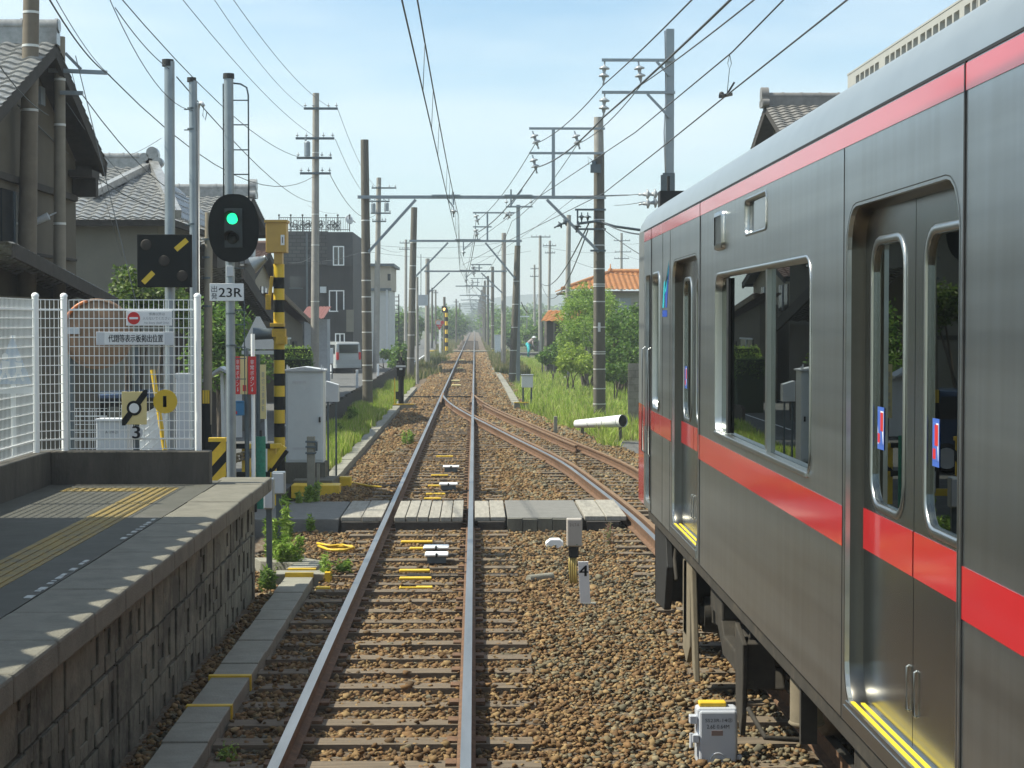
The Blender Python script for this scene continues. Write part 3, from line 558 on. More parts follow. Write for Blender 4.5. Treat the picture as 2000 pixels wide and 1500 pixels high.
# doors
def jamb(a, b, z0, z1, r, d, name, mt, par, out=.02):
    rings = []
    for k, (o, x) in enumerate(((out, TX-.001), (out*.5, TX+.001), (0, TX+.018), (-.012, TX+.04), (-.014, TX+d-.015))):
        rings.append([Vector((x, p[0], p[1])) for p in rr(a-o, b+o, z0-o, z1+o, r+o)])
    MB().loft(rings).build(name, mt, par)
for k, (a, b) in enumerate(doors):
    dn = bpy.data.objects.new('passenger_door', None); COL.objects.link(dn); dn.parent = tr; WL[dn.name] = WL[tr.name]; dn.location = (0, 0, 0)
    jamb(a, b, DZ0, DZ1, .16, .1, 'door_frame', SSJ, dn, .014)
    X = TX+.07; mid = (a+b)/2
    for h, (p, q) in enumerate(((a-.05, mid-.004), (mid+.004, b+.05))):
        w0, w1 = (a+.16, mid-.17) if h == 0 else (mid+.17, b-.16)
        vs, fs = plate([(p, DZ0-.03), (q, DZ0-.03), (q, DZ1+.03), (p, DZ1+.03)], [rr(w0, w1, 1.93, 2.90, .1)], .03)
        MB().add([(X+c+.015, u, v) for u, v, c in vs], fs).build('door_leaf', SSD, dn)
        rings = [[Vector((x, e[0], e[1])) for e in rr(w0-o, w1+o, 1.93-o, 2.90+o, .1+o)] for o, x in ((.032, X-.001), (.028, X-.006), (.012, X-.007), (.003, X-.003), (0, X+.012))]
        MB().loft(rings).build('window_rim', SSB, dn)
        MB().box(X+.012, X+.018, w0-.02, w1+.02, 1.9, 2.93).build('door_glass', GLASS, dn)
        MB().box(X-.003, X-.0005, p+.005, q-.005, 1.727, 1.885).build('belt_stripe', REDB, dn)
        yh = mid+(-.055 if h == 0 else .055)
        MB().tube([(X, yh, 1.25), (X-.009, yh, 1.255), (X-.009, yh, 1.405), (X, yh, 1.41)], .0042, 8).build('handle', SSB, dn)
    X2 = X+.0105
    for (s0, s1) in ((mid+.52, mid+.63), (mid-.30, mid-.21)):
        sb = MB(); sb.box(X2-.001, X2, s0, s1, 2.13, 2.29, 1); sb.box(X2-.0018, X2-.0012, s0+.008, s1-.008, 2.15, 2.275, 0); sb.prism([(s0+.01, 2.15), (s0+.08, 2.15), (s1-.01, 2.23), (s1-.01, 2.275), (s1-.05, 2.275)], 'yz', X2-.0026, X2-.002, 1); sb.box(X2-.0028, X2-.002, s0+.012, s0+.055, 2.2, 2.27, 2); sb.box(X2-.0028, X2-.002, s1-.05, s1-.012, 2.155, 2.19, 2)
        sb.build('caution_sticker', [M['signw'], mat('sticker blue', (.05, .12, .45), .4, 0, 0), M['red']], dn)
    st = MB(); st.box(TX-.012, TX+.12, a+.02, b-.02, DZ0-.055, DZ0-.004, 0)
    st.box(TX-.008, TX+.07, a+.05, b-.05, DZ0-.004, DZ0+.017, 0)
    for q in range(2): st.box(TX+.006+q*.034, TX+.022+q*.034, a+.08, b-.08, DZ0+.0165, DZ0+.020, 1)
    st.build('door_step', [SSB, mat('yellow step tread', (.85, .62, .03), .5, 0, .05)], dn)
    MB().box(TX+.045, TX+.075, b+.0, b+.011, DZ0+.2, DZ1-.3).build('door_seal', RUB, dn)
for k, (a, b) in enumerate(wins):
    wn = bpy.data.objects.new('side_window', None); COL.objects.link(wn); wn.parent = tr; WL[wn.name] = WL[tr.name]
    rings = [[Vector((x, e[0], e[1])) for e in rr(a-o, b+o, WZ0-o, WZ1+o, .1+o)] for o, x in ((.018, TX-.0012), (.015, TX-.006), (.005, TX-.007), (0, TX-.003), (-.012, TX+.035))]
    MB().loft(rings).build('window_frame', SSB, wn)
    MB().box(TX+.034, TX+.04, a, b, WZ0, WZ1).build('pane', GLASS, wn)
    ym = 9.22 if k == 0 else (a+b)/2
    MB().box(TX+.012, TX+.05, ym-.025, ym+.025, WZ0+.01, WZ1-.01).build('mullion', SSB, wn)
    MB().box(TX+.016, TX+.03, b-.42, b-.34, WZ0+.02, WZ1-.02).build('rubber_strip', RUB, wn)
    MB().box(TX-.018, TX+.034, a+.03, b-.03, WZ0-.012, WZ0+.014).build('window_sill', SSB, wn, bevel=.006)
MB().box(TX+.02, TX+.026, small[0]-.02, small[1]+.02, small[2]-.02, small[3]+.02).build('destination_window', M['glass_d'], tr)
mb = MB(); mb.loft([[Vector((x, e[0], e[1])) for e in rr(*[small[0]-o, small[1]+o, small[2]-o, small[3]+o], .03+o)] for o, x in ((.014, TX-.001), (.008, TX-.006), (0, TX-.004), (-.004, TX+.02))]); mb.build('destination_rim', SSB, tr)
mb = MB(); mb.loft([[Vector((x, e[0], e[1])) for e in rr(cabw[0]-o, cabw[1]+o, cabw[2]-o, cabw[3]+o, .08+o)] for o, x in ((.03, TX-.001), (.02, TX-.014), (0, TX-.004), (-.01, TX+.03))]); mb.build('cab_window_rim', SSB, tr)
MB().box(TX+.028, TX+.034, cabw[0]-.03, cabw[1]+.03, cabw[2]-.03, cabw[3]+.03).build('cab_window', GLASS, tr)
cd = MB(); cd.box(TX+.04, TX+.07, crew[0]-.05, crew[1]+.05, crew[2]-.03, crew[3]+.03); cdo = cd.build('crew_door', SSD, tr)
for yy_ in (crew[0]-.03, crew[1]+.04): MB().tube([(TX, yy_, 1.5), (TX-.025, yy_, 1.52), (TX-.025, yy_, 2.38), (TX, yy_, 2.4)], .008).build('handrail', SSB, tr)
MB().box(TX+.037, TX+.0395, crew[0], crew[1], 1.727, 1.885).build('belt_stripe', REDB, cdo)
vg = MB(); vg.loft([[Vector((x, e[0], e[1])) for e in rr(10.66-o, 11.0+o, 3.045-o, 3.25+o, .03+o)] for o, x in ((.012, TX-.001), (.006, TX-.022), (-.02, TX-.024))])
for i in range(9): vg.box(TX-.018, TX-.012, 10.69+i*.034, 10.705+i*.034, 3.06, 3.235)
vg.build('speaker_grille', SSB, tr)
# turquoise and blue flash mark beside the cab window
f0, f1 = 13.72, 14.2; z0, z1 = 2.70, 3.03
mk = MB(); mk.prism([(f1, z0+.02), (f1-.12, z0+.02), (f1-.2, z1-.1), (f1-.1, z1-.12)], 'yz', TX-.002, TX-.0004, 0); mk.prism([(f1-.22, z0+.02), (f1-.33, z0+.02), (f0, z1), (f1-.2, z1-.2)], 'yz', TX-.002, TX-.0004, 1)
mk.box(TX-.002, TX-.0004, f1-.34, f1, z0-.05, z0, 1)
mk.prism([(f1-.12, z1-.22), (f1-.3, z1-.18), (f0, z1+.04), (f0+.05, z1-.06)], 'yz', TX-.0035, TX-.0022, 0)
mk.build('flash_mark', [mat('turquoise film', (.02, .42, .50), .35, 0, 0), mat('royal blue film', (.02, .07, .38), .35, 0, 0)], body)
MB().box(TX+.55, TX+.75, 13.3, 13.5, 3.68, 3.84).build('roof_antenna', UNDD, tr); mb = MB(); mb.box(TX+.12, TX+.34, 15.6, 15.8, 3.58, 3.72); mb.cyl((TX+.2, 15.7, 3.7), (TX+.2, 15.7, 3.85), .012); mb.build('roof_lamp_box', UNDD, tr)
# underfloor
MB().box(TX+.04, TX+TW-.04, YR, YF, .93, 1.05).build('underframe', UND, tr, bevel=.01)
sk = MB(); sk.prism([(YF+.2, .18), (YF+.25, .95), (YF-.55, .98), (YF-.75, .60), (YF-.55, .22)], 'yz', TX+.12, TX+.18); sk.prism([(TX+.12, .2), (TX+1.0, .12), (TX+TW-1.0, .12), (TX+TW-.12, .2), (TX+TW-.12, .95), (TX+.12, .95)], 'xz', YF+.15, YF+.2); sk.build('front_skirt', UNDD, tr, bevel=.01)
mb = MB(); mb.box(TX+.2, TX+.55, 14.1, 14.55, .35, .96); mb.tube([(TX+.18, 14.75, .95), (TX+.16, 14.75, .7), (TX+.16, 14.6, .55)], .02); mb.build('jumper_box', UND, tr, bevel=.02)
def bogie(y):
    bg = bpy.data.objects.new('bogie', None); COL.objects.link(bg); bg.parent = tr; WL[bg.name] = WL[tr.name]
    fm = MB()
    for s in (-1, 1):
        x = TCX+s*.98; fm.prism([(y-1.5, .38), (y-1.35, .52), (y-.5, .58), (y-.3, .40), (y+.3, .40), (y+.5, .58), (y+1.35, .52), (y+1.5, .38), (y+1.3, .34), (y+.6, .42), (y+.3, .26), (y-.3, .26), (y-.6, .42), (y-1.3, .34)], 'yz', x-.07, x+.07)
        fm.box(x-.16, x+.16, y-.3, y+.3, .60, .93)
    fm.box(TCX-.95, TCX+.95, y-.2, y+.2, .3, .5); fm.build('bogie_frame', UND, bg, bevel=.012)
    for dy in (-1.05, 1.05):
        for s in (-1, 1):
            MB().lathe([(.0, -.06), (.40, -.06), (.43, -.04), (.43, .02), (.46, .03), (.46, .06), (.1, .07), (0, .07)], (TCX+s*.565+(0 if s < 0 else 0), y+dy, .43), (-s, 0, 0), 28).build('wheel', mat('wheel steel', (.10, .085, .07), .55, .7, .3), bg)
            ab = MB(); ab.cyl((TCX+s*.86, y+dy, .43), (TCX+s*1.1, y+dy, .43), .15, .13, 16); ab.cyl((TCX+s*1.1, y+dy, .43), (TCX+s*1.13, y+dy, .43), .09, .08, 12); ab.lathe([(.1, 0), (.12, .05), (.1, .1), (.12, .15), (.1, .2)], (TCX+s*.95, y+dy-.25, .5), (0, 0, 1), 12); ab.build('axle_box', UND, bg)
bogie(12.6); bogie(-1.0)
mb = MB()
mb.box(TX+.14, TX+.22, 13.75, 13.95, .25, .95); mb.prism([(14.0, .12), (14.0, .8), (13.55, .85), (13.55, .2), (13.75, .05)], 'yz', TX+.14, TX+.18); mb.prism([(13.4, .95), (13.5, .95), (13.3, .1), (13.15, .02)], 'yz', TX+.13, TX+.17); mb.build('guard_bracket', TAN, tr, bevel=.008)
mb = MB(); mb.box(TX+.15, TX+.32, 10.75, 11.0, .45, .72); mb.prism([(10.72, .72), (11.05, .80), (11.0, .3), (10.8, .16), (10.74, .3)], 'yz', TX+.12, TX+.15); mb.tube([(TX+.15, 10.7, .35), (TX+.22, 10.5, .22), (TX+.5, 10.5, .2)], .018); mb.bar((TX+.2, 10.9, .72), (TX+.25, 10.9, .96), .04); mb.build('trip_gear', UND, tr, bevel=.01)
mb = MB(); mb.cyl((TX+.24, 9.3, .58), (TX+.24, 9.3, .95), .085, n=20); mb.lathe([(.085, 0), (.094, -.012), (.07, -.03), (0, -.035)], (TX+.24, 9.3, .58), n=20); mb.build('air_tank', TAN, tr); MB().box(TX+.14, TX+.22, 8.9, 8.94, .55, .95).build('tank_bracket', UND, tr)
mb = MB(); mb.box(TX+.2, TX+1.2, 6.2, 7.9, .42, .93); mb.box(TX+.17, TX+.2, 6.3, 7.0, .48, .88); mb.box(TX+.17, TX+.2, 7.05, 7.8, .48, .88); mb.build('equipment_box', UND, tr, bevel=.015)
mb = MB(); mb.box(TX+.25, TX+1.4, 2.0, 5.8, .4, .93); mb.build('equipment_box', UND, tr, bevel=.015)
MB().box(TX+.9, TX+1.8, 9.2, 11.2, .45, .93).build('equipment_box', UNDD, tr)

# ------------------------------------------------------------ left foreground: signal, posts, fence, signs
def pole_part(par, name, px_top, py_top, px_bot, Y, zb, r0, r1, mt, n=14):
    a = at(px_top, py_top, Y); b = Vector((xa(px_bot, Y), Y, zb)); return MB().cyl(b, a, r0, r1, n).build(name, mt, par)
# departure signal
Y = 22.0; sx = xa(451, Y); s = thing('departure_signal', 'tall signal mast with black oval head showing green and a 23R plate', 'signal', (sx, Y, -.2))
MB().cyl((sx, Y, -.2), (xa(449, Y), Y, za(150, Y)), .056, .056, 16).build('mast', M['steel'], s)
zt = za(145, Y); MB().cyl((xa(449, Y), Y, zt-.06), (xa(449, Y), Y, zt), .068, .066, 16).build('mast_cap', M['dark'], s)
mb = MB(); xl0, xl1 = xa(436, Y), xa(485, Y); yl = Y+.1
mb.tube([(sx, Y, za(163, Y)), (xa(470, Y), yl, za(163, Y)), (xa(482, Y), yl, za(170, Y)), (xl1, yl, za(185, Y)), (xl1, yl, za(400, Y))], .011); mb.tube([(sx, Y, za(163, Y)), (xl0, yl, za(163, Y)), (xl0, yl, za(400, Y))], .009)
for py in (195, 243, 292, 340): mb.tube([(xl0, yl, za(py, Y)), (xl1, yl, za(py, Y))], .008)
mb.build('ladder', M['steel_d'], s)
cx, cz = xa(460, Y), za(447, Y); rx = 49*Y/F; rz0 = 66*Y/F; pl = [(cx+rx*math.copysign(abs(math.cos(t))**.8, math.cos(t)), cz+rz0*math.copysign(abs(math.sin(t))**.9, math.sin(t))) for t in [2*math.pi*i/40 for i in range(40)]]
MB().prism(pl, 'xz', Y-.13, Y-.115).build('backplate', M['black'], s, bevel=.004)
MB().box(cx-.11, cx+.11, Y-.115, Y+.12, cz-.26, cz+.26).build('lamp_housing', M['black'], s, bevel=.02)
MB().box(cx-.105, cx+.105, Y-.145, Y-.131, cz-.23, cz+.23).build('lamp_panel', mat('lamp panel black', (.022, .03, .032), .4, 0, .1), s, bevel=.004)
for k, (py, mt, nm) in enumerate(((429, M['green'], 'green_lamp'), (467, mat('dark lens', (.02, .028, .03), .15, 0, 0), 'dark_lamp'))):
    z = za(py, Y); MB().lathe([(.066, 0), (.06, .012), (.03, .02), (0, .022)], (xa(458, Y), Y-.147, z), (0, -1, 0), 24).build(nm, mt, s)
    mb = MB(); mb.loft([[Vector((xa(458, Y)+r*math.cos(t), Y-.146-d*(.5+.5*math.sin(t)), z+r*math.sin(t))) for t in [math.radians(a) for a in range(-20, 201, 10)]] for r, d in ((.075, 0), (.08, .28), (.077, .28), (.072, 0))], closed=False); mb.build('lamp_hood', M['black'], s)
MB().box(sx-.04, sx+.04, Y-.09, Y-.03, za(540, Y), za(520, Y)).build('bracket', M['greyl'], s, bevel=.004)
z0, z1, x0, x1 = za(588, Y), za(554, Y), xa(412, Y), xa(478, Y)
o = MB().box(x0, x1, Y-.09, Y-.08, z0, z1).build('number_plate', M['signw'], s, bevel=.003)
mb = MB(); w = x1-x0; h = z1-z0; yt = Y-.0925
text(mb, "23R", x0+w*.27, x0+w*.95, z0+h*.22, z0+h*.74, yt, 0, .002); text(mb, "出", x0+w*.05, x0+w*.22, z0+h*.5, z0+h*.86, yt); text(mb, "発", x0+w*.05, x0+w*.22, z0+h*.10, z0+h*.46, yt); mb.build('lettering', M['ink'], o)
mb = MB(); mb.tube([(xa(477, Y), Y-.02, za(560, Y)), (xa(477, Y), Y+.02, za(700, Y)), (xa(478, Y), Y, -.2)], .007)
for py in (524, 606, 634, 678, 700, 740): mb.bar((sx, Y, za(py, Y)), (xa(480, Y), Y, za(py, Y)), .012)
mb.build('side_conduit', M['steel_d'], s)
mb = MB()
for py in (614, 676): mb.cyl((sx, Y, za(py, Y)), (sx, Y, za(py, Y)+.02), .066, n=16)
mb.build('strap', M['steel_d'], s)
# crossing reaction panel on a steel pole
Y = 20.2; s = thing('crossing_indicator', 'steel post carrying a square black panel with two yellow diagonal bars', 'signal', (xa(330, Y), Y, -.2))
pole_part(s, 'post', 331, 120, 330, Y, -.2, .057, .055, M['steel']); zt = za(118, Y); MB().cyl((xa(331, Y), Y, zt-.075), (xa(331, Y), Y, zt), .064, .064, 16).build('post_cap', M['dark'], s)
x0, x1, z0, z1 = xa(275, Y), xa(380, Y), za(562, Y), za(460, Y)
p = MB().box(x0, x1, Y-.2, Y-.13, z0, z1).build('panel', M['black'], s, bevel=.006)
for (pa, pb) in (((349, 489), (371, 470)), ((286, 553), (306, 533))):
    a, b = at(*pa, Y), at(*pb, Y); MB().bar((a.x, Y-.203, a.z), (b.x, Y-.203, b.z), .006, .055).build('yellow_bar', M['discy'], p)
for px, py in ((293, 480), (327, 511), (362, 540)): MB().lathe([(.06, -.004), (.06, .004), (.05, .007), (0, .009)], (xa(px, Y), Y-.2, za(py, Y)), (0, -1, 0), 18).build('lens', mat('dull brown lens', (.035, .03, .026), .6, 0, .1, spec=.2), p)
MB().box(xa(330, Y)-.08, xa(330, Y)+.08, Y-.13, Y, za(530, Y), za(500, Y)).build('clamp', M['steel_d'], s)
# pipe post with cable gland
Y = 21.0; s = thing('pipe_post', 'thinner steel post with a bent cable conduit at its top right', 'post', (xa(377, Y), Y, -.2))
pole_part(s, 'post', 377, 158, 378, Y, -.2, .047, .046, M['steel']); zt = za(153, Y); MB().cyl((xa(377, Y), Y, zt-.05), (xa(377, Y), Y, zt), .052, .052, 14).build('post_cap', M['dark'], s)
mb = MB(); mb.tube([(xa(389, Y), Y, -.2), (xa(389, Y), Y, za(215, Y)), (xa(392, Y), Y-.03, za(204, Y)), (xa(398, Y), Y-.06, za(203, Y)), (xa(402, Y), Y-.07, za(210, Y))], .02, 10); mb.build('conduit', M['greyl'], s)
mb = MB(); mb.tube([(xa(402, Y), Y-.07, za(212, Y)), (xa(400, Y), Y-.07, za(228, Y)), (xa(405, Y), Y-.07, za(237, Y)), (xa(408, Y), Y-.07, za(222, Y))], .005); mb.build('cable_tail', M['cable'], s)
mb = MB()
for py in (215, 255, 440): mb.cyl((xa(377, Y), Y, za(py, Y)), (xa(377, Y), Y, za(py, Y)+.02), .052, n=14); mb.bar((xa(377, Y), Y, za(py, Y)), (xa(362, Y), Y, za(py, Y)), .012)
mb.build('strap', M['steel_d'], s)
# white mesh fence on the parapet
fz0, fz1 = WT+.02, 2.83; mf = thing('mesh_fence', 'white welded mesh fence with round posts on the low parapet wall', 'fence', (-4.2, 18.4, WT))
def mesh_panel(p0, p1, z0, z1, pitch=.05, hp=.095, r=.004, nm='mesh_panel', par=None, rails=True):
    p0, p1 = Vector(p0), Vector(p1); d = p1-p0; n = max(2, round(d.length/pitch)); mb = MB()
    for i in range(n+1):
        p = p0+d*(i/n); mb.bar((p.x, p.y, z0), (p.x, p.y, z1), r*1.5)
    k = round((z1-z0)/hp)
    for i in range(k+1):
        z = z0+(z1-z0)*i/k; mb.bar((p0.x, p0.y-.004, z), (p1.x, p1.y-.004, z), r*2)
    if rails:
        for z in (z1-.1, z0+.1): mb.bar((p0.x, p0.y-.008, z), (p1.x, p1.y-.008, z), .014)
    return mb.build(nm, M['wfence'], par, clean=False)
FY = 18.42; x0, x1 = xa(125, FY), xa(386, FY)
mesh_panel((x0+.05, FY, 0), (x1-.04, FY, 0), fz0, fz1, par=mf)
for x in (x0, x1):
    mb = MB(); mb.cyl((x, FY, WT-.1), (x, FY, 2.86), .034, n=14); mb.lathe([(.038, 0), (.036, .02), (.02, .035), (0, .04)], (x, FY, 2.86), n=14); mb.build('post', M['wfence'], mf)
lx = -4.3; prev = 18.1; mesh_panel((x0, FY-.05, 0), (-4.3, 18.19, 0), fz0, fz1, .046, par=mf)
for y in (18.15, 16.35, 14.4, 12.4):
    mb = MB(); mb.cyl((lx, y, WT-.1), (lx, y, 2.86), .034, n=14); mb.lathe([(.038, 0), (.036, .02), (.02, .035), (0, .04)], (lx, y, 2.86), n=14); mb.build('post', M['wfence'], mf)
    if y < 18.1: mesh_panel((lx, prev-.04, 0), (lx, y+.04, 0), fz0, fz1, .046, par=mf); prev = y
# boards on the fence
YB = FY-.03
def board(name, label, px0, py0, px1, py1, mt, cat='sign', Y=YB, th=.012):
    a, b = at(px0, py0, Y), at(px1, py1, Y); o = MB().box(a.x, b.x, Y-th, Y, b.z, a.z).build(name, mt, None, ((a.x+b.x)/2, Y, b.z), bevel=.003)
    return tag(o, label, cat), a.x, b.x, b.z, a.z, Y-th-.002
o, x0, x1, z0, z1, yt = board('no_entry_sign', 'white no entry sign with red disc hung high on the white fence', 247, 607, 336, 636, M['signw']); w, h = x1-x0, z1-z0
MB().cyl((x0+w*.165, yt+.001, z0+h*.5), (x0+w*.165, yt-.001, z0+h*.5), h*.42, n=28).build('red_disc', M['red'], o); MB().box(x0+w*.07, x0+w*.26, yt-.003, yt-.0015, z0+h*.43, z0+h*.57).build('white_bar', M['signw'], o)
mb = MB(); text(mb, "係員以外は", x0+w*.5, x0+w*.85, z0+h*.68, z0+h*.88, yt); text(mb, "入らないでください", x0+w*.36, x0+w*.97, z0+h*.38, z0+h*.6, yt); text(mb, "No Entry (Staff Only)", x0+w*.4, x0+w*.94, z0+h*.09, z0+h*.26, yt); mb.build('lettering', mat('faded grey ink', (.22, .23, .26), .6, 0, 0), o)
o, x0, x1, z0, z1, yt = board('position_sign', 'wide grey edged sign of blue Japanese characters across the white fence', 188, 648, 340, 674, M['greyl'], Y=YB-.01); w, h = x1-x0, z1-z0
MB().box(x0+w*.11, x0+w*.88, yt+.0, yt+.002, z0+h*.08, z0+h*.92).build('face', M['signw'], o)
mb = MB(); text(mb, "代閉等表示板掲出位置", x0+w*.16, x0+w*.86, z0+h*.22, z0+h*.8, yt-.002, 0, .0015); mb.build('lettering', M['ink'], o)
o, x0, x1, z0, z1, yt = board('switch_marker', 'cream square marker with black diagonal, white centre and 3 plate', 238, 765, 287, 829, M['cream'], 'marker', YB-.02); w, h = x1-x0, z1-z0
mb = MB(); mb.prism([(x0, z0-.01), (x0+w*.14, z0-.01), (x1+.01, z1-h*.1), (x1+.01, z1+.02), (x1-w*.1, z1+.02), (x0, z0+h*.14)], 'xz', yt-.002, yt); mb.cyl((x0+w*.5, yt, z0+h*.5), (x0+w*.5, yt-.004, z0+h*.5), w*.30, n=28); mb.build('diagonal_bar', M['black'], o)
MB().cyl((x0+w*.5, yt-.0042, z0+h*.5), (x0+w*.5, yt-.006, z0+h*.5), w*.20, n=28).build('white_centre', M['signw'], o)
a, b = at(252, 832, YB), at(282, 857, YB); n3 = MB().cyl(((a.x+b.x)/2, YB-.02, (a.z+b.z)/2), ((a.x+b.x)/2, YB-.026, (a.z+b.z)/2), .065, n=20).build('number_plate', M['greyl'], o)
mb = MB(); text(mb, "3", (a.x+b.x)/2-.036, (a.x+b.x)/2+.036, b.z+.005, a.z-.0, YB-.028, 0, .005); mb.build('lettering', M['ink'], n3)
MB().cyl((x0+w*.5, FY+.05, WT-.1), (x0+w*.5, FY+.05, za(650, FY)), .034, n=12).build('post', M['steel_d'], o)
a = at(323, 784, YB); o = tag(MB().cyl((a.x, YB-.012, a.z), (a.x, YB, a.z), .119, n=36).build('stop_disc', M['discy'], None, a), 'round ochre disc reading 1 on the white fence', 'sign')
mb = MB(); text(mb, "1", a.x-.02, a.x+.012, a.z-.055, a.z+.055, YB-.0145, 0, .0015); mb.build('lettering', M['ink'], o)
# things behind the fence
Y = 22.5; cx, cz = xa(190, Y), za(652, Y); s = thing('traffic_mirror', 'round brown traffic mirror with orange rim seen through the white mesh', 'mirror', (cx, Y, -.1))
MB().lathe([(.40, 0), (.40, .03), (.36, .05), (0, .09)], (cx, Y, cz), (0, 1, 0), 36).build('dish', M['brown'], s); MB().lathe([(.40, -.03), (.43, -.03), (.43, .05), (.40, .05)], (cx, Y, cz), (0, 1, 0), 36).build('rim', M['brown'], s); MB().tube([(cx+.415*math.cos(t), Y-.035, cz+.415*math.sin(t)) for t in [math.radians(q) for q in range(105, 166, 6)]], .022, 6).build('orange_arc', M['orange'], s); MB().lathe([(.40, -.01), (.3, -.035), (.15, -.05), (0, -.055)], (cx, Y, cz), (0, 1, 0), 36).build('mirror_face', M['brown'], s)
MB().cyl((cx-.35, Y+.12, -.1), (cx-.35, Y+.12, cz+.1), .038, n=12).build('post', M['steel_d'], s); mb = MB(); mb.bar((cx-.35, Y+.12, cz), (cx, Y+.08, cz), .05); mb.box(cx-.35, cx-.2, Y-.08, Y-.04, cz+.0, cz+.08); mb.build('bracket', M['greyl'], s)
Y = 20.6; a, b = at(188, 822, Y), at(249, 880, Y); s = thing('relay_box', 'low white relay box behind the fence below the cream marker', 'cabinet', (a.x, Y, -.1)); MB().box(a.x, b.x, Y, Y+.3, .1, a.z).build('cabinet_body', M['greyl'], s, bevel=.01); MB().box(a.x-.015, b.x+.015, Y-.02, Y+.32, a.z, a.z+.02).build('lid', M['greyl'], s)
mb = MB(); text(mb, "A RW21", a.x+.1, a.x+.24, a.z-.14, a.z-.11, Y-.002); mb.build('lettering', M['ink'], s); mb = MB()
for x in (a.x+.03, b.x-.03): mb.box(x-.02, x+.02, Y+.1, Y+.2, -.1, .1)
mb.build('leg', M['steel_d'], s)
Y = 21.5; a, b = at(343, 731, Y), at(372, 880, Y); s = thing('cable_box', 'tall narrow grey cable riser box behind the fence beside the ochre disc', 'cabinet', (a.x, Y, -.1)); MB().box(a.x, b.x, Y, Y+.15, -.1, a.z).build('riser', M['greyl'], s, bevel=.006); MB().box(a.x-.008, b.x+.008, Y-.01, Y+.16, a.z-.04, a.z+.01).build('lid', M['greyl'], s)
Y = 24; a = at(222, 795, Y); s = thing('stone_post', 'short round stone post behind the white relay box', 'post', (a.x, Y, -.1)); mb = MB(); mb.lathe([(.085, -.1-a.z), (.085, -.02), (.07, 0), (0, 0)], a); mb.build('shaft', M['conc_d'], s)
Y = 19.6; a, b = at(311, 775, Y), at(298, 722, Y); s = thing('guy_guard', 'yellow guy wire guard leaning behind the ochre disc', 'cable guard', (a.x, Y, -.1)); MB().cyl((a.x+.25, Y, -.1), b, .026, n=10).build('sleeve', M['yellow'], s); MB().cyl(b, b+(b-a).normalized()*3.4, .005, n=5).build('guy_wire', M['wire'], s)
gf = thing('gate_fence', 'low white mesh gate beyond the parapet behind the ochre disc', 'fence', (xa(200, 23), 23, -.1))
mesh_panel((xa(133, 24), 24, 0), (xa(240, 24), 24, 0), .35, za(797, 24), .05, .1, .003, par=gf); mesh_panel((xa(255, 21), 21, 0), (xa(325, 27), 27, 0), .1, za(800, 24), .06, .1, .003, par=gf)
for px, Y in ((133, 24), (240, 24), (255, 21), (325, 27)): MB().cyl((xa(px, Y), Y, -.1), (xa(px, Y), Y, za(790, 24)), .03, n=10).build('post', M['wfence'], gf)
# triangle warning board seen through the side fence
Y = 19; s = thing('pedestrian_sign', 'faded blue triangle sign with white walking figures behind the left fence', 'sign', (xa(22, Y), Y, -.1)); A, B, C = at(24, 655, Y), at(-16, 750, Y), at(62, 750, Y)
p = MB().prism([(A.x, A.z), (B.x, B.z), (C.x, C.z)], 'xz', Y, Y+.01).build('triangle_board', mat('faded blue', (.16, .30, .50), .5, 0, .1), s); mb = MB()
for px, sc in ((10, 1.0), (36, .85)):
    c = at(px, 725, Y); mb.cyl((c.x, Y-.003, c.z+.15*sc), (c.x, Y-.001, c.z+.15*sc), .035*sc, n=12); mb.prism([(c.x-.03*sc, c.z-.0), (c.x+.03*sc, c.z), (c.x+.05*sc, c.z+.1*sc), (c.x-.04*sc, c.z+.11*sc)], 'xz', Y-.003, Y-.001); mb.bar((c.x-.01, Y-.002, c.z), (c.x-.06*sc, Y-.002, c.z-.1), .004, .03); mb.bar((c.x+.01, Y-.002, c.z), (c.x+.06*sc, Y-.002, c.z-.1), .004, .03)
mb.build('figures', M['signw'], p); MB().box(B.x, C.x+.02, Y, Y+.01, B.z-.1, B.z-.03).build('caption_board', M['signw'], s); MB().cyl((A.x, Y+.03, -.1), (A.x, Y+.03, A.z), .03, n=10).build('post', M['wfence'], s)
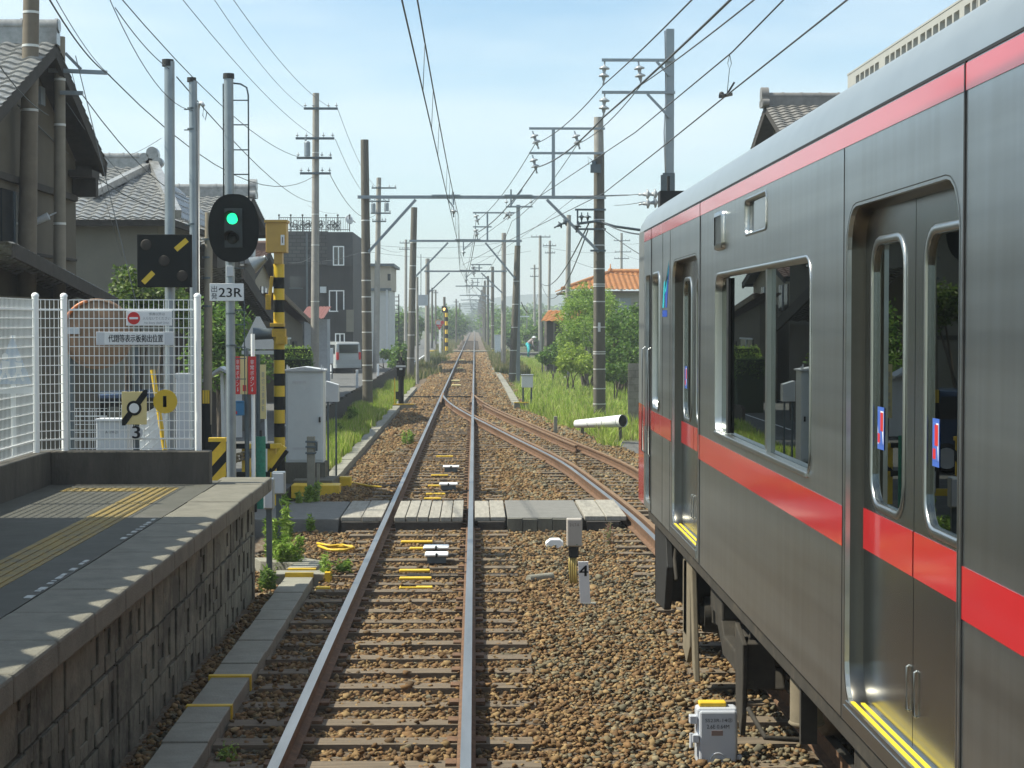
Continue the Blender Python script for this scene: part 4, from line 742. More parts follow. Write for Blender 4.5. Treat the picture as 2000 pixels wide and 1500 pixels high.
# car behind fence
def car(name, label, cat, c, rz, col, L_=3.4, W_=1.48, H_=1.5, van=False, group=None):
    s = thing(name, label, cat, (0, 0, 0), group); 
    pr = [(-L_/2, .25), (L_/2, .25), (L_/2+.02, .6), (L_/2-.05, .85), (L_/2-.75, .95), (L_/2-1.3, H_-.06), (-L_/2+.35, H_), (-L_/2+.05, .95)] if not van else [(-L_/2, .28), (L_/2, .28), (L_/2+.02, .75), (L_/2-.2, 1.0), (L_/2-.62, H_-.08), (L_/2-.8, H_), (-L_/2+.14, H_), (-L_/2+.03, H_-.1), (-L_/2-.02, .7)]
    mb = MB(); w = W_/2; top = [(x, z) for x, z in pr]; rings = []
    for y, ins in ((-w, .06), (-w+.06, 0), (w-.06, 0), (w, .06)): rings.append([Vector((x*(1-ins*.25), y*(1-(.10 if z > 1.0 else 0)), z-(ins*.3 if z > 1.2 else 0))) for x, z in pr])
    mb.loft(rings, sm=False); mb.add(rings[0], [tuple(range(len(pr)))]); mb.add(rings[-1], [tuple(range(len(pr)-1, -1, -1))]); mb.build('body', col, s, bevel=.03)
    zb, zt = (.98, H_-.12) if not van else (1.05, H_-.14)
    f0, f1 = (L_/2-1.25, -L_/2+.45) if not van else (L_/2-.75, -L_/2+.2)
    for sgn in (-1, 1):
        mb = MB(); y = sgn*(w*.945+.012)
        for (u0, u1) in ((f1, (f0+f1)/2-.04), ((f0+f1)/2+.04, f0)): mb.prism([(u0, zb), (u1, zb), (u1-.03, zt), (u0+.06, zt)], 'xz', y-.012, y+.012)
        mb.build('side_window', M['glass_d'], s)
        for ux in (-L_/2+.62, L_/2-.62):
            wh = MB(); wh.lathe([(0, -.08), (.2, -.08), (.27, -.06), (.28, 0), (.27, .06), (.2, .08)], (ux, sgn*(w-.06), .28), (0, sgn, 0), 20); wo = wh.build('wheel', RUB, s); MB().lathe([(.19, .082), (.12, .07), (0, .075)], (ux, sgn*(w-.06), .28), (0, sgn, 0), 16).build('hubcap', M['greyl'], wo)
    MB().box(-L_/2-.035, -L_/2+.1, -w*.72, w*.72, zb+.02, zt).build('rear_window', M['glass_d'], s); MB().obox((L_/2-.68 if van else L_/2-1.02, 0, (zb+zt)/2), (.04, W_*.78, zt-zb+.1), 0, 0, -.55 if not van else -.35).build('windscreen', M['glass_d'], s)
    for sgn in (-1, 1): MB().box(-L_/2-.05, -L_/2+.05, sgn*w*.86-.06, sgn*w*.86+.06, .72, 1.12 if van else .9).build('tail_lamp', M['red'], s); MB().box(L_/2-.06, L_/2+.04, sgn*w*.7-.12, sgn*w*.7+.12, .6, .74).build('headlight', M['greyl'], s)
    mb = MB(); mb.box(-L_/2-.06, -L_/2+.1, -w*.95, w*.95, .28, .48); mb.build('bumper', col, s, bevel=.02)
    s.location = c; s.rotation_euler = (0, 0, rz); return s
car('blue_car', 'dark blue small car half hidden behind the white mesh fence', 'car', (xa(200, 33), 33, -.1), math.radians(200), mat('dark blue car paint', (.03, .06, .13), .25, .3, .03, coat=.5), van=False)
car('white_van', 'small white van parked by the road before the black house', 'van', (xa(656, 99), 99, -.1), math.radians(118), mat('shaded white car paint', (.33, .345, .35), .3, 0, .03, coat=.4), 3.3, 1.48, 1.66, True)  # white paint greyed: the shade on the van is in its colour
# emergency button post
Y = 25.5; s = thing('emergency_button', 'red emergency button boards with white characters above a blue box', 'sign', (xa(480, Y), Y, -.1))
def vtext(mb, chars, cx, z0, z1, w, y):
    n = len(chars); h = (z1-z0)/n
    for i, ch in enumerate(chars):
        if ch in 'ー↓':
            mb.box(cx-w*.1, cx+w*.1, y-.001, y+.001, z1-(i+.85)*h, z1-(i+.15)*h)
            if ch == '↓': mb.prism([(cx-w*.3, z1-(i+.6)*h), (cx+w*.3, z1-(i+.6)*h), (cx, z1-(i+.98)*h)], 'xz', y-.001, y+.001)
        else: text(mb, ch, cx-w/2, cx+w/2, z1-(i+.92)*h, z1-(i+.08)*h, y)
for px0, px1, mt, chars, yy, tw in ((460, 469, M['red'], "非常ボタン↓", 0, .05), (469, 483, M['cream'], "", .01, .05), (485, 501, M['red'], "非常ボタン↓", -.02, .065)):
    a, b = at(px0, 696, Y), at(px1, 770, Y); o = MB().box(a.x, b.x, Y+yy-.01, Y+yy, b.z, a.z).build('red_board' if mt == M['red'] else 'pale_board', mt, s)
    if chars: mb = MB(); vtext(mb, chars, (a.x+b.x)/2, b.z+.03, a.z-.04, tw*.8, Y+yy-.012); mb.build('lettering', M['signw'], o)
a, b = at(474, 752, Y), at(481, 764, Y); MB().box(a.x, b.x, Y-.004, Y-.002, b.z, a.z).build('red_patch', M['red'], s)
MB().cyl((xa(493, Y), Y+.04, .2), (xa(493, Y), Y+.04, za(652, Y)), .028, n=12).build('white_post', M['wfence'], s); MB().cyl((xa(481, Y), Y+.06, -.1), (xa(480, Y), Y+.06, za(680, Y)), .03, n=12).build('grey_post', M['steel_d'], s); MB().cyl((xa(493, Y), Y+.04, -.1), (xa(493, Y), Y+.04, .35), .045, n=12).build('black_sleeve', M['black'], s)
a, b = at(460, 785, Y), at(478, 811, Y); o = MB().box(a.x, b.x, Y-.1, Y+.03, b.z, a.z).build('blue_box', M['blue'], s, bevel=.01); MB().box(a.x-.005, b.x+.005, Y-.11, Y+.035, a.z, a.z+.015).build('box_lid', M['blue'], o); MB().box(a.x-.002, a.x+.035, Y-.104, Y-.1, b.z+.02, b.z+.06).build('red_button', M['red'], o)
# white information post
Y = 27.5; a, b = at(508, 712, Y), at(520, 818, Y); s = thing('notice_post', 'narrow white notice board on a white post beside the striped pole', 'sign', (a.x, Y, -.1)); p = MB().box(a.x, b.x, Y-.012, Y, b.z, a.z).build('notice_board', M['cream'], s); MB().bar((xa(521, Y), Y+.02, -.1), (xa(516, Y), Y+.02, za(713, Y)), .03, .03).build('post', M['wfence'], s)
mb = MB(); vtext(mb, "踏切注意横断", (a.x+b.x)/2, b.z+.1, a.z-.1, .04, Y-.014); mb.build('lettering', mat('faded grey ink', 0), p)
# striped crossing post with yellow box
Y = 30.0; cx = xa(545, Y); s = thing('crossing_post', 'black and yellow striped crossing post topped by an ochre box', 'crossing signal', (cx, Y, -.1)); r = .088
z = .05; k = 0; edges = [920, 890, 853, 826, 800, 774, 753, 729, 703, 682, 658, 632, 610, 586, 564, 542, 516]; bl = MB(); bl.cyl((cx, Y, -.12), (cx, Y, za(516, Y)), r-.002, n=18)
for i in range(len(edges)-1): bl.cyl((cx, Y, za(edges[i], Y)), (cx, Y, za(edges[i+1], Y)), r+(.002 if i % 2 else 0), n=18, m=i % 2, caps=False)
bl.build('striped_pole', [M['black'], M['discy']], s)
ob = mat('ochre paint', (.50, .31, .07), .5, 0, .08, 6); x0, x1 = xa(522, Y), xa(562, Y); bx = MB().box(x0, x1, Y-.17, Y+.17, za(494, Y), za(436, Y)).build('top_box', ob, s, bevel=.008); MB().box(x0-.02, x1+.02, Y-.2, Y+.2, za(436, Y), za(431, Y)).build('box_lid', ob, bx); MB().box(xa(537, Y), xa(553, Y), Y-.12, Y+.12, za(516, Y), za(494, Y)).build('box_neck', ob, s)
nb = MB().box(x1-.09, x1-.03, Y-.178, Y-.172, za(480, Y), za(460, Y)).build('number_plate', M['signw'], bx); mb = MB(); text(mb, "1", x1-.066, x1-.055, za(476, Y), za(464, Y), Y-.180, 0, .001); mb.build('lettering', M['ink'], nb)
hn = MB(); a, b = at(517, 505, Y), at(493, 518, Y); hn.cyl(a, b, .045, .14, 20, caps=False); hn.cyl(at(520, 503, Y), a, .05, .045, 14); hn.build('horn', M['steel'], s)
mb = MB(); mb.box(cx-.10, cx+.11, Y-.14, Y+.1, za(658, Y), za(642, Y)); mb.box(cx-.13, cx+.09, Y-.15, Y+.1, za(638, Y), za(631, Y)); mb.box(cx-.04, cx+.13, Y-.14, Y+.06, za(672, Y), za(657, Y)); mb.bar((cx-.1, Y-.1, za(540, Y)), (cx-.16, Y-.1, za(605, Y)), .05); mb.box(cx-.2, cx-.12, Y-.14, Y-.06, za(605, Y), za(575, Y)); mb.build('bracket', mat('dull yellow', (.48, .30, .03), .6, 0, .2, 9), s, bevel=.006)
fl = MB(); fl.cyl((cx-.1, Y, za(652, Y)), (cx-.42, Y-.04, za(652, Y)), .085, .1, 16); fl.build('flasher_lamp', M['steel_d'], s)
# triangle-backed sign behind the post
Y = 31; s = thing('warning_triangle', 'back of a pale grey triangular road sign behind the striped post', 'sign', (xa(503, Y), Y, -.1)); A, B, C = at(504, 618, Y), at(472, 682, Y), at(540, 682, Y); MB().prism([(A.x-.03, A.z), (A.x+.03, A.z), (C.x, C.z+.05), (C.x-.02, C.z), (B.x+.02, B.z), (B.x, B.z+.05)], 'xz', Y, Y+.012).build('triangle_back', M['white'], s); a, b = at(472, 685, Y), at(536, 692, Y); MB().box(a.x, b.x, Y-.01, Y+.02, b.z, a.z).build('lower_plate', M['grey'], s); MB().cyl((xa(503, Y), Y+.06, -.1), (xa(503, Y), Y+.06, A.z), .035, n=10).build('post', M['steel_d'], s)
# grey cabinet
Y = 31; x0, x1, z0, z1 = xa(557, Y), xa(631, Y), za(903, Y), za(725, Y); s = thing('signal_cabinet', 'tall grey signal cabinet with peaked lid on a concrete base', 'cabinet', ((x0+x1)/2, Y, -.15))
c = MB().box(x0, x1, Y, Y+.5, z0, z1).build('cabinet_body', M['grey'], s, bevel=.012); MB().box(x0+.03, x1-.03, Y-.012, Y, z0+.04, z1-.05).build('door', M['grey'], c, bevel=.01)
MB().prism([(x0-.03, z1), (x1+.03, z1), (x1+.03, z1+.025), ((x0+x1)/2, z1+.075), (x0-.03, z1+.025)], 'xz', Y-.05, Y+.55).build('lid', M['greyl'], s)
mb = MB()
for x in (x0+.03, x1-.03): mb.box(x-.012, x+.012, Y+.0, Y+.02, z1, z1+.11); mb.box(x+.02, x+.036, Y+.0, Y+.02, z1, z1+.08)
mb.box(x1-.06, x1-.03, Y-.035, Y-.012, za(822, Y), za(812, Y)); mb.build('lifting_lug', M['greyl'], s)
mb = MB()
for z in (z1-.2, z0+.22): mb.box(x0+.12, x0+.35, Y-.018, Y-.012, z, z+.04)
mb.build('louvre', M['greyl'], s); MB().box(x1-.075, x1-.045, Y-.04, Y-.012, za(824, Y), za(814, Y)).build('padlock', M['dark'], s); MB().box(x0-.03, x1+.03, Y-.05, Y+.55, -.2, z0).build('base', M['conc_d'], s)
a, b = at(636, 747, Y+.6), at(661, 785, Y+.6); s = thing('small_junction_box', 'small pale junction box on a stand right of the grey cabinet', 'cabinet', (a.x, Y+.7, -.15)); MB().prism([(a.x, b.z), (b.x, b.z), (b.x, a.z-.04), (a.x+.02, a.z+.02), (a.x, a.z+.02)], 'xz', Y+.6, Y+.85).build('cabinet_body', M['greyl'], s, bevel=.006); mb = MB()
for x in (a.x+.03, b.x-.05): mb.bar((x, Y+.72, -.15), (x, Y+.72, b.z), .03)
mb.build('stand', M['steel_d'], s)
# concrete post with clamps, silver boxes at the platform end
Y = 27.6; a = at(607, 852, Y); s = thing('clamp_post', 'short square concrete post with metal clamps before the grey cabinet', 'post', (a.x, Y, -.15)); MB().box(a.x-.055, a.x+.06, Y-.06, Y+.06, -.2, a.z).build('shaft', M['conc'], s, bevel=.008); mb = MB()
for py in (862, 872, 884): mb.box(a.x-.075, a.x+.08, Y-.08, Y+.08, za(py, Y)-.012, za(py, Y)+.012)
mb.box(a.x+.07, a.x+.1, Y-.05, Y+.05, za(880, Y), za(862, Y)); mb.build('clamp', M['steel_d'], s); MB().box(a.x+.09, a.x+.13, Y-.03, Y+.03, -.2, za(905, Y)).build('stub', M['conc'], s)
Y = 21.6
for nm, lb, p in (('terminal_box', 'metal terminal box on a post at the platform end corner', (530, 922, 556, 966, 21.6)), ('meter_box', 'lower grey metal box against the platform end face', (514, 935, 534, 995, 20.3))):
    a, b = at(p[0], p[1], p[4]), at(p[2], p[3], p[4]); s = thing(nm, lb, 'box', (a.x, p[4], -.15)); MB().box(a.x, b.x, p[4], p[4]+.16, b.z, a.z).build('casing', M['steel'], s, bevel=.014); MB().box(a.x+.012, b.x-.012, p[4]-.008, p[4], b.z+.015, a.z-.015).build('door', M['greyl'], s, bevel=.004); MB().box((a.x+b.x)/2-.03, (a.x+b.x)/2+.03, p[4]+.05, p[4]+.11, -.2, b.z).build('stand', M['steel_d'], s)
# yellow and black barriers
Y = 26.5; s = thing('crossing_barrier', 'yellow and black painted steel guard frame by the striped post', 'barrier', (xa(510, Y), Y, -.1)); yb = MB(); kb = MB()
for px in (480, 530): yb.box(xa(px, Y)-.06, xa(px, Y)+.06, Y-.06, Y+.06, -.1, za(868, Y))
for py in (870, 925):
    z = za(py, Y); xs = [440+i*22 for i in range(6)]
    for i in range(5): (yb if i % 2 == 0 else kb).bar((xa(xs[i], Y), Y-.08, z), (xa(xs[i+1], Y), Y-.08, z), .07)
yb.bar(at(527, 912, Y-.1), at(556, 872, Y-.1), .1, .07); kb.bar(at(522, 930, Y-.06), at(560, 880, Y-.06), .1, .07); yb.box(xa(410, Y), xa(460, Y), Y-.3, Y-.22, .12, .22)
yb.build('yellow_bar', M['yellow'], s, bevel=.006); kb.build('black_bar', M['black'], s)
mb = MB()
for i in range(5): mb.tube([at(458+i*9+7*math.cos(t), 896-i*3+7*math.sin(t), Y-.16+i*.02) for t in [k*.7 for k in range(10)]], .02, 5)
mb.build('coiled_rope', mat('rope', (.22, .17, .10), .9), s)
Y = 24; s = thing('striped_guard_board', 'yellow black diagonal guard board behind the parapet end', 'barrier', (xa(422, Y), Y, -.1)); p = MB().box(xa(409, Y), xa(440, Y), Y, Y+.05, .1, za(862, Y)).build('board', M['black'], s); mb = MB()
x0, x1, zt = xa(409, Y), xa(440, Y), za(862, Y)
for i in range(3): z = .1+i*.33; mb.prism([(x0, z-.05), (x0, z+.13), (x1, z+.36), (x1, z+.18)], 'xz', Y-.004, Y-.001)
mb.build('yellow_stripe', M['yellow'], p); MB().box(x0-.02, x1, Y-.02, Y+.1, zt, zt+.05).build('top_rail', M['yellow'], s)
Y = 26; s = thing('green_net_roll', 'roll of green netting standing by the notice post', 'netting', (xa(508, Y), Y, -.1)); MB().cyl((xa(508, Y), Y, -.1), (xa(508, Y), Y, za(852, Y)), .07, n=12).build('roll', mat('green net', (.03, .20, .13), .8, 0, .3, 30), s); MB().cyl((xa(508, Y), Y, za(852, Y)), (xa(508, Y), Y, za(840, Y)), .02, n=8).build('core_tube', M['dark'], s)
Y = 30.5; a = at(424, 745, Y); s = thing('roofed_board', 'small white wooden notice shelter with pitched roof behind the signal mast', 'notice board', (a.x, Y, -.1)); mb = MB(); ca_ = at(432, 716, Y)
mb.prism([(ca_.x-.28, ca_.z-.2), (ca_.x, ca_.z), (ca_.x+.3, ca_.z-.16), (ca_.x+.3, ca_.z-.2), (ca_.x, ca_.z-.05), (ca_.x-.28, ca_.z-.25)], 'xz', Y-.2, Y+.4); mb.build('roof', M['greyl'], s); MB().bar((xa(436, Y), Y, -.1), (xa(433, Y), Y, ca_.z-.1), .05).build('post', M['wfence'], s); MB().box(xa(436, Y), xa(470, Y), Y+.1, Y+.13, .7, ca_.z-.15).build('panel', M['white'], s)
Y = 29; s = thing('conduit_pole', 'thin tan conduit pole with yellow and black wrap low down', 'pole', (xa(403, Y), Y, -.1)); pole_part(s, 'shaft', 408, 415, 402, Y, -.1, .075, .06, mat('tan pipe', (.25, .22, .17), .8, 0, .1)); mb = MB()
for i, px in enumerate((397.5, 402.5, 407)): a, b = at(px, 762, Y-.085), at(px, 788, Y-.085); mb.box(a.x-.016, a.x+.016, Y-.09, Y-.084, b.z, a.z)
mb.build('yellow_wrap', M['yellow'], s); MB().cyl((xa(402, Y), Y, -.1), (xa(402.3, Y), Y, za(762, Y)), .083, n=14).build('black_wrap', M['black'], s); mb = MB()
for py in (470, 505, 545, 600): mb.cyl((xa(405, Y), Y, za(py, Y)), (xa(405, Y), Y, za(py, Y)+.03), .078, n=12)
mb.build('strap', M['steel_d'], s)
# ------------------------------------------------------------ right foreground items
Y = 18.1; a, b = at(1129, 1097, Y), at(1154, 1184, Y); s = thing('number_stake', 'white leaning stake numbered 4 in the ballast', 'marker', (a.x, Y, -.2)); R_ = MB(); R_.add([(a.x, Y-.012, a.z), (at(1149, 1097, Y).x, Y-.012, a.z), (b.x, Y-.012, b.z-.03), (at(1134, 1183, Y).x, Y-.012, b.z-.03), (a.x, Y+.012, a.z), (at(1149, 1097, Y).x, Y+.012, a.z), (b.x, Y+.012, b.z-.03), (at(1134, 1183, Y).x, Y+.012, b.z-.03)], [(0, 1, 2, 3), (4, 5, 6, 7), (0, 1, 5, 4), (1, 2, 6, 5), (2, 3, 7, 6), (3, 0, 4, 7)]); p = R_.build('stake', M['white'], s); mb = MB(); c0, c1 = at(1131, 1125, Y), at(1148, 1104, Y); text(mb, "4", c0.x, c1.x, c0.z, c1.z, Y-.014, 0, .003); mb.build('lettering', M['ink'], p); MB().box(at(1134, 1183, Y).x, b.x+.05, Y-.02, Y+.1, -.19, -.165).build('foot', M['conc'], s)
Y = 19.6; a, b = at(1107, 1013, Y), at(1137, 1068, Y); s = thing('cable_head_box', 'beige cable head box on yellow cables behind the 4 stake', 'junction box', ((a.x+b.x)/2, Y, -.2)); be = mat('beige casing', (.42, .38, .34), .5, 0, .06); c = MB().box(a.x, b.x, Y, Y+.1, b.z, a.z).build('casing', be, s, bevel=.012); MB().box(a.x+.008, b.x-.008, Y-.012, Y, b.z+.01, a.z-.01).build('cover', be, c, bevel=.008); mb = MB(); text(mb, "21LT-K", a.x+.03, b.x-.03, a.z-.08, a.z-.05, Y-.0145); mb.build('lettering', mat('faded brown ink', (.12, .09, .08), .6, 0, 0), c); MB().box(a.x+.025, b.x-.035, Y+.02, Y+.1, za(1090, Y), b.z).build('boot', RUB, s); mb = MB()
for i in range(4): mb.tube([(a.x+.035+i*.022, Y+.05, za(1088, Y)), (a.x+.03+i*.022, Y+.03, za(1105, Y)), (a.x+.045+i*.02, Y+.02-.01*i, -.2)], .011, 6)
mb.build('cable', mat('yellowed cable', (.45, .34, .10), .6), s); MB().box(a.x+.1, a.x+.115, Y-.013, Y-.011, b.z+.02, b.z+.03).build('tag', mat('green tag', (.1, .2, .12)), c)
Y = 24.2*.94; a = at(1083, 1046, Y); s = tag(MB().prism([(a.x-.11, -.2), (a.x+.11, -.2), (a.x+.11, -.11), (a.x+.06, -.075), (a.x-.05, -.075), (a.x-.11, -.12)], 'xz', Y-.06, Y+.12).build('ground_cap', M['white'], None, (a.x, Y, -.2), bevel=.01), 'small white cap on the ballast left of the beige box', 'cover')
Y = 11.6; a, b = at(1361, 1383, Y), at(1441, 1500, Y); s = thing('lineside_box', 'light grey lineside equipment box with yellow top in the foreground', 'junction box', ((a.x+b.x)/2, Y, -.25)); lb = mat('pale blue grey casing', (.47, .49, .54), .42, 0, .04, coat=.2); c = MB().box(a.x, b.x, Y, Y+.13, -.2, a.z).build('casing', lb, s, bevel=.018); d = MB().box(a.x+.014, b.x-.012, Y-.03, Y, -.18, a.z-.014).build('lid', lb, s, bevel=.014); MB().box(a.x+.02, b.x-.07, Y+.03, Y+.12, a.z, a.z+.03).build('yellow_top', M['yellow'], s, bevel=.008); mb = MB()
text(mb, "SS23R-14②", a.x+.05, b.x-.04, a.z-.085, a.z-.06, Y-.032); text(mb, "2.6E 0.64M", a.x+.06, b.x-.06, a.z-.125, a.z-.10, Y-.032); mb.build('lettering', M['ink'], d); MB().box(a.x+.09, b.x-.1, Y-.0325, Y-.030, a.z-.17, a.z-.138).build('rating_plate', mat('plate brown', (.25, .17, .15)), d); mb = MB(); mb.lathe([(.052, 0), (.052, .003), (.044, .003), (.044, 0)], ((a.x+b.x)/2, Y-.03, a.z-.33), (0, -1, 0), 24); mb.box((a.x+b.x)/2-.075, (a.x+b.x)/2+.075, Y-.033, Y-.03, a.z-.34, a.z-.32); mb.build('cast_emblem', lb, d)
mb = MB(); mb.box(a.x-.045, a.x, Y-.01, Y+.06, a.z-.10, a.z-.05); mb.box(a.x-.03, a.x+.012, Y-.035, Y+.02, a.z-.215, a.z-.165); mb.cyl((a.x-.035, Y, a.z-.16), (a.x-.035, Y, a.z-.25), .013, n=8); mb.box(b.x-.005, b.x+.03, Y-.01, Y+.04, a.z-.05, a.z-.02); mb.box(b.x-.005, b.x+.025, Y-.01, Y+.04, a.z-.33, a.z-.30); mb.build('hasp', lb, s, bevel=.004); MB().box((a.x+b.x)/2-.04, (a.x+b.x)/2+.04, Y+.04, Y+.12, -.3, -.2).build('stand', M['steel_d'], s)
# white beacons between the rails
wb = [(881, 911, 32, 'white track beacon farther behind the plank crossing'), (876, 945, 36, 'white track beacon just behind the plank crossing'), (852, 1068, 50, 'white track beacon nearest the front of the plank crossing'), (853, 1082, 46, 'white track beacon lowest of the pair before the crossing')]
for k, (px, py, wpx, lb_) in enumerate(wb):
    d = ray(px, py); t = (-.07-CAMZ)/d.z; Y = d.y*t; cx = d.x*t; w = wpx*Y/F; s = thing('track_beacon', lb_, 'track beacon', (cx, Y, -.16), 'white track beacons between the rails')
    MB().box(cx-w/2, cx+w/2, Y-.14, Y+.14, -.085, -.055).build('cover_plate', M['white'], s, bevel=.012); MB().box(cx-w*.4, cx+w*.4, Y-.12, Y+.12, -.16, -.085).build('bracket', M['steel_d'], s); MB().box(cx-.012, cx+.012, Y-.15, Y-.12, -.09, -.045).build('bolt', M['dark'], s)
for k, (px, py) in enumerate(((891, 752), (890, 743), (898, 719), (901, 703), (903, 685))):
    d = ray(px, py); t = (-.09-CAMZ)/d.z; Y = d.y*t; cx = d.x*t
    tag(MB().box(cx-.2, cx+.2, Y-.2, Y+.2, -.15, -.07).build('distant_beacon', M['cream'], None, (cx, Y, -.15), bevel=.02), ('pale track beacon at the start of the turnout blades', 'pale track beacon just past the turnout', 'pale track beacon midway to the distant crossing', 'pale track beacon short of the distant crossing', 'pale track beacon at the distant crossing')[k], 'track beacon', 'pale beacons far down the track')
# yellow cables on ballast
def on_bed(px, py, z=-.15):
    d = ray(px, py); t = (z-CAMZ)/d.z; return Vector((d.x*t, d.y*t, z))
tag(MB().tube([on_bed(*p) for p in ((650, 925), (665, 935), (690, 943), (720, 949), (745, 951))], .018, 6).build('yellow_cable', M['yellow'], None, on_bed(700, 945)), 'yellow cable looping from the duct corner onto the ballast', 'cable')
for k, (pts, lb_) in enumerate(((((620, 1061), (645, 1066), (668, 1064), (692, 1070)), 'upper yellow cable lying left of the rail before the crossing'), (((622, 1066), (640, 1073), (665, 1076), (690, 1070)), 'lower yellow cable lying left of the rail before the crossing'))): tag(MB().tube([on_bed(*p, -.13) for p in pts], .016, 6).build('yellow_cable', M['yellow'], None, on_bed(650, 1065)), lb_, 'cable')
p0 = on_bed(1032, 1131, -.16); p1 = on_bed(1078, 1126, -.16); tag(MB().cyl(p0, p1, .045, n=10).build('pipe_stub', M['conc'], None, p0), 'short concrete pipe lying in the ballast before the 4 stake', 'pipe')
# white box on legs, white pipe, marker post (right)
Y = 62; a, b = at(1019, 733, Y), at(1041, 757, Y); s = thing('white_cabinet', 'white cabinet on two legs beside the tall grass', 'cabinet', ((a.x+b.x)/2, Y, -.4)); MB().box(a.x, b.x, Y, Y+.3, b.z, a.z).build('cabinet_body', M['white'], s, bevel=.012); MB().box(a.x-.02, b.x+.02, Y-.03, Y+.33, a.z, a.z+.025).build('lid', M['greyl'], s)
for x in (a.x+.05, b.x-.05): MB().box(x-.03, x+.03, Y+.1, Y+.16, -.45, b.z).build('leg', M['steel_d'], s)
a, b = at(1126, 828, 46.5), at(1217, 822, 45.2); s = thing('white_pipe', 'large white pipe lying raised above the grass by the track', 'pipe', (a.x, 45, -.4)); mb = MB(); d = (b-a).normalized(); mb.cyl(a, b, .10, .155, 28, caps=False); mb.cyl(a+d*.02, b-d*.01, .092, .145, 28, caps=False); mb.add([a+Vector((0, .1*math.cos(t), .1*math.sin(t))) for t in [k*math.pi/8 for k in range(16)]], [tuple(range(16))]); mb.build('barrel', M['white'], s)
for f in (.3, .62, .93): MB().cyl(a+(b-a)*f, a+(b-a)*f+d*.012, (.10+.055*f)+.003, n=28, caps=False).build('joint_ring', M['steel_d'], s)
MB().cyl(b-d*.03, b-d*.02, .15, n=28).build('dark_bore_disc', M['black'], s)  # black disc in the mouth paints the darkness inside the pipe
for p in (a+d*.22, b-d*.1, (a+b)/2): MB().box(p.x-.04, p.x+.04, p.y-.04, p.y+.04, -.45, p.z-.1).build('support', M['conc_d'], s)
Y = 46; a = at(1085, 813, Y); s = tag(MB().box(a.x-.045, a.x+.045, Y-.04, Y+.04, -.4, a.z).build('boundary_post', M['conc'], None, (a.x, Y, -.4), bevel=.01), 'small pale concrete marker post left of the white pipe', 'post')
# ------------------------------------------------------------ houses
def gable_house(name, label, xg, xe, yr, hw, ze, zr, tmat, wmat, over=.45, pitch=.28, trim=None, ze2=None, orn=1):
    s = thing(name, label, 'house', ((xg+xe)/2, yr, -.1)); a, b = min(xg, xe), max(xg, xe); ze2 = ze if ze2 is None else ze2
    mb = MB(); tile_roof(mb, (a, yr-hw, ze), (b-a, 0, 0), (0, hw, zr-ze), pitch, .27, .04); tile_roof(mb, (b, yr+hw, ze2), (a-b, 0, 0), (0, -hw, zr-ze2), pitch, .27, .04); rf = mb.build('roof', tmat, s)
    mb = MB(); mb.box(a-.02, b+.02, yr-.12, yr+.12, zr-.02, zr+.22); mb.cyl((a-.04, yr, zr+.26), (b+.04, yr, zr+.26), .10, n=10)
    k = int((b-a)/.5)
    for i in range(k+1): x = a+(b-a)*i/k; mb.cyl((x-.02, yr, zr+.26), (x+.02, yr, zr+.26), .115, n=10)
    sg = 1 if xg > xe else -1
    if orn:
        mb.cyl((xg-.1, yr, zr+.3), (xg+.1, yr, zr+.3), .2, n=14); mb.box(xg-.09, xg+.09, yr-.22, yr+.22, zr-.05, zr+.22)
        for q in (-.24, .24): mb.cyl((xg-.09, yr+q, zr+.06), (xg+.09, yr+q, zr+.06), .1, n=12)
    mb.build('ridge', tmat, rf)
    mb = MB()
    for yy, zz in ((yr-hw, ze), (yr+hw, ze2)):
        for x in (a+.05, b-.05): mb.bar((x, yy, zz-.10), (x, yr, zr-.10), .07, .2)
        mb.bar((a, yy+(.12 if yy < yr else -.12), zz-.08), (b, yy+(.12 if yy < yr else -.12), zz-.08), .1, .12)
    mb.build('barge_board', M['woodd'], s); mb = MB()
    for yy, zz in ((yr-hw, ze), (yr+hw, ze2)): mb.add([(a+.1, yy, zz-.07), (b-.1, yy, zz-.07), (b-.1, yr, zr-.07), (a+.1, yr, zr-.07)], [(0, 1, 2, 3)])
    mb.build('soffit', M['woodd'], s)
    o = over; sl, sl2 = (zr-ze)/hw, (zr-ze2)/hw; w = MB(); w.prism([(yr-hw+o, -.2), (yr+hw-o, -.2), (yr+hw-o, ze2+sl2*o-.12), (yr, zr-.12), (yr-hw+o, ze+sl*o-.12)], 'yz', a+o, b-o); w.build('wall', wmat, s); return s
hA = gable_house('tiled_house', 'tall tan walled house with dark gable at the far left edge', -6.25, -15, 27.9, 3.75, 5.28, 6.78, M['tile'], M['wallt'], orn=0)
mb = MB(); mb.box(-6.69, -6.62, 24.6, 31, 4.62, 4.72); mb.box(-6.69, -6.64, 24.6, 31, 3.62, 3.66); mb.build('wall_trim', M['woodd'], hA)
mb = MB(); tile_roof(mb, (-5.85, 30.4, 2.98), (-1.6, 0, 0), (0, -6.8, .62), .28, .27, .04); mb.build('lower_roof', M['tile'], hA)
MB().box(-7, -6.1, 24.3, 30, -.2, 2.95).build('lower_wall', M['wallt'], hA); mb = MB(); mb.bar((-5.86, 30.4, 2.9), (-5.86, 23.6, 3.52), .05, .18); mb.build('barge_board', M['woodd'], hA)
mb = MB(); mb.box(-6.68, -6.3, 30.6, 31.2, 5.0, 5.12); mb.box(-6.68, -6.3, 30.9, 31.1, 4.7, 5.0); mb.build('eave_bracket', M['woodd'], hA)
w = MB().box(-6.69, -6.66, 26.2, 27.6, 3.75, 4.5).build('window', M['glass_d'], hA); MB().box(-6.66, -6.645, 26.87, 26.93, 3.75, 4.5).build('sash', M['steel_d'], w)
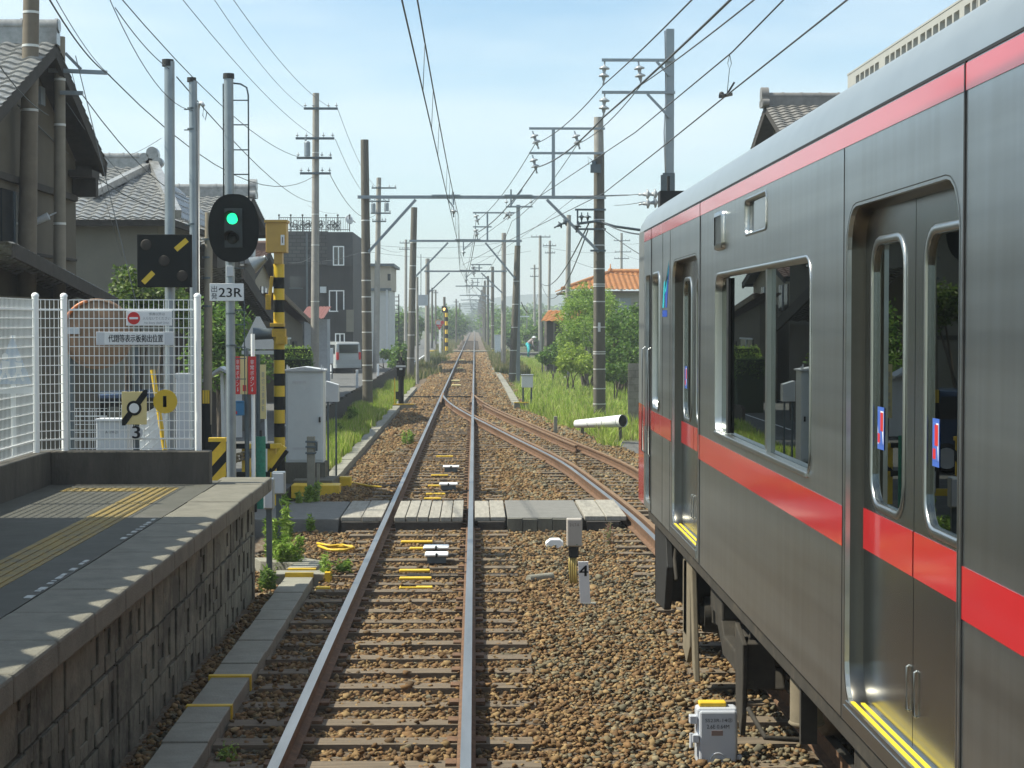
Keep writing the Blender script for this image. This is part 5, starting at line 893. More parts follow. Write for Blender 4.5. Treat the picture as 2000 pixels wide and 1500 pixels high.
# hip roofed house
s = thing('hip_roof_house', 'beige house with silvery pantile hip roof behind the steel posts', 'house', (-8.5, 45, -.1)); mb = MB(); y0, y1, ze, zr = 42.0, 46.2, 4.95, 6.45; xl, xr, xt = -13, -6.75, -8.0
tile_roof(mb, (xl, y0, ze), (xr-xl, 0, 0), (0, y1-y0, zr-ze), .29, .27, .045, 0, lambda u, v: u*(xr-xl) < (xr-xl)-(xr-xt)*v)
tile_roof(mb, (xr, y0, ze), (0, 2*(y1-y0), 0), (xt-xr, 0, zr-ze), .29, .27, .045, 0, lambda u, v: v/2 < u < 1-v/2); rf = mb.build('roof', M['tile'], s)
mb = MB(); mb.box(xl, xt, y1-.12, y1+.12, zr-.05, zr+.22); mb.cyl((xl, y1, zr+.27), (xt+.05, y1, zr+.27), .09, n=10)
for i in range(14): mb.cyl((xt-.05-i*.35, y1, zr+.27), (xt-.01-i*.35, y1, zr+.27), .105, n=10)
mb.bar((xt, y1, zr+.1), (xr, y0, ze+.1), .22, .2); mb.cyl((xt, y1-.14, zr+.36), (xt, y1+.14, zr+.36), .15, n=14); mb.cyl((xt-.2, y1-.14, zr+.25), (xt-.2, y1+.1, zr+.25), .11, n=12); mb.cyl((xt+.14, y1-.14, zr+.12), (xt+.14, y1+.1, zr+.12), .13, n=12); mb.box(xt-.16, xt+.16, y1-.12, y1+.12, zr, zr+.34); mb.bar((xt-.1, y1-.3, zr), (xt-.95, y0+1.2, ze+.62), .2, .16); mb.build('ridge', M['tile'], rf)
MB().box(xl, xr-.5, y0+.5, 50, -.2, ze-.02).build('wall', M['wallg'], s); mb = MB(); mb.box(xl, xr-.05, y0+.06, y0+.16, ze-.16, ze-.02); mb.box(xr-.16, xr-.06, y0+.06, 50, ze-.16, ze-.02); mb.box(xl, xr-.1, y0+.16, y0+.5, ze-.10, ze-.04); mb.build('eave', M['woodd'], s)
mb = MB(); mb.box(-10.2, -9.9, y0+.46, y0+.5, .2, ze-.1); mb.box(xl, xr-.48, y0+.46, y0+.5, 2.2, 2.3); mb.build('wall_trim', M['woodd'], s)
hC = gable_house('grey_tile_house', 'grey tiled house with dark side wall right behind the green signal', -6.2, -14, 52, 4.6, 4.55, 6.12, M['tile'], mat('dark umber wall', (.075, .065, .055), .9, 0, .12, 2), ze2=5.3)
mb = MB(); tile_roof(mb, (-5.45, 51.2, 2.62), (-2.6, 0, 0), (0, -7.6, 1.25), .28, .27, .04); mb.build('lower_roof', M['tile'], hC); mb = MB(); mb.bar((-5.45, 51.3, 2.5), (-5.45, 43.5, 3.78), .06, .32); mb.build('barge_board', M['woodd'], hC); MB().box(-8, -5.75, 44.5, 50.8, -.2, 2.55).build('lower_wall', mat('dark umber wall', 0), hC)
w = MB().box(-6.66, -6.62, 52.2, 53.2, 4.2, 4.9).build('window', M['glass_d'], hC); MB().box(-6.63, -6.4, 53.4, 54.1, 4.3, 4.75).build('air_conditioner', M['greyl'], hC)
s = thing('cottage', 'low tan cottage with brown roof and red metal awning beside the concrete pole', 'house', (-8, 66, -.1)); mb = MB(); tile_roof(mb, (-6.3, 72.2, 2.6), (-.98, 0, 0), (0, -11, .95), .28, .27, .035); mb.build('roof', mat('brown pantile', (.12, .07, .055), .5, 0, .2, 6), s); MB().bar((-6.3, 72.2, 2.5), (-6.3, 61.2, 3.45), .06, .16).build('barge_board', M['wood'], s); MB().prism([(62, -.2), (71.5, -.2), (71.5, 2.5), (62, 3.2)], 'yz', -7.25, -6.65).build('wall', M['wallt'], s)
w = MB().box(-6.66, -6.61, 63.4, 66.2, .9, 2.0).build('window', M['glass_d'], s); mb = MB(); mb.box(-6.62, -6.58, 63.3, 66.3, .84, .9); mb.box(-6.62, -6.58, 63.3, 66.3, 2.0, 2.06); mb.box(-6.62, -6.58, 64.77, 64.83, .9, 2.0); mb.build('frame', M['greyl'], w); MB().box(-6.66, -6.6, 67.4, 68.8, -.1, 1.9).build('door', M['woodd'], s)
a, b = at(592, 603, 76), at(647, 617, 78); mb = MB(); n = 16
for i in range(n): x = a.x+(b.x-a.x)*i/n; mb.add([(x, 74, b.z-.12+(.03 if i % 2 else 0)), (x+(b.x-a.x)/n, 74, b.z-.12), (x+(b.x-a.x)/n, 78, a.z+.1), (x, 78, a.z+.1+(.03 if i % 2 else 0))], [(0, 1, 2, 3)])
mb.build('awning', mat('rusty red sheet', (.24, .085, .065), .6, .1, .2, 5), s); MB().box(a.x, b.x-.05, 76.5, 78, -.1, b.z-.14).build('shed_wall', mat('pale blue grey wall', (.32, .34, .37), .8), s)
hB2 = gable_house('two_storey_house', 'two storey beige house with brown roof behind the low tan cottage', -7.3, -13, 66, 4.8, 4.1, 5.15, mat('brown pantile', 0), mat('pale beige mortar wall', (.34, .29, .22), .9, 0, .08, 2), over=.4)
for y0 in (62.5, 66.5): w = MB().box(-7.70, -7.66, y0, y0+1.8, 3.0, 3.9).build('window', M['glass_d'], hB2); MB().box(-7.67, -7.63, y0+.87, y0+.93, 3.0, 3.9).build('sash', M['greyl'], w)
# black three storey house
Y = 100; s = thing('black_house', 'black three storey house with roof railing and white framed window', 'house', (xa(620, Y), Y, -.1)); xl, xm, xr = xa(545, Y), xa(640, Y), xa(690, Y); zt = za(452, Y)
shing = bpy.data.materials.new('dark shingles'); shing.use_nodes = True; t = shing.node_tree; b_ = t.nodes['Principled BSDF']; br = t.nodes.new('ShaderNodeTexBrick'); tc = t.nodes.new('ShaderNodeTexCoord'); mp = t.nodes.new('ShaderNodeMapping'); mp.inputs['Rotation'].default_value = (math.pi/2, 0, 0); t.links.new(tc.outputs['Object'], mp.inputs[0]); t.links.new(mp.outputs[0], br.inputs['Vector']); br.inputs['Scale'].default_value = 1; br.inputs['Brick Width'].default_value = .45; br.inputs['Row Height'].default_value = .2; br.inputs['Mortar Size'].default_value = .02; br.inputs['Color1'].default_value = (.075, .075, .075, 1); br.inputs['Color2'].default_value = (.045, .046, .048, 1); br.inputs['Mortar'].default_value = (.02, .02, .02, 1); t.links.new(br.outputs['Color'], b_.inputs['Base Color']); b_.inputs['Roughness'].default_value = .8
blk = mat('black board wall', (.018, .018, .019), .7, 0, .3, 4, stretch=(3, 1, .2)); cha = mat('charcoal wall', (.040, .042, .045), .8, 0, .15, 2)
MB().box(xl, xm, Y, Y+8, za(518, Y), zt).build('upper_wall', shing, s); MB().box(xl, xm, Y+.1, Y+8, -.2, za(518, Y)).build('lower_wall', blk, s); MB().box(xm, xr, Y-.25, Y+8, za(520, Y), zt-.05).build('stair_wall', cha, s); MB().box(xm, xr, Y-.15, Y+8, -.2, za(520, Y)).build('porch_wall', blk, s); MB().box(xm+.6, xr+.02, Y-.4, Y-.15, za(648, Y), za(605, Y)).build('balcony_front', blk, s); MB().box(xr-.35, xr+.04, Y-.42, Y-.15, za(648, Y), za(605, Y)).build('balcony_side', M['wallg'], s)
for (p, wy) in (((652, 482, 672, 518), Y-.25), ((644, 568, 672, 608), Y-.15), ((656, 652, 673, 680), Y-.15)):
    a, b = at(p[0], p[1], Y), at(p[2], p[3], Y); w = MB().box(a.x, b.x, wy-.03, wy-.002, b.z, a.z).build('window', M['glass_d'], s); mb = MB()
    for x in (a.x, (a.x+b.x)/2, b.x): mb.box(x-.03, x+.03, wy-.06, wy-.03, b.z, a.z)
    for z in (a.z, b.z): mb.box(a.x-.03, b.x+.03, wy-.062, wy-.03, z-.03, z+.03)
    mb.build('frame', M['white'], w)
mb = MB(); zr = za(425, Y)
for i in range(34): x = xl+(xr-.2-xl)*i/33; mb.bar((x, Y+.2, zt), (x, Y+.2, zr), .018)
for z in (zr, zt+.1): mb.bar((xl, Y+.2, z), (xr-.2, Y+.2, z), .035)
for i in range(7): x = xl+(xr-.2-xl)*i/6; mb.bar((x, Y+.2, zt), (x, Y+.2, zr+.1), .05); mb.sphere((x, Y+.2, zr+.13), .06, 6)
mb.bar((xr-.2, Y+.2, zr), (xr-.2, Y+5, zr), .035); mb.build('roof_railing', M['dark'], s); mb = MB()
for i in range(46):
    x = xa(568, Y)+rs.random()*(xa(664, Y)-xa(568, Y)); z0 = zt+rs.random()*.3; mb.tube([(x+.11*math.cos(t), Y+.35, z0+.2+.12*math.sin(t)) for t in [k*.78 for k in range(9)]], .016, 4)
for i in range(9): x = xa(568, Y)+i*(xa(664, Y)-xa(568, Y))/8; mb.bar((x, Y+.35, zt), (x, Y+.35, zt+.62), .03)
mb.build('scroll_trellis', M['dark'], s); MB().lathe([(.0, .0), (.18, -.03), (.26, -.09), (.25, -.08), (.1, -.0)], at(684, 428, Y+.2), (.6, -.7, .3), 16).build('satellite_dish', M['greyl'], s)
for px in (548, 600): MB().bar((xa(px, Y), Y-.06, -.1), (xa(px, Y), Y-.06, zt-.1), .09).build('downpipe', M['steel_d'], s)
for p in ((566, 540, 590, 562), (600, 585, 622, 612), (560, 655, 600, 690)): a, b = at(p[0], p[1], Y), at(p[2], p[3], Y); w = MB().box(a.x, b.x, Y+.05, Y+.09, b.z, a.z).build('window', M['glass_d'], s); MB().box(a.x-.04, b.x+.04, Y+.02, Y+.06, b.z-.05, b.z).build('window_sill', M['steel_d'], w)
a, b = at(626, 560, Y), at(638, 572, Y); MB().box(a.x, b.x, Y-.35, Y, b.z, a.z).build('air_conditioner', M['greyl'], s)
s = thing('meter_cabinet', 'pale meter cabinet on thin legs standing before the white van', 'cabinet', (xa(641, 88), 88, -.1)); a, b = at(632, 680, 88), at(650, 710, 88); MB().box(a.x, b.x, 88, 88.3, b.z, a.z).build('cabinet_body', M['greyl'], s, bevel=.01)
for px in (634, 648): MB().bar((xa(px, 88), 88.1, -.1), (xa(px, 88), 88.1, b.z), .06).build('leg', M['steel_d'], s)
# white building
Y = 122; s = thing('white_building', 'two storey building, beige above and white below, right of the black house', 'building', (xa(730, Y), Y, -.1)); xl, xr = xa(640, Y), xa(763, Y); MB().box(xl, xr, Y, Y+9, za(566, Y), za(520, Y)).build('upper_wall', mat('beige render', (.42, .37, .30), .85, 0, .06), s); MB().box(xl, xr-.1, Y+.1, Y+9, -.2, za(566, Y)).build('lower_wall', mat('white render', (.56, .56, .55), .85, 0, .05), s); MB().box(xl-.2, xr+.25, Y-.3, Y+9.2, za(520, Y), za(515, Y)).build('roof_slab', M['steel_d'], s); mb = MB()
for px in (700, 756): mb.bar((xa(px, Y), Y-.15, -.1), (xa(px, Y), Y-.15, za(566, Y)), .12)
mb.build('downpipe', M['greyl'], s); MB().box(xl, xr+.05, Y-.15, Y+.1, za(568, Y), za(563, Y)).build('belt_course', M['steel_d'], s)
for p in ((694, 526, 702, 556), (757, 535, 763, 548), (705, 575, 716, 600)): a, b = at(p[0], p[1], Y), at(p[2], p[3], Y); MB().box(a.x, b.x, Y-.03, Y+.02, b.z, a.z).build('window', M['glass_d'], s)
s = thing('grey_lattice_tower', 'small dark lattice stair frame beyond the white building', 'frame', (xa(775, 140), 140, -.1)); mb = MB(); Y = 140
for px in (769, 779): mb.bar((xa(px, Y), Y, -.1), (xa(px, Y), Y, za(575, Y)), .08)
for py in range(580, 640, 8): mb.bar((xa(769, Y), Y, za(py, Y)), (xa(779, Y), Y, za(py, Y)), .06)
mb.build('frame', M['dark'], s); MB().box(xa(764, Y), xa(770, Y), Y, Y+1, za(572, Y), za(560, Y)).build('tank', M['dark'], s)
# orange roofed houses on the right
Y = 108; s = thing('orange_roof_house', 'house with bright orange tiled hip roof above the bushes', 'house', (8.5, 112, -.4)); ze, zr = za(566, Y), za(533, 113); xl, xr = xa(1098, Y), xa(1098, Y)+7.6; y0, y1 = Y, Y+4.6; xm = xa(1192, 112.6); xq = xr-2.6; mb = MB()
L_ = xr-xl; tile_roof(mb, (xl, y0, ze), (L_, 0, 0), (0, y1-y0, zr-ze), .3, .3, .05, 0, lambda u, v: (xm-xl)*v < u*L_ < L_-(xr-xq)*v); tile_roof(mb, (xl, y0+2*(y1-y0), ze), (0, -2*(y1-y0), 0), (xm-xl, 0, zr-ze), .3, .3, .05, 0, lambda u, v: v/2 < u < 1-v/2); tile_roof(mb, (xr, y0, ze), (0, 2*(y1-y0), 0), (xq-xr, 0, zr-ze), .3, .3, .05, 0, lambda u, v: v/2 < u < 1-v/2); rf = mb.build('roof', M['tile_o'], s)
mb = MB(); mb.cyl((xl, y0, ze+.08), (xm, y1, zr+.08), .11, n=8); mb.cyl((xr, y0, ze+.08), (xq, y1, zr+.08), .11, n=8); mb.cyl((xm-.1, y1, zr+.1), (xq+.1, y1, zr+.1), .14, n=8); mb.lathe([(.12, 0), (.16, .1), (.05, .2), (.03, .42), (0, .45)], (xm, y1, zr+.1)); mb.build('ridge', M['tile_o'], rf)
MB().box(xl+.6, xr-.6, y0+.6, y0+8.6, -.4, ze-.05).build('wall', mat('dun wall', (.36, .33, .28), .9, 0, .06), s); MB().box(xl+.05, xr-.05, y0+.05, y0+9.1, ze-.16, ze-.06).build('eave', M['wood'], s)
for p in ((1188, 582, 1232, 604), (1112, 580, 1130, 600)): a, b = at(p[0], p[1], Y+.6), at(p[2], p[3], Y+.6); w = MB().box(a.x, b.x, Y+.55, Y+.62, b.z, a.z).build('window', mat('grey shutter', (.28, .31, .33), .5, 0, .05), s); mb = MB(); mb.box((a.x+b.x)/2-.03, (a.x+b.x)/2+.03, Y+.52, Y+.55, b.z, a.z); mb.box(a.x-.04, b.x+.04, Y+.52, Y+.55, b.z-.06, b.z); mb.build('frame', M['greyl'], w)
Y = 102; s = thing('orange_roof_shed', 'low shed with small orange tiled roof left of the bamboo', 'shed', (xa(1085, Y), Y, -.4)); a, b = at(1056, 628, Y), at(1130, 612, Y+2); mb = MB(); tile_roof(mb, (a.x, Y, a.z), (2.2, 0, 0), (.5, 2.2, b.z-a.z+.15), .3, .3, .05); mb.build('roof', M['tile_o'], s); MB().box(a.x+.35, a.x+2.1, Y+.4, Y+4, -.4, a.z+.05).build('wall', mat('dark umber wall', 0), s); mb = MB()
for x in (a.x+.1, a.x+.75, a.x+1.3): mb.bar((x, Y+.15, -.4), (x, Y+.15, a.z), .09)
mb.build('post', M['wallg'], s)
hF = gable_house('tall_tile_house', 'brown grey tiled gable roof rising behind the train roof', 7.9, 17, 50.3, 4.8, 6.7, 8.5, mat('brown grey pantile', (.17, .16, .15), .5, 0, .2, 6), M['wallg'], pitch=.3)
# parapet building behind the train
X = 9.0; s = thing('beige_building', 'beige flat roofed building with rows of small square openings in its parapet behind the train', 'building', (X+4, 35, -.4)); y1 = X*F/728; zt = 8.55; hl = []
for g0 in (43.55, 40.45, 37.25, 33.9, 30.7):
    for i in range(5 if g0 > 40.6 else 6):
        for r_ in (0, 1): yy = g0-i*.52; zz = zt-.24-r_*.3; hl.append(rr(yy-.4, yy, zz-.10, zz+.10, .03, 2))
vs, fs = plate([(18, 7.0), (y1, 7.0), (y1, zt), (18, zt)], hl, .15); bei = mat('beige render wall', (.33, .33, .31), .85, 0, .05, 2); MB().add([(X+c+.075, u, v) for u, v, c in vs], fs).build('parapet', bei, s); MB().box(X+.002, X+8, 18, y1, -.4, 7.0).build('wall', bei, s); mb = MB(); mb.box(X-.006, X, 33.0, 33.05, 0, zt); mb.box(X-.01, X+.17, 18, y1+.02, zt, zt+.04); mb.box(X+.15, X+8, y1-.2, y1-.05, 7, zt); mb.build('coping', bei, s)
s = thing('block_wall', 'weathered grey concrete block wall right of the grass by the train nose', 'wall', (5, 53, -.4)); Y = 53; a = at(1227, 707, Y); blkw = mat('grey block', (.27, .255, .235), .9, 0, .2, 5, .4, 40, c2=(.15, .135, .12)); mb = MB()
for r_ in range(9):
    for c in range(10): x = a.x+c*.4-(.2 if r_ % 2 else 0); mb.box(max(x, a.x)+.006, x+.394, Y, Y+.12, -.42+r_*.205, -.42+r_*.205+.197)
mb.build('courses', blkw, s); MB().box(a.x, a.x+4, Y+.012, Y+.1, -.42, 1.42).build('mortar', M['conc_d'], s)
# sleeper fence by the side road
s = thing('sleeper_fence', 'long low fence of old dark sleepers between verge and side road', 'fence', (-3.72, 46, -.15)); mb = MB(); y = 45.5
while y < 112: mb.box(-3.74, -3.66, y, y+.2, -.2, .5+rs.uniform(-.04, .03)); y += .235
mb.build('paling', M['woodd'], s)
for i, (px, pb, Y, lb_) in enumerate(((697, 760, 72, 'white road delineator post nearest the brown portal pole, left side'), (738, 745, 82, 'white road delineator post just right of the brown portal pole'))): tag(MB().box(xa(px, Y)-.05, xa(px, Y)+.05, Y, Y+.06, -.1, .75).build('delineator_post', M['white'], None, (xa(px, Y), Y, -.1), bevel=.01), lb_, 'post')
# point indicator
Y = 60; s = thing('point_indicator', 'black point indicator with round marker plate left of the turnout', 'signal', (xa(783, Y), Y, -.2)); cx = xa(783, Y); MB().cyl((cx, Y, -.2), (cx, Y, za(735, Y)), .09, n=12).build('stand', M['black'], s); hd = MB(); hd.box(cx-.13, cx+.13, Y-.1, Y+.1, za(735, Y), za(705, Y)); hd.box(cx-.17, cx+.05, Y-.05, Y+.05, .1, .35); hd.cyl((cx, Y, za(705, Y)), (cx, Y, za(697, Y)), .07, .03, 10); hd.build('lantern', M['black'], s); mb = MB(); mb.lathe([(.16, 0), (.16, .012), (0, .012)], (cx, Y-.11, za(715, Y)), (0, -1, 0), 20); p = mb.build('marker_plate', M['black'], s); mb = MB(); mb.box(cx-.16, cx+.16, Y-.128, Y-.124, za(715, Y)-.03, za(715, Y)+.03); mb.box(cx-.05, cx+.05, Y-.13, Y-.124, za(715, Y)-.12, za(715, Y)-.06); mb.build('marker_bar', M['signw'], p); mb = MB(); mb.box(cx-.25, cx+.45, Y-.5, Y+.3, -.35, -.06); mb.build('plinth', M['conc'], s); MB().box(cx-.25, cx+.45, Y-.515, Y-.42, -.058, -.03).build('yellow_edge', M['yellow'], s); mb = MB(); mb.bar((cx-.2, Y-.1, -.1), (cx-.2, Y-.1, .8), .03); mb.build('yellow_rod', M['yellow'], s)
# ------------------------------------------------------------ overhead line
def ins(mb, p, d=(0, 0, -1), n=2, k=1.0, m=0):
    p, d = Vector(p), Vector(d).normalized(); h = 0
    pr = [(.02*k, 0), (.02*k, .08*k)]
    for i in range(n): pr += [(.035*k, (.10+i*.17)*k), (.125*k, (.15+i*.17)*k), (.12*k, (.175+i*.17)*k), (.05*k, (.18+i*.17)*k), (.035*k, (.25+i*.17)*k)]
    pr += [(.02*k, (.28+(n-1)*.17)*k), (.03*k, (.36+(n-1)*.17)*k), (0, (.36+(n-1)*.17)*k)]; mb.lathe(pr, p, d, 10, m); return p+d*(.36+(n-1)*.17)*k
def banded(par, name, b, t, r0, r1, mt, bands, seg=14):
    mb = MB(); b, t = Vector(b), Vector(t); mb.cyl(b, t, r0, r1, seg)
    for z in bands:
        f = (z-b.z)/(t.z-b.z); p = b.lerp(t, f); r = r0+(r1-r0)*f+.006; mb.cyl(p, p+Vector((0, 0, .035)), r, r, seg, 1)
    return mb.build(name, [mt, M['band']], par)
P1 = 58.0; pg = 'catenary portals over the track'
s = thing('catenary_portal', 'nearest catenary portal on two brown banded concrete poles', 'catenary portal', (TC, P1, -.3), pg); Y = P1
bl_ = [za(p, Y) for p in (744, 714, 685, 650, 610, 581, 549, 495, 432)]; banded(s, 'pole', (xa(718, Y), Y, -.3), at(712, 273, Y), .165, .125, M['poled'], bl_); banded(s, 'pole', (xa(1171, Y), Y, -.4), at(1170, 300, Y), .2, .165, M['poled'], [za(p, Y) for p in (790, 760, 722, 692, 688, 640, 590, 560, 556, 526, 480, 430)]); MB().cyl(at(1170, 320, Y), at(1169, 229, Y), .158, .15, 14).build('pole_top', M['polec'], s)
zb = za(386, Y); mb = MB(); mb.bar((xa(700, Y), Y-.2, zb), (xa(1182, Y), Y-.2, zb), .09, .10); mb.build('beam', M['steel'], s)
for a, b in (((720, 492), (812, 390)), ((1170, 492), (1068, 390))): MB().bar(at(*a, Y-.2), at(*b, Y-.2), .085, .085).build('brace', M['steel'], s)
mb = MB(); mb.bar((xa(1080, Y), Y-.2, zb), (xa(1080, Y), Y-.2, za(252, Y)), .10)
for py in (252, 300): mb.bar((xa(1033, Y), Y-.2, za(py, Y)), (xa(1180, Y), Y-.2, za(py, Y)), .07)
mb.build('feeder_frame', M['steel'], s); mb = MB()
for px, py, dx in ((1040, 256, .35), (1122, 256, .3), (1040, 303, .25)): mb = MB(); ins(mb, at(px, py, Y-.2), (dx, 0, -1), 2, 1.1); mb.build('insulator', M['ins'], s)
mb = MB()
for c, pts in enumerate((((885, 375), (886, 400)), ((998, 370), (998, 405)))):
    mb.bar(at(*pts[0], Y-.28), at(*pts[1], Y-.28), .05); x = pts[0][0]
    mb.bar(at(x-42 if c == 0 else x-13, 382, Y-.28), at(x+14 if c == 0 else x+42, 382, Y-.28), .06)
mb.bar(at(870, 383, Y-.28), at(886, 405, Y-.28), .04); mb.bar(at(1020, 370, Y-.28), at(995, 405, Y-.28), .04); mb.build('hanger_bracket', M['steel'], s); mb = MB(); ins(mb, at(886, 404, Y-.28), (0, 0, -1), 1, .9); ins(mb, at(996, 412, Y-.28), (-.8, 0, -1), 1, .9); mb.build('hanger_insulator', M['ins'], s)
fit = MB()
for py in (410, 448, 490): fit.bar((xa(1122, Y) if py < 460 else xa(1152, Y), Y-.22, za(py, Y)), (xa(1182, Y), Y-.22, za(py, Y)), .06)
fit.bar((xa(1127, Y), Y-.22, za(410, Y)), (xa(1127, Y), Y-.22, za(448, Y)), .05); fit.tube([at(1128, 437, Y-.25), at(1165, 432, Y-.25), at(1200, 442, Y-.25), at(1255, 450, Y-.3)], .045, 6); fit.bar(at(1125, 384, Y-.25), at(1228, 381, Y-.25), .035); fit.build('feeder_arm', M['steel_d'], s); mb = MB()
for px in (1136, 1148): ins(mb, at(px, 415, Y-.22), (0, 0, -1), 1, .9)
ins(mb, at(1112, 430, Y-.25), (-1, 0, -.5), 2, 1); ins(mb, at(1130, 432, Y-.25), (-.2, 0, -1), 1, 1); mb.build('feeder_insulator', M['steel_d'], s); mb = MB(); mb.box(xa(1152, Y), xa(1172, Y), Y-.3, Y-.15, za(338, Y), za(322, Y)); mb.cyl(at(1160, 325, Y-.2), at(1160, 314, Y-.2), .07, n=10); mb.tube([at(1160, 316, Y-.2), at(1148, 306, Y-.2), at(1150, 322, Y-.2)], .012); mb.tube([at(1165, 316, Y-.2), at(1175, 305, Y-.2), at(1176, 322, Y-.2)], .012); mb.build('switch_gear', M['steel_d'], s)
MB().box(xa(1167, Y), xa(1172, Y), Y-.21, Y-.195, za(648, Y), za(630, Y)).build('number_plate', M['signw'], s)
# steel post behind the train
Y = 40.0; s = thing('steel_mast', 'tall grey steel post with two feeder arms behind the train roof', 'catenary mast', (xa(1306, Y), Y, -.4)); x = xa(1307, Y); mb = MB(); mb.box(x-.085, x+.085, Y-.08, Y-.065, -.4, za(56, Y)); mb.box(x-.085, x+.085, Y+.065, Y+.08, -.4, za(56, Y)); mb.box(x-.075, x-.06, Y-.065, Y+.065, -.4, za(56, Y)); mb.box(x+.06, x+.075, Y-.065, Y+.065, -.4, za(56, Y)); mb.build('mast', M['steel'], s); mb = MB()
for py, bx in ((118, 1280), (181, 1262)): z = za(py, Y); mb.bar((xa(1174, Y), Y-.12, z), (x+.1, Y-.12, z), .06, .06); mb.bar((xa(bx, Y), Y-.12, z-.03), (x-.02, Y-.12, z-.03-(x-xa(bx, Y))*1.0), .05)
mb.build('arm', M['steel'], s); mb = MB(); tops = []
for px, py in ((1181, 120), (1247, 120), (1181, 183)): mb = MB(); tops.append(ins(mb, at(px, py, Y-.12), (-.05 if px < 1200 else .12, 0, -1), 2, .95)); mb.build('insulator', M['ins'], s)
mb = MB(); mb.box(x-.16, x+.1, Y-.14, Y-.08, za(405, Y), za(338, Y)); mb.box(x-.2, x-.155, Y-.16, Y-.06, za(405, Y), za(342, Y)); mb.build('anchor_plate', M['steel_d'], s); mb = MB()
for py in (379, 394): mb = MB(); ins(mb, (x-.18, Y-.12, za(py, Y)), (-1, 0, -.12 if py > 390 else -.03), 2, .95); mb.build('anchor_insulator', M['ins'], s)
if 1: MB().tube([(x-.12, Y-.1, za(60, Y)), (x-.1, Y-.1, za(200, Y)), (x-.13, Y-.1, za(260, Y)), (x-.1, Y-.1, za(340, Y))], .016).build('cable', M['greyl'], s)
# second, third and farther supports
def simple_portal(label, Y, left, right, beam, braces, frame=None, mt=M['poled'], mt2=None, bands=True):
    s = thing('catenary_portal', label, 'catenary portal', (TC, Y, -.3), pg); k = 0
    for (pb, pt, ptop, r) in (left, right):
        if pb: banded(s, 'pole', (xa(pb, Y), Y, -.35), at(pt, ptop, Y), r, r*.82, (mt if k == 0 else (mt2 or mt)), [za(p, Y) for p in range(int(ptop)+70, 760, 45)] if bands else [])
        k += 1
    z = za(beam[2], Y); MB().bar((xa(beam[0], Y), Y-.2, z), (xa(beam[1], Y), Y-.2, z), .09, .1).build('beam', M['steel'], s)
    for a, b in braces: MB().bar(at(*a, Y-.2), at(*b, Y-.2), .08).build('brace', M['steel'], s)
    if frame:
        mb = MB(); px0, px1, py0, pxp = frame; mb.bar((xa(px0, Y), Y-.2, za(py0, Y)), (xa(px1, Y), Y-.2, za(py0, Y)), .07); mb.bar((xa(pxp, Y), Y-.2, za(py0, Y)), (xa(pxp, Y), Y-.2, z), .08); mb.bar((xa(px0, Y), Y-.2, (za(py0, Y)+z)/2), (xa(pxp, Y)+.2, Y-.2, (za(py0, Y)+z)/2), .06); mb.build('feeder_frame', M['steel'], s); mb = MB(); ins(mb, (xa(px0, Y)+.1, Y-.2, za(py0, Y)), (.3, 0, -1), 2, 1.1); mb.build('insulator', M['ins'], s); mb = MB(); ins(mb, (xa(px0, Y)+.1, Y-.2, (za(py0, Y)+z)/2), (.2, 0, -1), 2, 1.1); mb.build('insulator', M['ins'], s)
    mb = MB(); x = TC; mb.bar((x-.3, Y-.25, z+.05), (x+.9, Y-.25, z+.05), .07); mb.bar((x+.1, Y-.25, z), (x+.1, Y-.25, z-.45), .05); mb.bar((x+.55, Y-.25, z), (x+.1, Y-.25, z-.4), .04); ins(mb, (x+.1, Y-.25, z-.4), (0, 0, -1), 1, .9); mb.build('hanger', M['steel'], s); return s
simple_portal('second catenary portal, its right pole leaning beside a bare steel post', 87, (801, 809, 405, .18), (1000, 1011, 480, .17), (800, 1019, 471), (((812, 540), (875, 474)), ((1006, 544), (948, 474))), (924, 1005, 416, 952))
s = thing('portal_post', 'straight steel post with side arm right behind the leaning second portal pole', 'post', (xa(1012, 88), 88, -.4)); Y = 88; MB().box(xa(1012, Y)-.09, xa(1012, Y)+.09, Y-.08, Y+.08, -.4, za(400, Y)).build('mast', M['steel'], s); MB().bar((xa(988, Y), Y-.15, za(404, Y)), (xa(1040, Y), Y-.15, za(404, Y)), .08).build('arm', M['steel'], s); mb = MB()
for px in (989, 1037): mb = MB(); ins(mb, (xa(px, Y), Y-.15, za(400, Y)), (0, 0, 1), 1, .8); mb.build('insulator', M['ins'], s)
mb = MB(); ins(mb, at(1000, 415, Y), (-.6, 0, -1), 2, .8); mb.build('insulator', M['ins'], s)
simple_portal('third catenary portal with pale concrete poles', 115, (834, 835, 505, .16), (983, 984, 455, .17), (829, 990, 530), (((837, 572), (878, 533)), ((981, 572), (940, 533))), (920, 960, 517, 936), M['polec'], M['polec'], False)
simple_portal('fourth support, a single brown pole with one long cantilever', 174, (None, 0, 0, 0), (962, 962, 521, .17), (890, 966, 559), (((962, 590), (930, 561)),), (919, 952, 544, 933))
FAR = [(205, 953, 547, 577, 898), (238, 947, 556, 586, 900), (275, 944, 566, 594, 902), (320, 941, 574, 598, 904), (370, 938, 584, 603, 906), (430, 936, 592, 608, 909), (500, 934, 598, 612, 911)]
ordn = ['fifth', 'sixth', 'seventh', 'eighth', 'ninth', 'tenth', 'farthest']
for (Y, px, ptop, pbm, pl), od in zip(FAR, ordn): simple_portal(f'{od} slim catenary support receding along the right of the track', Y, (None, 0, 0, 0), (px, px, ptop-8, .16), (pl, px+3, pbm), (((px, pbm+16), (px-20, pbm+1)),), None, M['poled'], None, False)
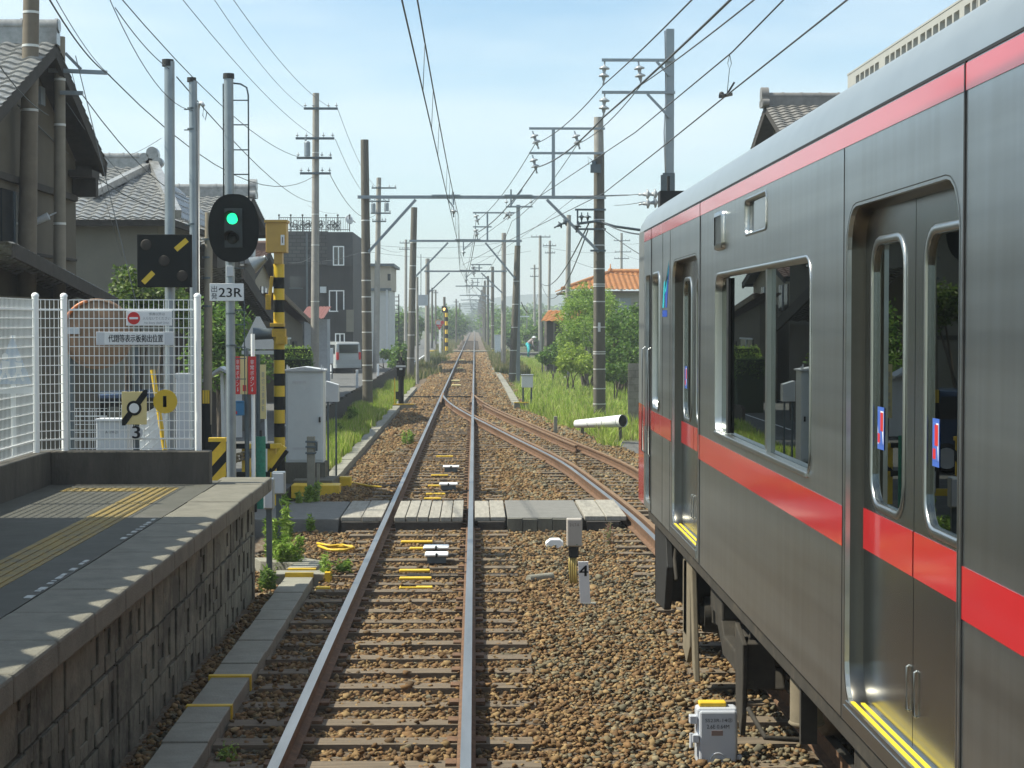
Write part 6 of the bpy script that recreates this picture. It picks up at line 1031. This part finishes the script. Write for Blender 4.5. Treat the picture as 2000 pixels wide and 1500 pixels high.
# other poles -----------------------------------------------------
def upole(label, Y, pb, pt, ptop, r, mt, arms=(), trans=(), zb=-.2, name='utility_pole', bands=()):
    s = thing(name, label, 'utility pole', (xa(pb, Y), Y, zb)); banded(s, 'pole', (xa(pb, Y), Y, zb), at(pt, ptop, Y), r, r*.72, mt, [za(p, Y) for p in bands])
    for (p0, p1, py) in arms:
        z = za(py, Y); o = MB().bar((xa(p0, Y), Y-r-.04, z), (xa(p1, Y), Y-r-.04, z), .075).build('crossarm', M['steel_d'], s); mb = MB()
        for f in (.04, .28, .72, .96): mb = MB(); ins(mb, (xa(p0, Y)+(xa(p1, Y)-xa(p0, Y))*f, Y-r-.04, z+.03), (0, 0, 1), 1, .45); mb.build('insulator', M['ins'], o)
    for (px, py, w, h) in trans:
        mb = MB(); w_, h_ = w*Y/F, h*Y/F; c = at(px, py, Y-r-.2); mb.cyl((c.x, c.y, c.z-h_/2), (c.x, c.y, c.z+h_/2), w_/2, n=16); mb.cyl((c.x, c.y, c.z+h_/2), (c.x, c.y, c.z+h_/2+.05), w_/2*1.05, w_/2*.6, 16); mb.cyl((c.x-w_/4, c.y, c.z+h_/2), (c.x-w_/4, c.y, c.z+h_/2+.2), .03, n=6); mb.build('transformer', M['steel'], s)
    return s
upole('thick leaning brown pole before the tall tan house', 27, 42, 62, -60, .155, mat('worn brown pole', (.15, .125, .095), .85, 0, .2, 3), name='leaning_pole', bands=(30, 95, 220))
u2 = upole('round topped pole with short steel arms beside the tall tan house', 28.5, 113, 117, 72, .11, mat('warm concrete pole', (.22, .195, .155), .85, 0, .15, 3), name='service_pole', bands=(160, 248, 440)); Y = 28.4; mb = MB()
for a, b in (((95, 137), (209, 142)), ((118, 181), (162, 182))): mb.bar(at(*a, Y), at(*b, Y), .06)
mb.bar(at(128, 104, Y), at(158, 135, Y), .045); mb.bar(at(72, 45, Y), at(112, 80, Y), .045); mb.build('crossarm', M['steel'], u2); mb = MB(); mb.cyl(at(65, 435, Y), at(95, 422, Y), .05, .06, 10); mb.bar(at(95, 422, Y), at(110, 415, Y), .02); mb.build('street_lamp', M['greyl'], u2); mb = MB(); mb.box(at(58, 0, Y).x, at(78, 0, Y).x, Y+.02, Y+.3, za(205, Y), za(170, Y)); mb.build('service_box', M['steel'], u2)
upole('tall concrete pole with three short crossarm rows beside the black house', 62, 614, 617, 182, .15, M['polec'], ((596, 662, 214), (580, 655, 272), (582, 650, 310), (588, 648, 340)), ((600, 292, 12, 26),), bands=(300, 420, 480, 590))
upole('grey pole with two transformers left of the nearest portal beam', 100, 734, 740, 347, .18, M['polec'], ((727, 775, 368), (722, 762, 394), (725, 764, 417), (728, 755, 433)), ((729, 407, 9, 17), (755, 405, 9, 15)))
upole('distant left pole with double crossarms beyond the second portal', 170, 792, 793, 468, .16, M['polec'], ((781, 806, 475), (780, 804, 487)))
s = upole('thin pole carrying a pale square box left of the third portal', 84, 815, 815, 541, .075, M['polec'], name='box_pole'); Y = 84; MB().box(xa(817, Y), xa(836, Y), Y-.2, Y+.1, za(597, Y), za(576, Y)).build('box', M['greyl'], s); MB().cyl(at(822, 497, 86), at(822, 576, 84), .02, n=6).build('aerial', M['steel_d'], s)
for (Y, px, ptop, lb_) in ((190, 844, 562, 'distant pole left of the amber lamp, nearer one'), (220, 851, 566, 'distant pole left of the amber lamp, farther one'), (230, 891, 584, 'distant pole just left of the track, first of two'), (270, 898, 592, 'distant pole just left of the track, second of two')): upole(lb_, Y, px, px, ptop, .12, M['poled'], ((px-5, px+5, ptop+6),))
upole('bare concrete pole rising behind the bamboo left of the train', 96, 1107, 1111, 420, .16, M['polec'], (), zb=-.4)
upole('tall distant pole with long top arm right of the third portal', 150, 1055, 1055, 460, .16, M['polec'], ((1037, 1075, 463),), zb=-.4)
upole('distant pole with two crossarms above the orange shed', 168, 1071, 1074, 470, .15, M['polec'], ((1060, 1086, 480), (1064, 1084, 494)), zb=-.4)
upole('small distant pole with two arms left of the orange shed', 200, 1044, 1044, 517, .14, M['polec'], ((1036, 1052, 525), (1035, 1052, 540)), zb=-.4)
upole('far pole with four crossarms behind the orange roofed house', 190, 1213, 1214, 455, .17, M['polec'], ((1198, 1230, 470), (1200, 1232, 492), (1199, 1228, 505)), zb=-.4)
s = thing('lamp_post', 'slim post with short pale cross piece in the field right of the track', 'post', (xa(1029, 190), 190, -.4)); Y = 190; MB().bar((xa(1029, Y), Y, -.4), (xa(1029, Y), Y, za(598, Y)), .1).build('post', M['polec'], s); MB().bar((xa(1016, Y), Y, za(618, Y)), (xa(1034, Y), Y, za(618, Y)), .12).build('cross_piece', M['white'], s)
# far level crossing on the left
Y = 160; s = thing('far_crossing_signal', 'distant crossing signal with a lit amber lamp on a black square', 'signal', (xa(868, Y), Y, -.2)); MB().cyl((xa(868, Y), Y, -.2), (xa(868, Y), Y, za(580, Y)), .11, n=10).build('post', M['poled'], s); a, b = at(863, 598, Y), at(873, 610, Y); MB().box(a.x, b.x, Y-.25, Y-.15, b.z, a.z).build('panel', M['black'], s); MB().cyl((xa(868, Y), Y-.25, za(604, Y)), (xa(868, Y), Y-.30, za(604, Y)), .11, n=14).build('amber_lamp', M['amber'], s)
s = thing('far_striped_post', 'distant yellow and black striped crossing post beside the amber lamp', 'crossing signal', (xa(872, Y), Y-2, -.2)); yb = MB(); yb.cyl((xa(872, Y-2), Y-2, -.2), (xa(872, Y-2), Y-2, 3.7), .128, n=10)
for i in range(11): yb.cyl((xa(872, Y-2), Y-2, -.2+i*.36), (xa(872, Y-2), Y-2, .16+i*.36), .13, n=10, m=i % 2, caps=False)
yb.build('striped_pole', [M['black'], M['yellow']], s)
Y = 150; s = thing('stop_sign', 'red inverted triangle stop sign on a white post in the distance', 'road sign', (xa(858, Y), Y, -.1)); A, B, C = at(852, 634, Y), at(865, 634, Y), at(858.5, 645, Y); p = MB().prism([(A.x, A.z), (B.x, B.z), (C.x, C.z)], 'xz', Y-.03, Y).build('triangle_plate', M['red'], s); mb = MB(); text(mb, "止まれ", xa(855, Y), xa(862, Y), za(638.6, Y), za(635.6, Y), Y-.035); mb.build('lettering', M['signw'], p); MB().cyl((xa(858.5, Y), Y+.04, -.1), (xa(858.5, Y), Y+.04, A.z), .05, n=8).build('post', M['white'], s)
s = thing('far_mirror', 'distant orange rimmed mirror pair beside the red stop sign', 'mirror', (xa(856, 152), 152, -.1)); Y = 152; MB().lathe([(.2, 0), (.23, 0), (.23, .04), (.2, .04)], at(856, 630, Y), (0, -1, 0), 18).build('rim', M['orange'], s); MB().lathe([(.2, 0), (0, -.03)], at(856, 630, Y), (0, -1, 0), 18).build('mirror_face', M['greyl'], s); MB().cyl(at(864, 630, Y), at(864, 630, Y-.06), .16, n=16).build('red_back', M['red'], s); MB().cyl((xa(861, Y), Y, -.1), (xa(861, Y), Y, za(626, Y)), .035, n=8).build('post', M['white'], s)
s = thing('far_crossing_deck', 'distant level crossing deck with yellow painted ends', 'level crossing', (TC, 169, 0)); MB().box(-2.8, 1.6, 168, 170.5, -.3, -.01).build('deck', M['conc'], s); MB().box(-4.2, -2.81, 167.9, 170, -.3, .02).build('yellow_end', M['yellow'], s); MB().box(1.61, 3.0, 167.9, 170, -.3, .02).build('yellow_end', M['yellow'], s)
for (px, Y, pt, lb_) in ((978, 158, 655, 'grey relay cabinet by the right side of the distant crossing'),): a, b = at(966, 655, Y), at(983, 684, Y); s = thing('far_cabinet', lb_, 'cabinet', (a.x, Y, -.3)); MB().box(a.x, b.x, Y, Y+.6, -.3, a.z).build('cabinet_body', M['grey'], s); MB().box(a.x-.05, b.x+.05, Y-.05, Y+.65, a.z, a.z+.05).build('lid', M['greyl'], s)
# small person working in the field
Y = 150; s = thing('person', 'person in grey hat and turquoise trousers bending in the field by the shed', 'person', (xa(1034, Y), Y, -.4)); c = Vector((xa(1034, Y), Y, 0)); mb = MB(); mb.tube([c+Vector((-.12, 0, .72)), c+Vector((0, 0, .95)), c+Vector((.22, -.05, 1.12)), c+Vector((.3, -.06, 1.18))], .17, 10); mb.sphere(c+Vector((.38, -.08, 1.28)), .12, 10); mb.tube([c+Vector((.25, -.2, 1.08)), c+Vector((.28, -.25, .8)), c+Vector((.36, -.25, .58))], .05, 6); mb.tube([c+Vector((.2, .15, 1.08)), c+Vector((.3, .2, .8)), c+Vector((.38, .15, .58))], .05, 6); mb.tube([c+Vector((-.12, -.1, .75)), c+Vector((-.05, -.12, .35)), c+Vector((-.1, -.12, -.38))], .1, 8); mb.tube([c+Vector((-.12, .1, .75)), c+Vector((-.05, .12, .35)), c+Vector((-.1, .12, -.38))], .1, 8); bd = mb.build('body', mat('mauve work shirt', (.30, .24, .24), .8), s); mb = MB(); mb.tube([c+Vector((-.12, -.1, .78)), c+Vector((-.05, -.12, .35)), c+Vector((-.1, -.12, -.2))], .125, 8); mb.tube([c+Vector((-.12, .1, .78)), c+Vector((-.05, .12, .35)), c+Vector((-.1, .12, -.2))], .125, 8); mb.sphere(c+Vector((-.1, 0, .76)), .22, 8); mb.build('trousers', mat('turquoise cloth', (.03, .38, .42), .8), s); MB().lathe([(.22, 0), (.13, .04), (.11, .12), (0, .14)], c+Vector((.38, -.08, 1.34)), n=12).build('hat', M['greyl'], s)
# ------------------------------------------------------------ wires
def wire(label, pts, r, name='overhead_wire', group=None, cat='overhead wire', mt=None):
    return tag(MB().tube(pts, r, 5).build(name, mt or M['wire'], None, pts[0], clean=False), label, cat, group)
def span(p0, p1, s, n=12): return sag(p0, p1, s, n)
def thru(b, px, py, Y0): # continue from a far point b through a pixel at Y0 out past the frame
    a = at(px, py, Y0); return a+(a-Vector(b))*.35
mess, cont = [], []
ys = [-3, P1, 87, 115, 174, 205, 238, 275, 320, 370, 430, 500, 556]; offs = [.05, .1, -.08, .1, -.1, .1, -.1, .1, -.1, .1, -.1, .1, 0]
for i in range(len(ys)-1):
    a, b = ys[i], ys[i+1]; n = 16 if i < 4 else 6
    for k in range(n+(1 if i == len(ys)-2 else 0)): f = k/n; x = TC+offs[i]+(offs[i+1]-offs[i])*f; y = a+(b-a)*f; cont.append(Vector((x, y, 5.08))); mess.append(Vector((x+.02, y, 5.95-4*min(.45, (b-a)*.006)*f*(1-f))))
wire('contact wire straight above the main track', cont, .008); wire('messenger wire sagging above the main track', mess, .009)
mb = MB()
for y in [4+5*i for i in range(36)]:
    i = min(range(len(mess)), key=lambda k: abs(mess[k].y-y)); m = mess[i]; mb.tube([(m.x, m.y, m.z), (cont[i].x, m.y, 5.08)], .004, 4)
tag(mb.build('dropper_wires', M['wire'], None, (TC, 4, 5.5)), kind='stuff', label='thin droppers between the main track wires')
c2 = [Vector((3.02, -3, 5.08)), Vector((2.87, 14.2, 5.09)), Vector((2.755, 20.4, 5.09)), Vector((2.665, 26.8, 5.1)), Vector((2.5, 35.7, 5.1)), Vector((1.15, P1-.2, 5.2)), Vector((-.55, 87, 5.3))]; m2 = [Vector((3.0, -3, 5.9)), Vector((2.86, 17, 5.59)), Vector((2.76, 19.8, 5.5)), Vector((2.63, 30.2, 5.71)), Vector((1.15, P1-.2, 5.95)), Vector((-.5, 87, 6.0))]
def smooth(pts, n=8):
    out = []
    for i in range(len(pts)-1): out += [pts[i].lerp(pts[i+1], k/n) for k in range(n)]
    return out+[pts[-1]]
wire('contact wire curving over from the siding', smooth(c2), .009); wire('messenger wire curving over from the siding', smooth(m2), .009)
s = thing('wire_clamp', 'dropper with loop and clamp hanging between the siding wires', 'wire clamp', onx(1420, 180, 2.7)); a, b = at(1425, 106, 20), at(1420, 184, 20.2); mb = MB(); mb.tube([a, a+Vector((.02, 0, -.1)), a+Vector((0, 0, -.16)), a+Vector((-.02, 0, -.1)), a], .004, 4); mb.tube([a+Vector((0, 0, -.15)), b], .004, 4); mb.build('dropper', M['steel_d'], s); mb = MB(); mb.bar(b+Vector((-.1, -.2, -.05)), b+Vector((.1, .4, .05)), .035); mb.bar(b, b+Vector((.08, 0, .13)), .02); mb.sphere(b+Vector((-.06, 0, 0)), .03, 6); mb.build('clamp', M['dark'], s)
f1 = [at(1045, 281, P1-.2), at(1128, 281, P1-.2), at(1048, 327, P1-.2)]; f2 = [at(930, 432, 86.8), at(1000, 432, 86.8), at(930, 455, 86.8)]; npx = [(1345, 0), (1465, 0), (1420, 0)]
for i, lb_ in enumerate(('upper outer feeder line past the steel mast', 'upper inner feeder line past the steel mast', 'lower thick feeder line past the steel mast')):
    pts = span(thru(tops[i], *npx[i], 24), tops[i], .05)+span(tops[i], f1[i], .18)[1:]+span(f1[i], f2[i], .3)[1:]+span(f2[i], f2[i]+Vector((-1.0, 85, -.4)), .5)[1:]+[Vector((.9, 300, 6.5)), Vector((.8, 500, 6))]; wire(lb_, pts, .013 if i < 2 else .02)
for (a, b, r, sg, lb_) in (
 (at(1125, 384, P1-.3), at(1255, 379, 40), .014, .02, 'upper anchor wire from the portal to the steel mast'), (at(1200, 401, P1-.3), at(1258, 394, 40), .012, .02, 'lower anchor wire from the portal to the steel mast'),
 (at(1125, 384, P1-.3), at(920, 520, 115), .011, .2, 'anchor wire crossing from the portal to the main track'),
 (at(1175, 432, P1-.2), at(1262, 458, 46), .03, .1, 'black service cable running right from the portal pole'), (at(1175, 445, P1-.2), at(1290, 520, 48), .02, .05, 'second black service cable dropping right from the portal pole'),
 (at(1150, 436, P1-.2), at(1056, 552, 150), .035, .9, 'thick black cable drooping from the portal pole to the distant pole'), (at(1148, 450, P1-.2), at(1058, 556, 150), .03, 1.6, 'second thick cable drooping from the portal pole'),
 (at(1050, 575, 150), at(1018, 590, 87), .03, 1.0, 'black cable slung low behind the second portal'),
 (at(1215, 475, 190), at(1330, 440, 120), .02, .5, 'far wire right of the four armed pole, upper'), (at(1215, 495, 190), at(1330, 500, 120), .02, .5, 'far wire right of the four armed pole, lower'),
 (at(1037, 463, 150), at(690, 474, 130), .016, .6, 'upper line strung across the track far behind'), (at(1037, 490, 150), at(690, 487, 130), .016, .6, 'lower line strung across the track far behind'), (at(1213, 492, 190), at(1060, 482, 168), .02, .3, 'line between the two distant right poles'), (at(1260, 540, 100), at(1107, 505, 96), .012, .2, 'service line over the orange roof'),
 (at(795, 487, 170), at(736, 480, 100), .014, .3, 'line from the distant left pole to the transformer pole'), (at(740, 368, 100), at(660, 214, 62), .012, .5, 'top line between transformer pole and concrete pole'), (at(740, 394, 100), at(655, 272, 62), .012, .6, 'middle line between transformer pole and concrete pole'), (at(736, 417, 100), at(645, 342, 62), .016, .7, 'lower line between transformer pole and concrete pole'),
 (at(600, 214, 62), at(380, -60, 30), .009, .3, 'steep line from the concrete pole to the top of the sky, left'), (at(655, 214, 62), at(415, -60, 28), .009, .35, 'steep line from the concrete pole to the top of the sky, right'), (at(625, 272, 62), at(310, -60, 26), .009, .3, 'long line rising left from the middle crossarm'), (at(600, 310, 62), at(205, -40, 24), .012, .5, 'long line rising left from the transformer arm'),
 (at(612, 395, 62), at(345, 150, 20), .010, .3, 'cable from the steel post to the concrete pole'), (at(612, 345, 62), at(206, 140, 28.4), .014, .9, 'twisted service cable sloping right from the short arm'), (at(206, 141, 28.4), at(80, -30, 18), .014, .1, 'service cable rising left from the short arm'), (at(216, 148, 28), at(88, -40, 17), .007, .1, 'thin second cable rising left from the short arm'),
 (at(160, 184, 28.4), at(440, 395, 48), .013, .6, 'lower drooping cable from the short arm to the tiled house'), (at(130, 200, 28.4), at(380, 400, 46), .008, .6, 'thin cable crossing the pantile roof'), (at(35, 205, 27), at(325, 410, 42), .016, .3, 'dark cable crossing before the hip roof'), (at(140, 140, 28.4), at(238, 500, 40), .007, .1, 'nearly vertical thin cable before the hip roof'),
 (at(377, 216, 21), at(202, -30, 16), .006, .25, 'sagging thin wire meeting the pipe post'), (at(331, 135, 20.2), at(225, 15, 16), .007, .05, 'wire meeting the capped steel post'), (at(702, 493, P1), at(600, 510, 62), .008, .1, 'short line from the portal pole to the concrete pole'), (at(600, 400, 62), at(660, 416, 60), .006, .1, 'short drooping line beside the portal pole'), (at(614, 495, 62), at(562, 513, 30), .008, .1, 'line from concrete pole to the ochre box'), (at(230, 308, 40), at(315, 270, 24), .005, .05, 'short line above the hip roof ridge'), (at(95, 225, 28), at(-20, 100, 22), .012, .1, 'cable at the far left before the gable')):
    wire(lb_, span(a, b, sg), r*.7)
# ------------------------------------------------------------ vegetation
GR = [(.29, .41, .06), (.36, .48, .08), (.42, .50, .12), (.20, .30, .045), (.46, .46, .17)]
def field(n, x0, x1, y0, y1, z, keep=None, pw=1.6):
    f = RNG.uniform(0, 1, n)**pw; y = y0+(y1-y0)*f; x = RNG.uniform(x0, x1, n); P = np.stack([x, y, np.full(n, z)], 1); return P if keep is None else P[keep(x, y)]
def gkeep(x, y):
    e = np.interp(y, np.linspace(30, 200, 100), [bed_edge(v) for v in np.linspace(30, 200, 100)]); return (x > e+.1+.3*np.sin(y*.7)) & ~((y < 47) & (x > 3.3) & (x < 6.3) & (y > 38))
P = field(85000, 1.5, 11, 42, 150, -.42, gkeep); h = (.23+.18*np.sin(P[:, 0]*1.1+P[:, 1]*.31)*np.sin(P[:, 1]*.23+1)+.12*np.sin(P[:, 0]*4+P[:, 1]*1.7)).clip(.12, .9); tag(blades('tall_grass', P, h, .03, GR, BLADE, lean=.7), kind='stuff')
P = field(30000, -3.64, -2.55, 33.5, 80, -.14, lambda x, y: x < -2.66+.1*np.sin(y*2), 1.3); tag(blades('verge_grass', P, (.24+.13*np.sin(P[:, 1]*.6)*np.sin(P[:, 0]*5)).clip(.1, .6), .022, [(.30, .42, .06), (.38, .47, .09), (.22, .32, .05), (.45, .44, .16)], BLADE), kind='stuff')
P = np.concatenate([field(9000, -3.6, -1.75, 85, 330, -.25, lambda x, y: x < -2.3+.5*np.sin(y*.2)), field(9000, 1.1, 3.0, 100, 330, -.3), field(6000, -40, -9, 150, 330, -.3), field(5000, -4, -3.2, 190, 330, -.2)]); tag(blades('dry_grass', P, .45, .06, [(.22, .2, .09), (.16, .18, .06), (.10, .14, .04), (.25, .22, .12)], BLADE), kind='stuff')
bark = mat('bark', (.10, .08, .06), .9, 0, .3, 6)
def tree(name, label, base, blobs, n, size, cols, r=.12, stems=1, cat='tree', crown='crown', group=None, asp=.5, rough=.22):
    s = thing(name, label, cat, base, group); b = Vector(base)
    for k in range(stems):
        for (c, rd) in (blobs if k == 0 else blobs[:1]):
            c = Vector(c); mb = MB(); q = b+Vector((rs.uniform(-.1, .1)*stems, rs.uniform(-.1, .1)*stems, 0)); mid = q.lerp(c, .5)+Vector((rs.uniform(-.15, .15), 0, .1)); mb.cyl(q, mid, r, r*.7, 8); mb.cyl(mid, c+Vector((0, 0, rd[2]*.3)), r*.7, r*.25, 6); mb.build('trunk', bark, s)
    leaves(crown, blobs, n, size, cols, LEAF, s, asp=asp, rough=rough, shell=.35); return s
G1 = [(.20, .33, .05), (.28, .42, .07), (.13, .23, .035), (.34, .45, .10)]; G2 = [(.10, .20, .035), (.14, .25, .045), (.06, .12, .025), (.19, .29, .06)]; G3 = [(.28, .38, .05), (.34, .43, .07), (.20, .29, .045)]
def bl(px, py, Y, rx, rz, ry=None): # crown blob by sight line, radii in metres
    return (tuple(at(px, py, Y)), (rx, ry or rx, rz))
tree('bamboo_clump', 'tall feathery bamboo thicket before the orange roofed house', (xa(1150, 84), 84, -.4), [bl(1130, 612, 84, .95, 1.0), bl(1160, 598, 85, 1.0, .9), bl(1112, 650, 83, .6, .7), bl(1185, 620, 84, .8, .9), bl(1150, 650, 83, 1.1, .9), bl(1122, 590, 85, .5, .7), bl(1180, 588, 85, .5, .5), bl(1108, 608, 84, .3, .6), bl(1140, 572, 85, .3, .55), bl(1165, 570, 85, .25, .45), bl(1102, 672, 83, .35, .5), bl(1195, 598, 84, .3, .6)], 15000, .075, G1, .05, 3, 'bamboo', asp=.24, rough=.34)
tree('round_bush', 'dark rounded evergreen bush beside the train nose', (xa(1215, 74), 74, -.4), [bl(1205, 670, 74, .75, .9), bl(1235, 650, 75, .8, .9), bl(1225, 700, 73, .9, .7), bl(1190, 715, 73, .5, .5), bl(1260, 690, 74, .9, 1.0), bl(1215, 625, 76, .5, .5), bl(1240, 612, 76, .35, .4), bl(1196, 636, 74, .3, .4), bl(1182, 690, 73, .35, .5)], 11000, .07, G2, .07, 2, 'bush', rough=.28)
tree('yellow_green_shrub', 'bright yellow green shrub at the foot of the bamboo', (xa(1115, 79), 79, -.4), [bl(1120, 698, 79, .65, .6), bl(1103, 712, 78, .4, .4), bl(1145, 712, 78, .5, .45)], 3600, .07, G3, .03, 2, 'shrub', asp=.4, rough=.3)
tree('low_hedge_bush', 'low mid green bush left of the bamboo by the shed', (xa(1080, 92), 92, -.4), [bl(1082, 692, 92, .6, .45), bl(1064, 698, 91, .45, .35), bl(1095, 675, 93, .4, .5)], 2200, .08, G2, .03, 1, 'bush')
tree('dark_shrub', 'dark low shrub at the bottom of the brown portal pole on the right', (xa(1200, 70), 70, -.4), [bl(1190, 728, 70, .45, .35), bl(1215, 728, 71, .5, .4)], 1800, .07, G2, .03, 1, 'shrub')
tree('garden_tree', 'leafy garden tree behind the white fence and black panel', (xa(250, 34), 34, -.1), [bl(248, 548, 34, .28, .32), bl(275, 575, 34, .5, .3), bl(240, 585, 33.6, .35, .3), bl(330, 590, 34.3, .5, .35), bl(350, 610, 34, .35, .4), bl(300, 600, 34, .5, .3)], 3800, .05, [(.10, .17, .03), (.16, .22, .05), (.05, .09, .02)], .05, 1)
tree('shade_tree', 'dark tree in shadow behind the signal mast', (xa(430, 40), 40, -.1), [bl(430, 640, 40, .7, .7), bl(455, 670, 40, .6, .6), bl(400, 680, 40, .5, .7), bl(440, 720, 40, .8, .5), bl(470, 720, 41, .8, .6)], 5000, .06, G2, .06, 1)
for k, (px0, px1, py0, py1, Y, lb_) in enumerate(((555, 607, 676, 702, 58, 'upper clipped hedge beside the cottage'), (556, 608, 697, 716, 55, 'lower clipped hedge just above the grey cabinet'))):
    a, b = at(px0, py0, Y), at(px1, py1, Y); s = thing('clipped_hedge', lb_, 'hedge', ((a.x+b.x)/2, Y, -.1)); blobs = []
    for i in range(6): blobs.append(((a.x+(b.x-a.x)*(i+.5)/6, Y, a.z-.35), (.16, .3, .35)))
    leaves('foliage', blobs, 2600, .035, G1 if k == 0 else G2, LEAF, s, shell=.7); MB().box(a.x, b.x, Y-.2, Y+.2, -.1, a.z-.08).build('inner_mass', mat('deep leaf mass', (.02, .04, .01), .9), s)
tree('round_shrub', 'small round shrub at the left foot of the second portal', (xa(783, 88), 88, -.1), [bl(782, 690, 95, .45, .6), bl(776, 708, 95, .5, .5)], 1200, .09, G2, .03, 1, 'shrub')
tree('roadside_shrub', 'bright shrub by the side road below the white building', (xa(752, 108), 108, -.1), [bl(754, 692, 108, .5, .3), bl(700, 703, 108, .6, .25)], 1200, .08, G1, .03, 1, 'shrub')
tn = [('crown rising behind the amber lamp', 868, 628, 260, 2.4, 2.2), ('crown right of the amber lamp', 885, 632, 270, 1.9, 1.8), ('bush beyond the left grass', 800, 630, 210, 1.4, 1.2), ('left field tree behind the second portal', 783, 640, 190, 1.2, 1.6), ('crown left of the track end', 905, 632, 400, 2.0, 2.0), ('crown right of the track end', 945, 632, 420, 2.6, 2.2), ('wide crown behind the grey far cabinet', 975, 625, 300, 3.0, 2.2), ('crown between the third portal and distant pole', 1005, 630, 260, 3.0, 2.0), ('crown left of the small distant pole', 1030, 632, 280, 3.0, 2.2), ('crown behind the orange shed', 1062, 634, 240, 2.4, 1.8), ('low crown by the person', 1048, 655, 190, 1.8, 1.0), ('low crown left of the person', 1000, 655, 210, 2.0, .9)]
for nm, px, py, Y, rx, rz in tn:
    c = at(px, py, Y); tree('distant_tree', 'distant '+nm, (c.x, Y, -.4), [((c.x, Y, c.z), (rx, rx, rz)), ((c.x+rx*.7, Y+1, c.z-.4), (rx*.6, rx*.6, rz*.7)), ((c.x-rx*.7, Y+.5, c.z-.5), (rx*.6, rx*.6, rz*.6)), ((c.x, Y, 1.0), (rx*.9, rx*.8, 1.2))], 1500, .26, G2, .15, 1, 'tree', 'crown', 'trees in the distance')
blobs = [((x+rs.uniform(-4, 4), 620+rs.uniform(-25, 25), rs.uniform(1.5, 4.5)), (9, 6, rs.uniform(3.2, 6.0))) for x in range(-150, 160, 8)]
tag(leaves('far_wood', blobs, 26000, .9, G2, LEAF), kind='stuff')
h0 = sheet('hills', -700, 700, 1500, 2600, -2, mat('wooded hill', (.05, .08, .03), .95, 0, .3, .01), skirt=0, nx=50, ny=12, zf=lambda x, y: max(0, (18+12*math.sin(x*.006+1)+6*math.sin(x*.021))*math.sin((y-1500)/1100*math.pi)))
c = at(925, 628, 590); s = thing('far_house', 'pale roofed house closing the view at the end of the track', 'house', (c.x, 590, -.2)); MB().box(c.x-1.2, c.x+2.2, 590, 596, -.2, 2.2).build('wall', M['wallg'], s); MB().prism([(c.x-1.7, 2.1), (c.x+2.7, 2.1), (c.x+1.0, 3.9), (c.x+.2, 3.9)], 'xz', 589.4, 596.5).build('roof', M['greyl'], s)
def weed(label, px, py, Y, h, n, spread=.12, leaf=.05, cols=G1, cnt=7):
    b = at(px, py, Y); b.z = -.2; s = thing('weed', label, 'weed', b, 'weeds by the platform end'); mb = MB(); bl_ = []
    for i in range(cnt):
        o = Vector((rs.uniform(-spread, spread), rs.uniform(-spread, spread), 0)); hh = h*rs.uniform(.6, 1.05); mb.tube([b+o, b+o*1.1+Vector((0, 0, hh*.5)), b+o*1.3+Vector((rs.uniform(-.03, .03), 0, hh))], .004, 4)
        for q in range(5): bl_.append((tuple(b+o*(1.1+.04*q)+Vector((0, 0, hh*(.25+.18*q)))), (.05, .05, .07)))
    mb.build('stem', mat('green stem', (.10, .15, .04), .7), s); leaves('foliage', bl_, int(n*1.3), leaf, cols, LEAF, s, shell=.1, asp=.2); return s
weed('tall feathery weed at the platform corner', 548, 1085, 21.0, .78, 900, .12); weed('bushy weed clump at the foot of the platform corner', 563, 1088, 20.6, .42, 900, .16, .045); weed('leafy weed bush below the grey cabinet', 588, 965, 26.9, .42, 1100, .2, .05); weed('small sprig on the asphalt path', 613, 1020, 24.5, .22, 200, .04, .04, G1, 3); weed('sprig of weed by the yellow cables', 632, 1132, 19.8, .28, 260, .05, .04, G1, 4); weed('low sprig right of the yellow cables', 672, 1112, 20.4, .16, 220, .06, .04, G1, 4); weed('weed at the base of the block face', 523, 1140, 19.2, .24, 260, .04, .045, G2, 4); weed('tiny weed in the shaded ballast at the bottom', 441, 1487, 11.7, .1, 120, .03, .025, G1, 3); weed('grass tuft by the ballast beyond the crossing', 795, 855, 42, .3, 300, .1, .05, G1, 5); weed('thin flowering weed before the crossing at right', 1192, 1040, 23, .28, 130, .03, .03, [(.2, .2, .1), (.3, .16, .12)], 3); weed('weed clump beside the sleeper fence', 693, 790, 50, .5, 600, .15, .06, G1, 6); weed('small weed near the left trough', 657, 832, 44, .35, 400, .12, .05, G2, 5)
# ------------------------------------------------------------ haze
hz = MB().box(-420, 420, -30, 1400, -3.5, 60).build('haze', bpy.data.materials.new('haze air')); tag(hz, kind='stuff')
hm = hz.data.materials[0]; hm.use_nodes = True; t = hm.node_tree; t.nodes.remove(t.nodes['Principled BSDF']); pv = t.nodes.new('ShaderNodeVolumePrincipled'); pv.inputs['Color'].default_value = (.86, .92, 1, 1); pv.inputs['Density'].default_value = .0009; pv.inputs['Anisotropy'].default_value = .2
t.links.new(pv.outputs[0], t.nodes['Material Output'].inputs['Volume'])
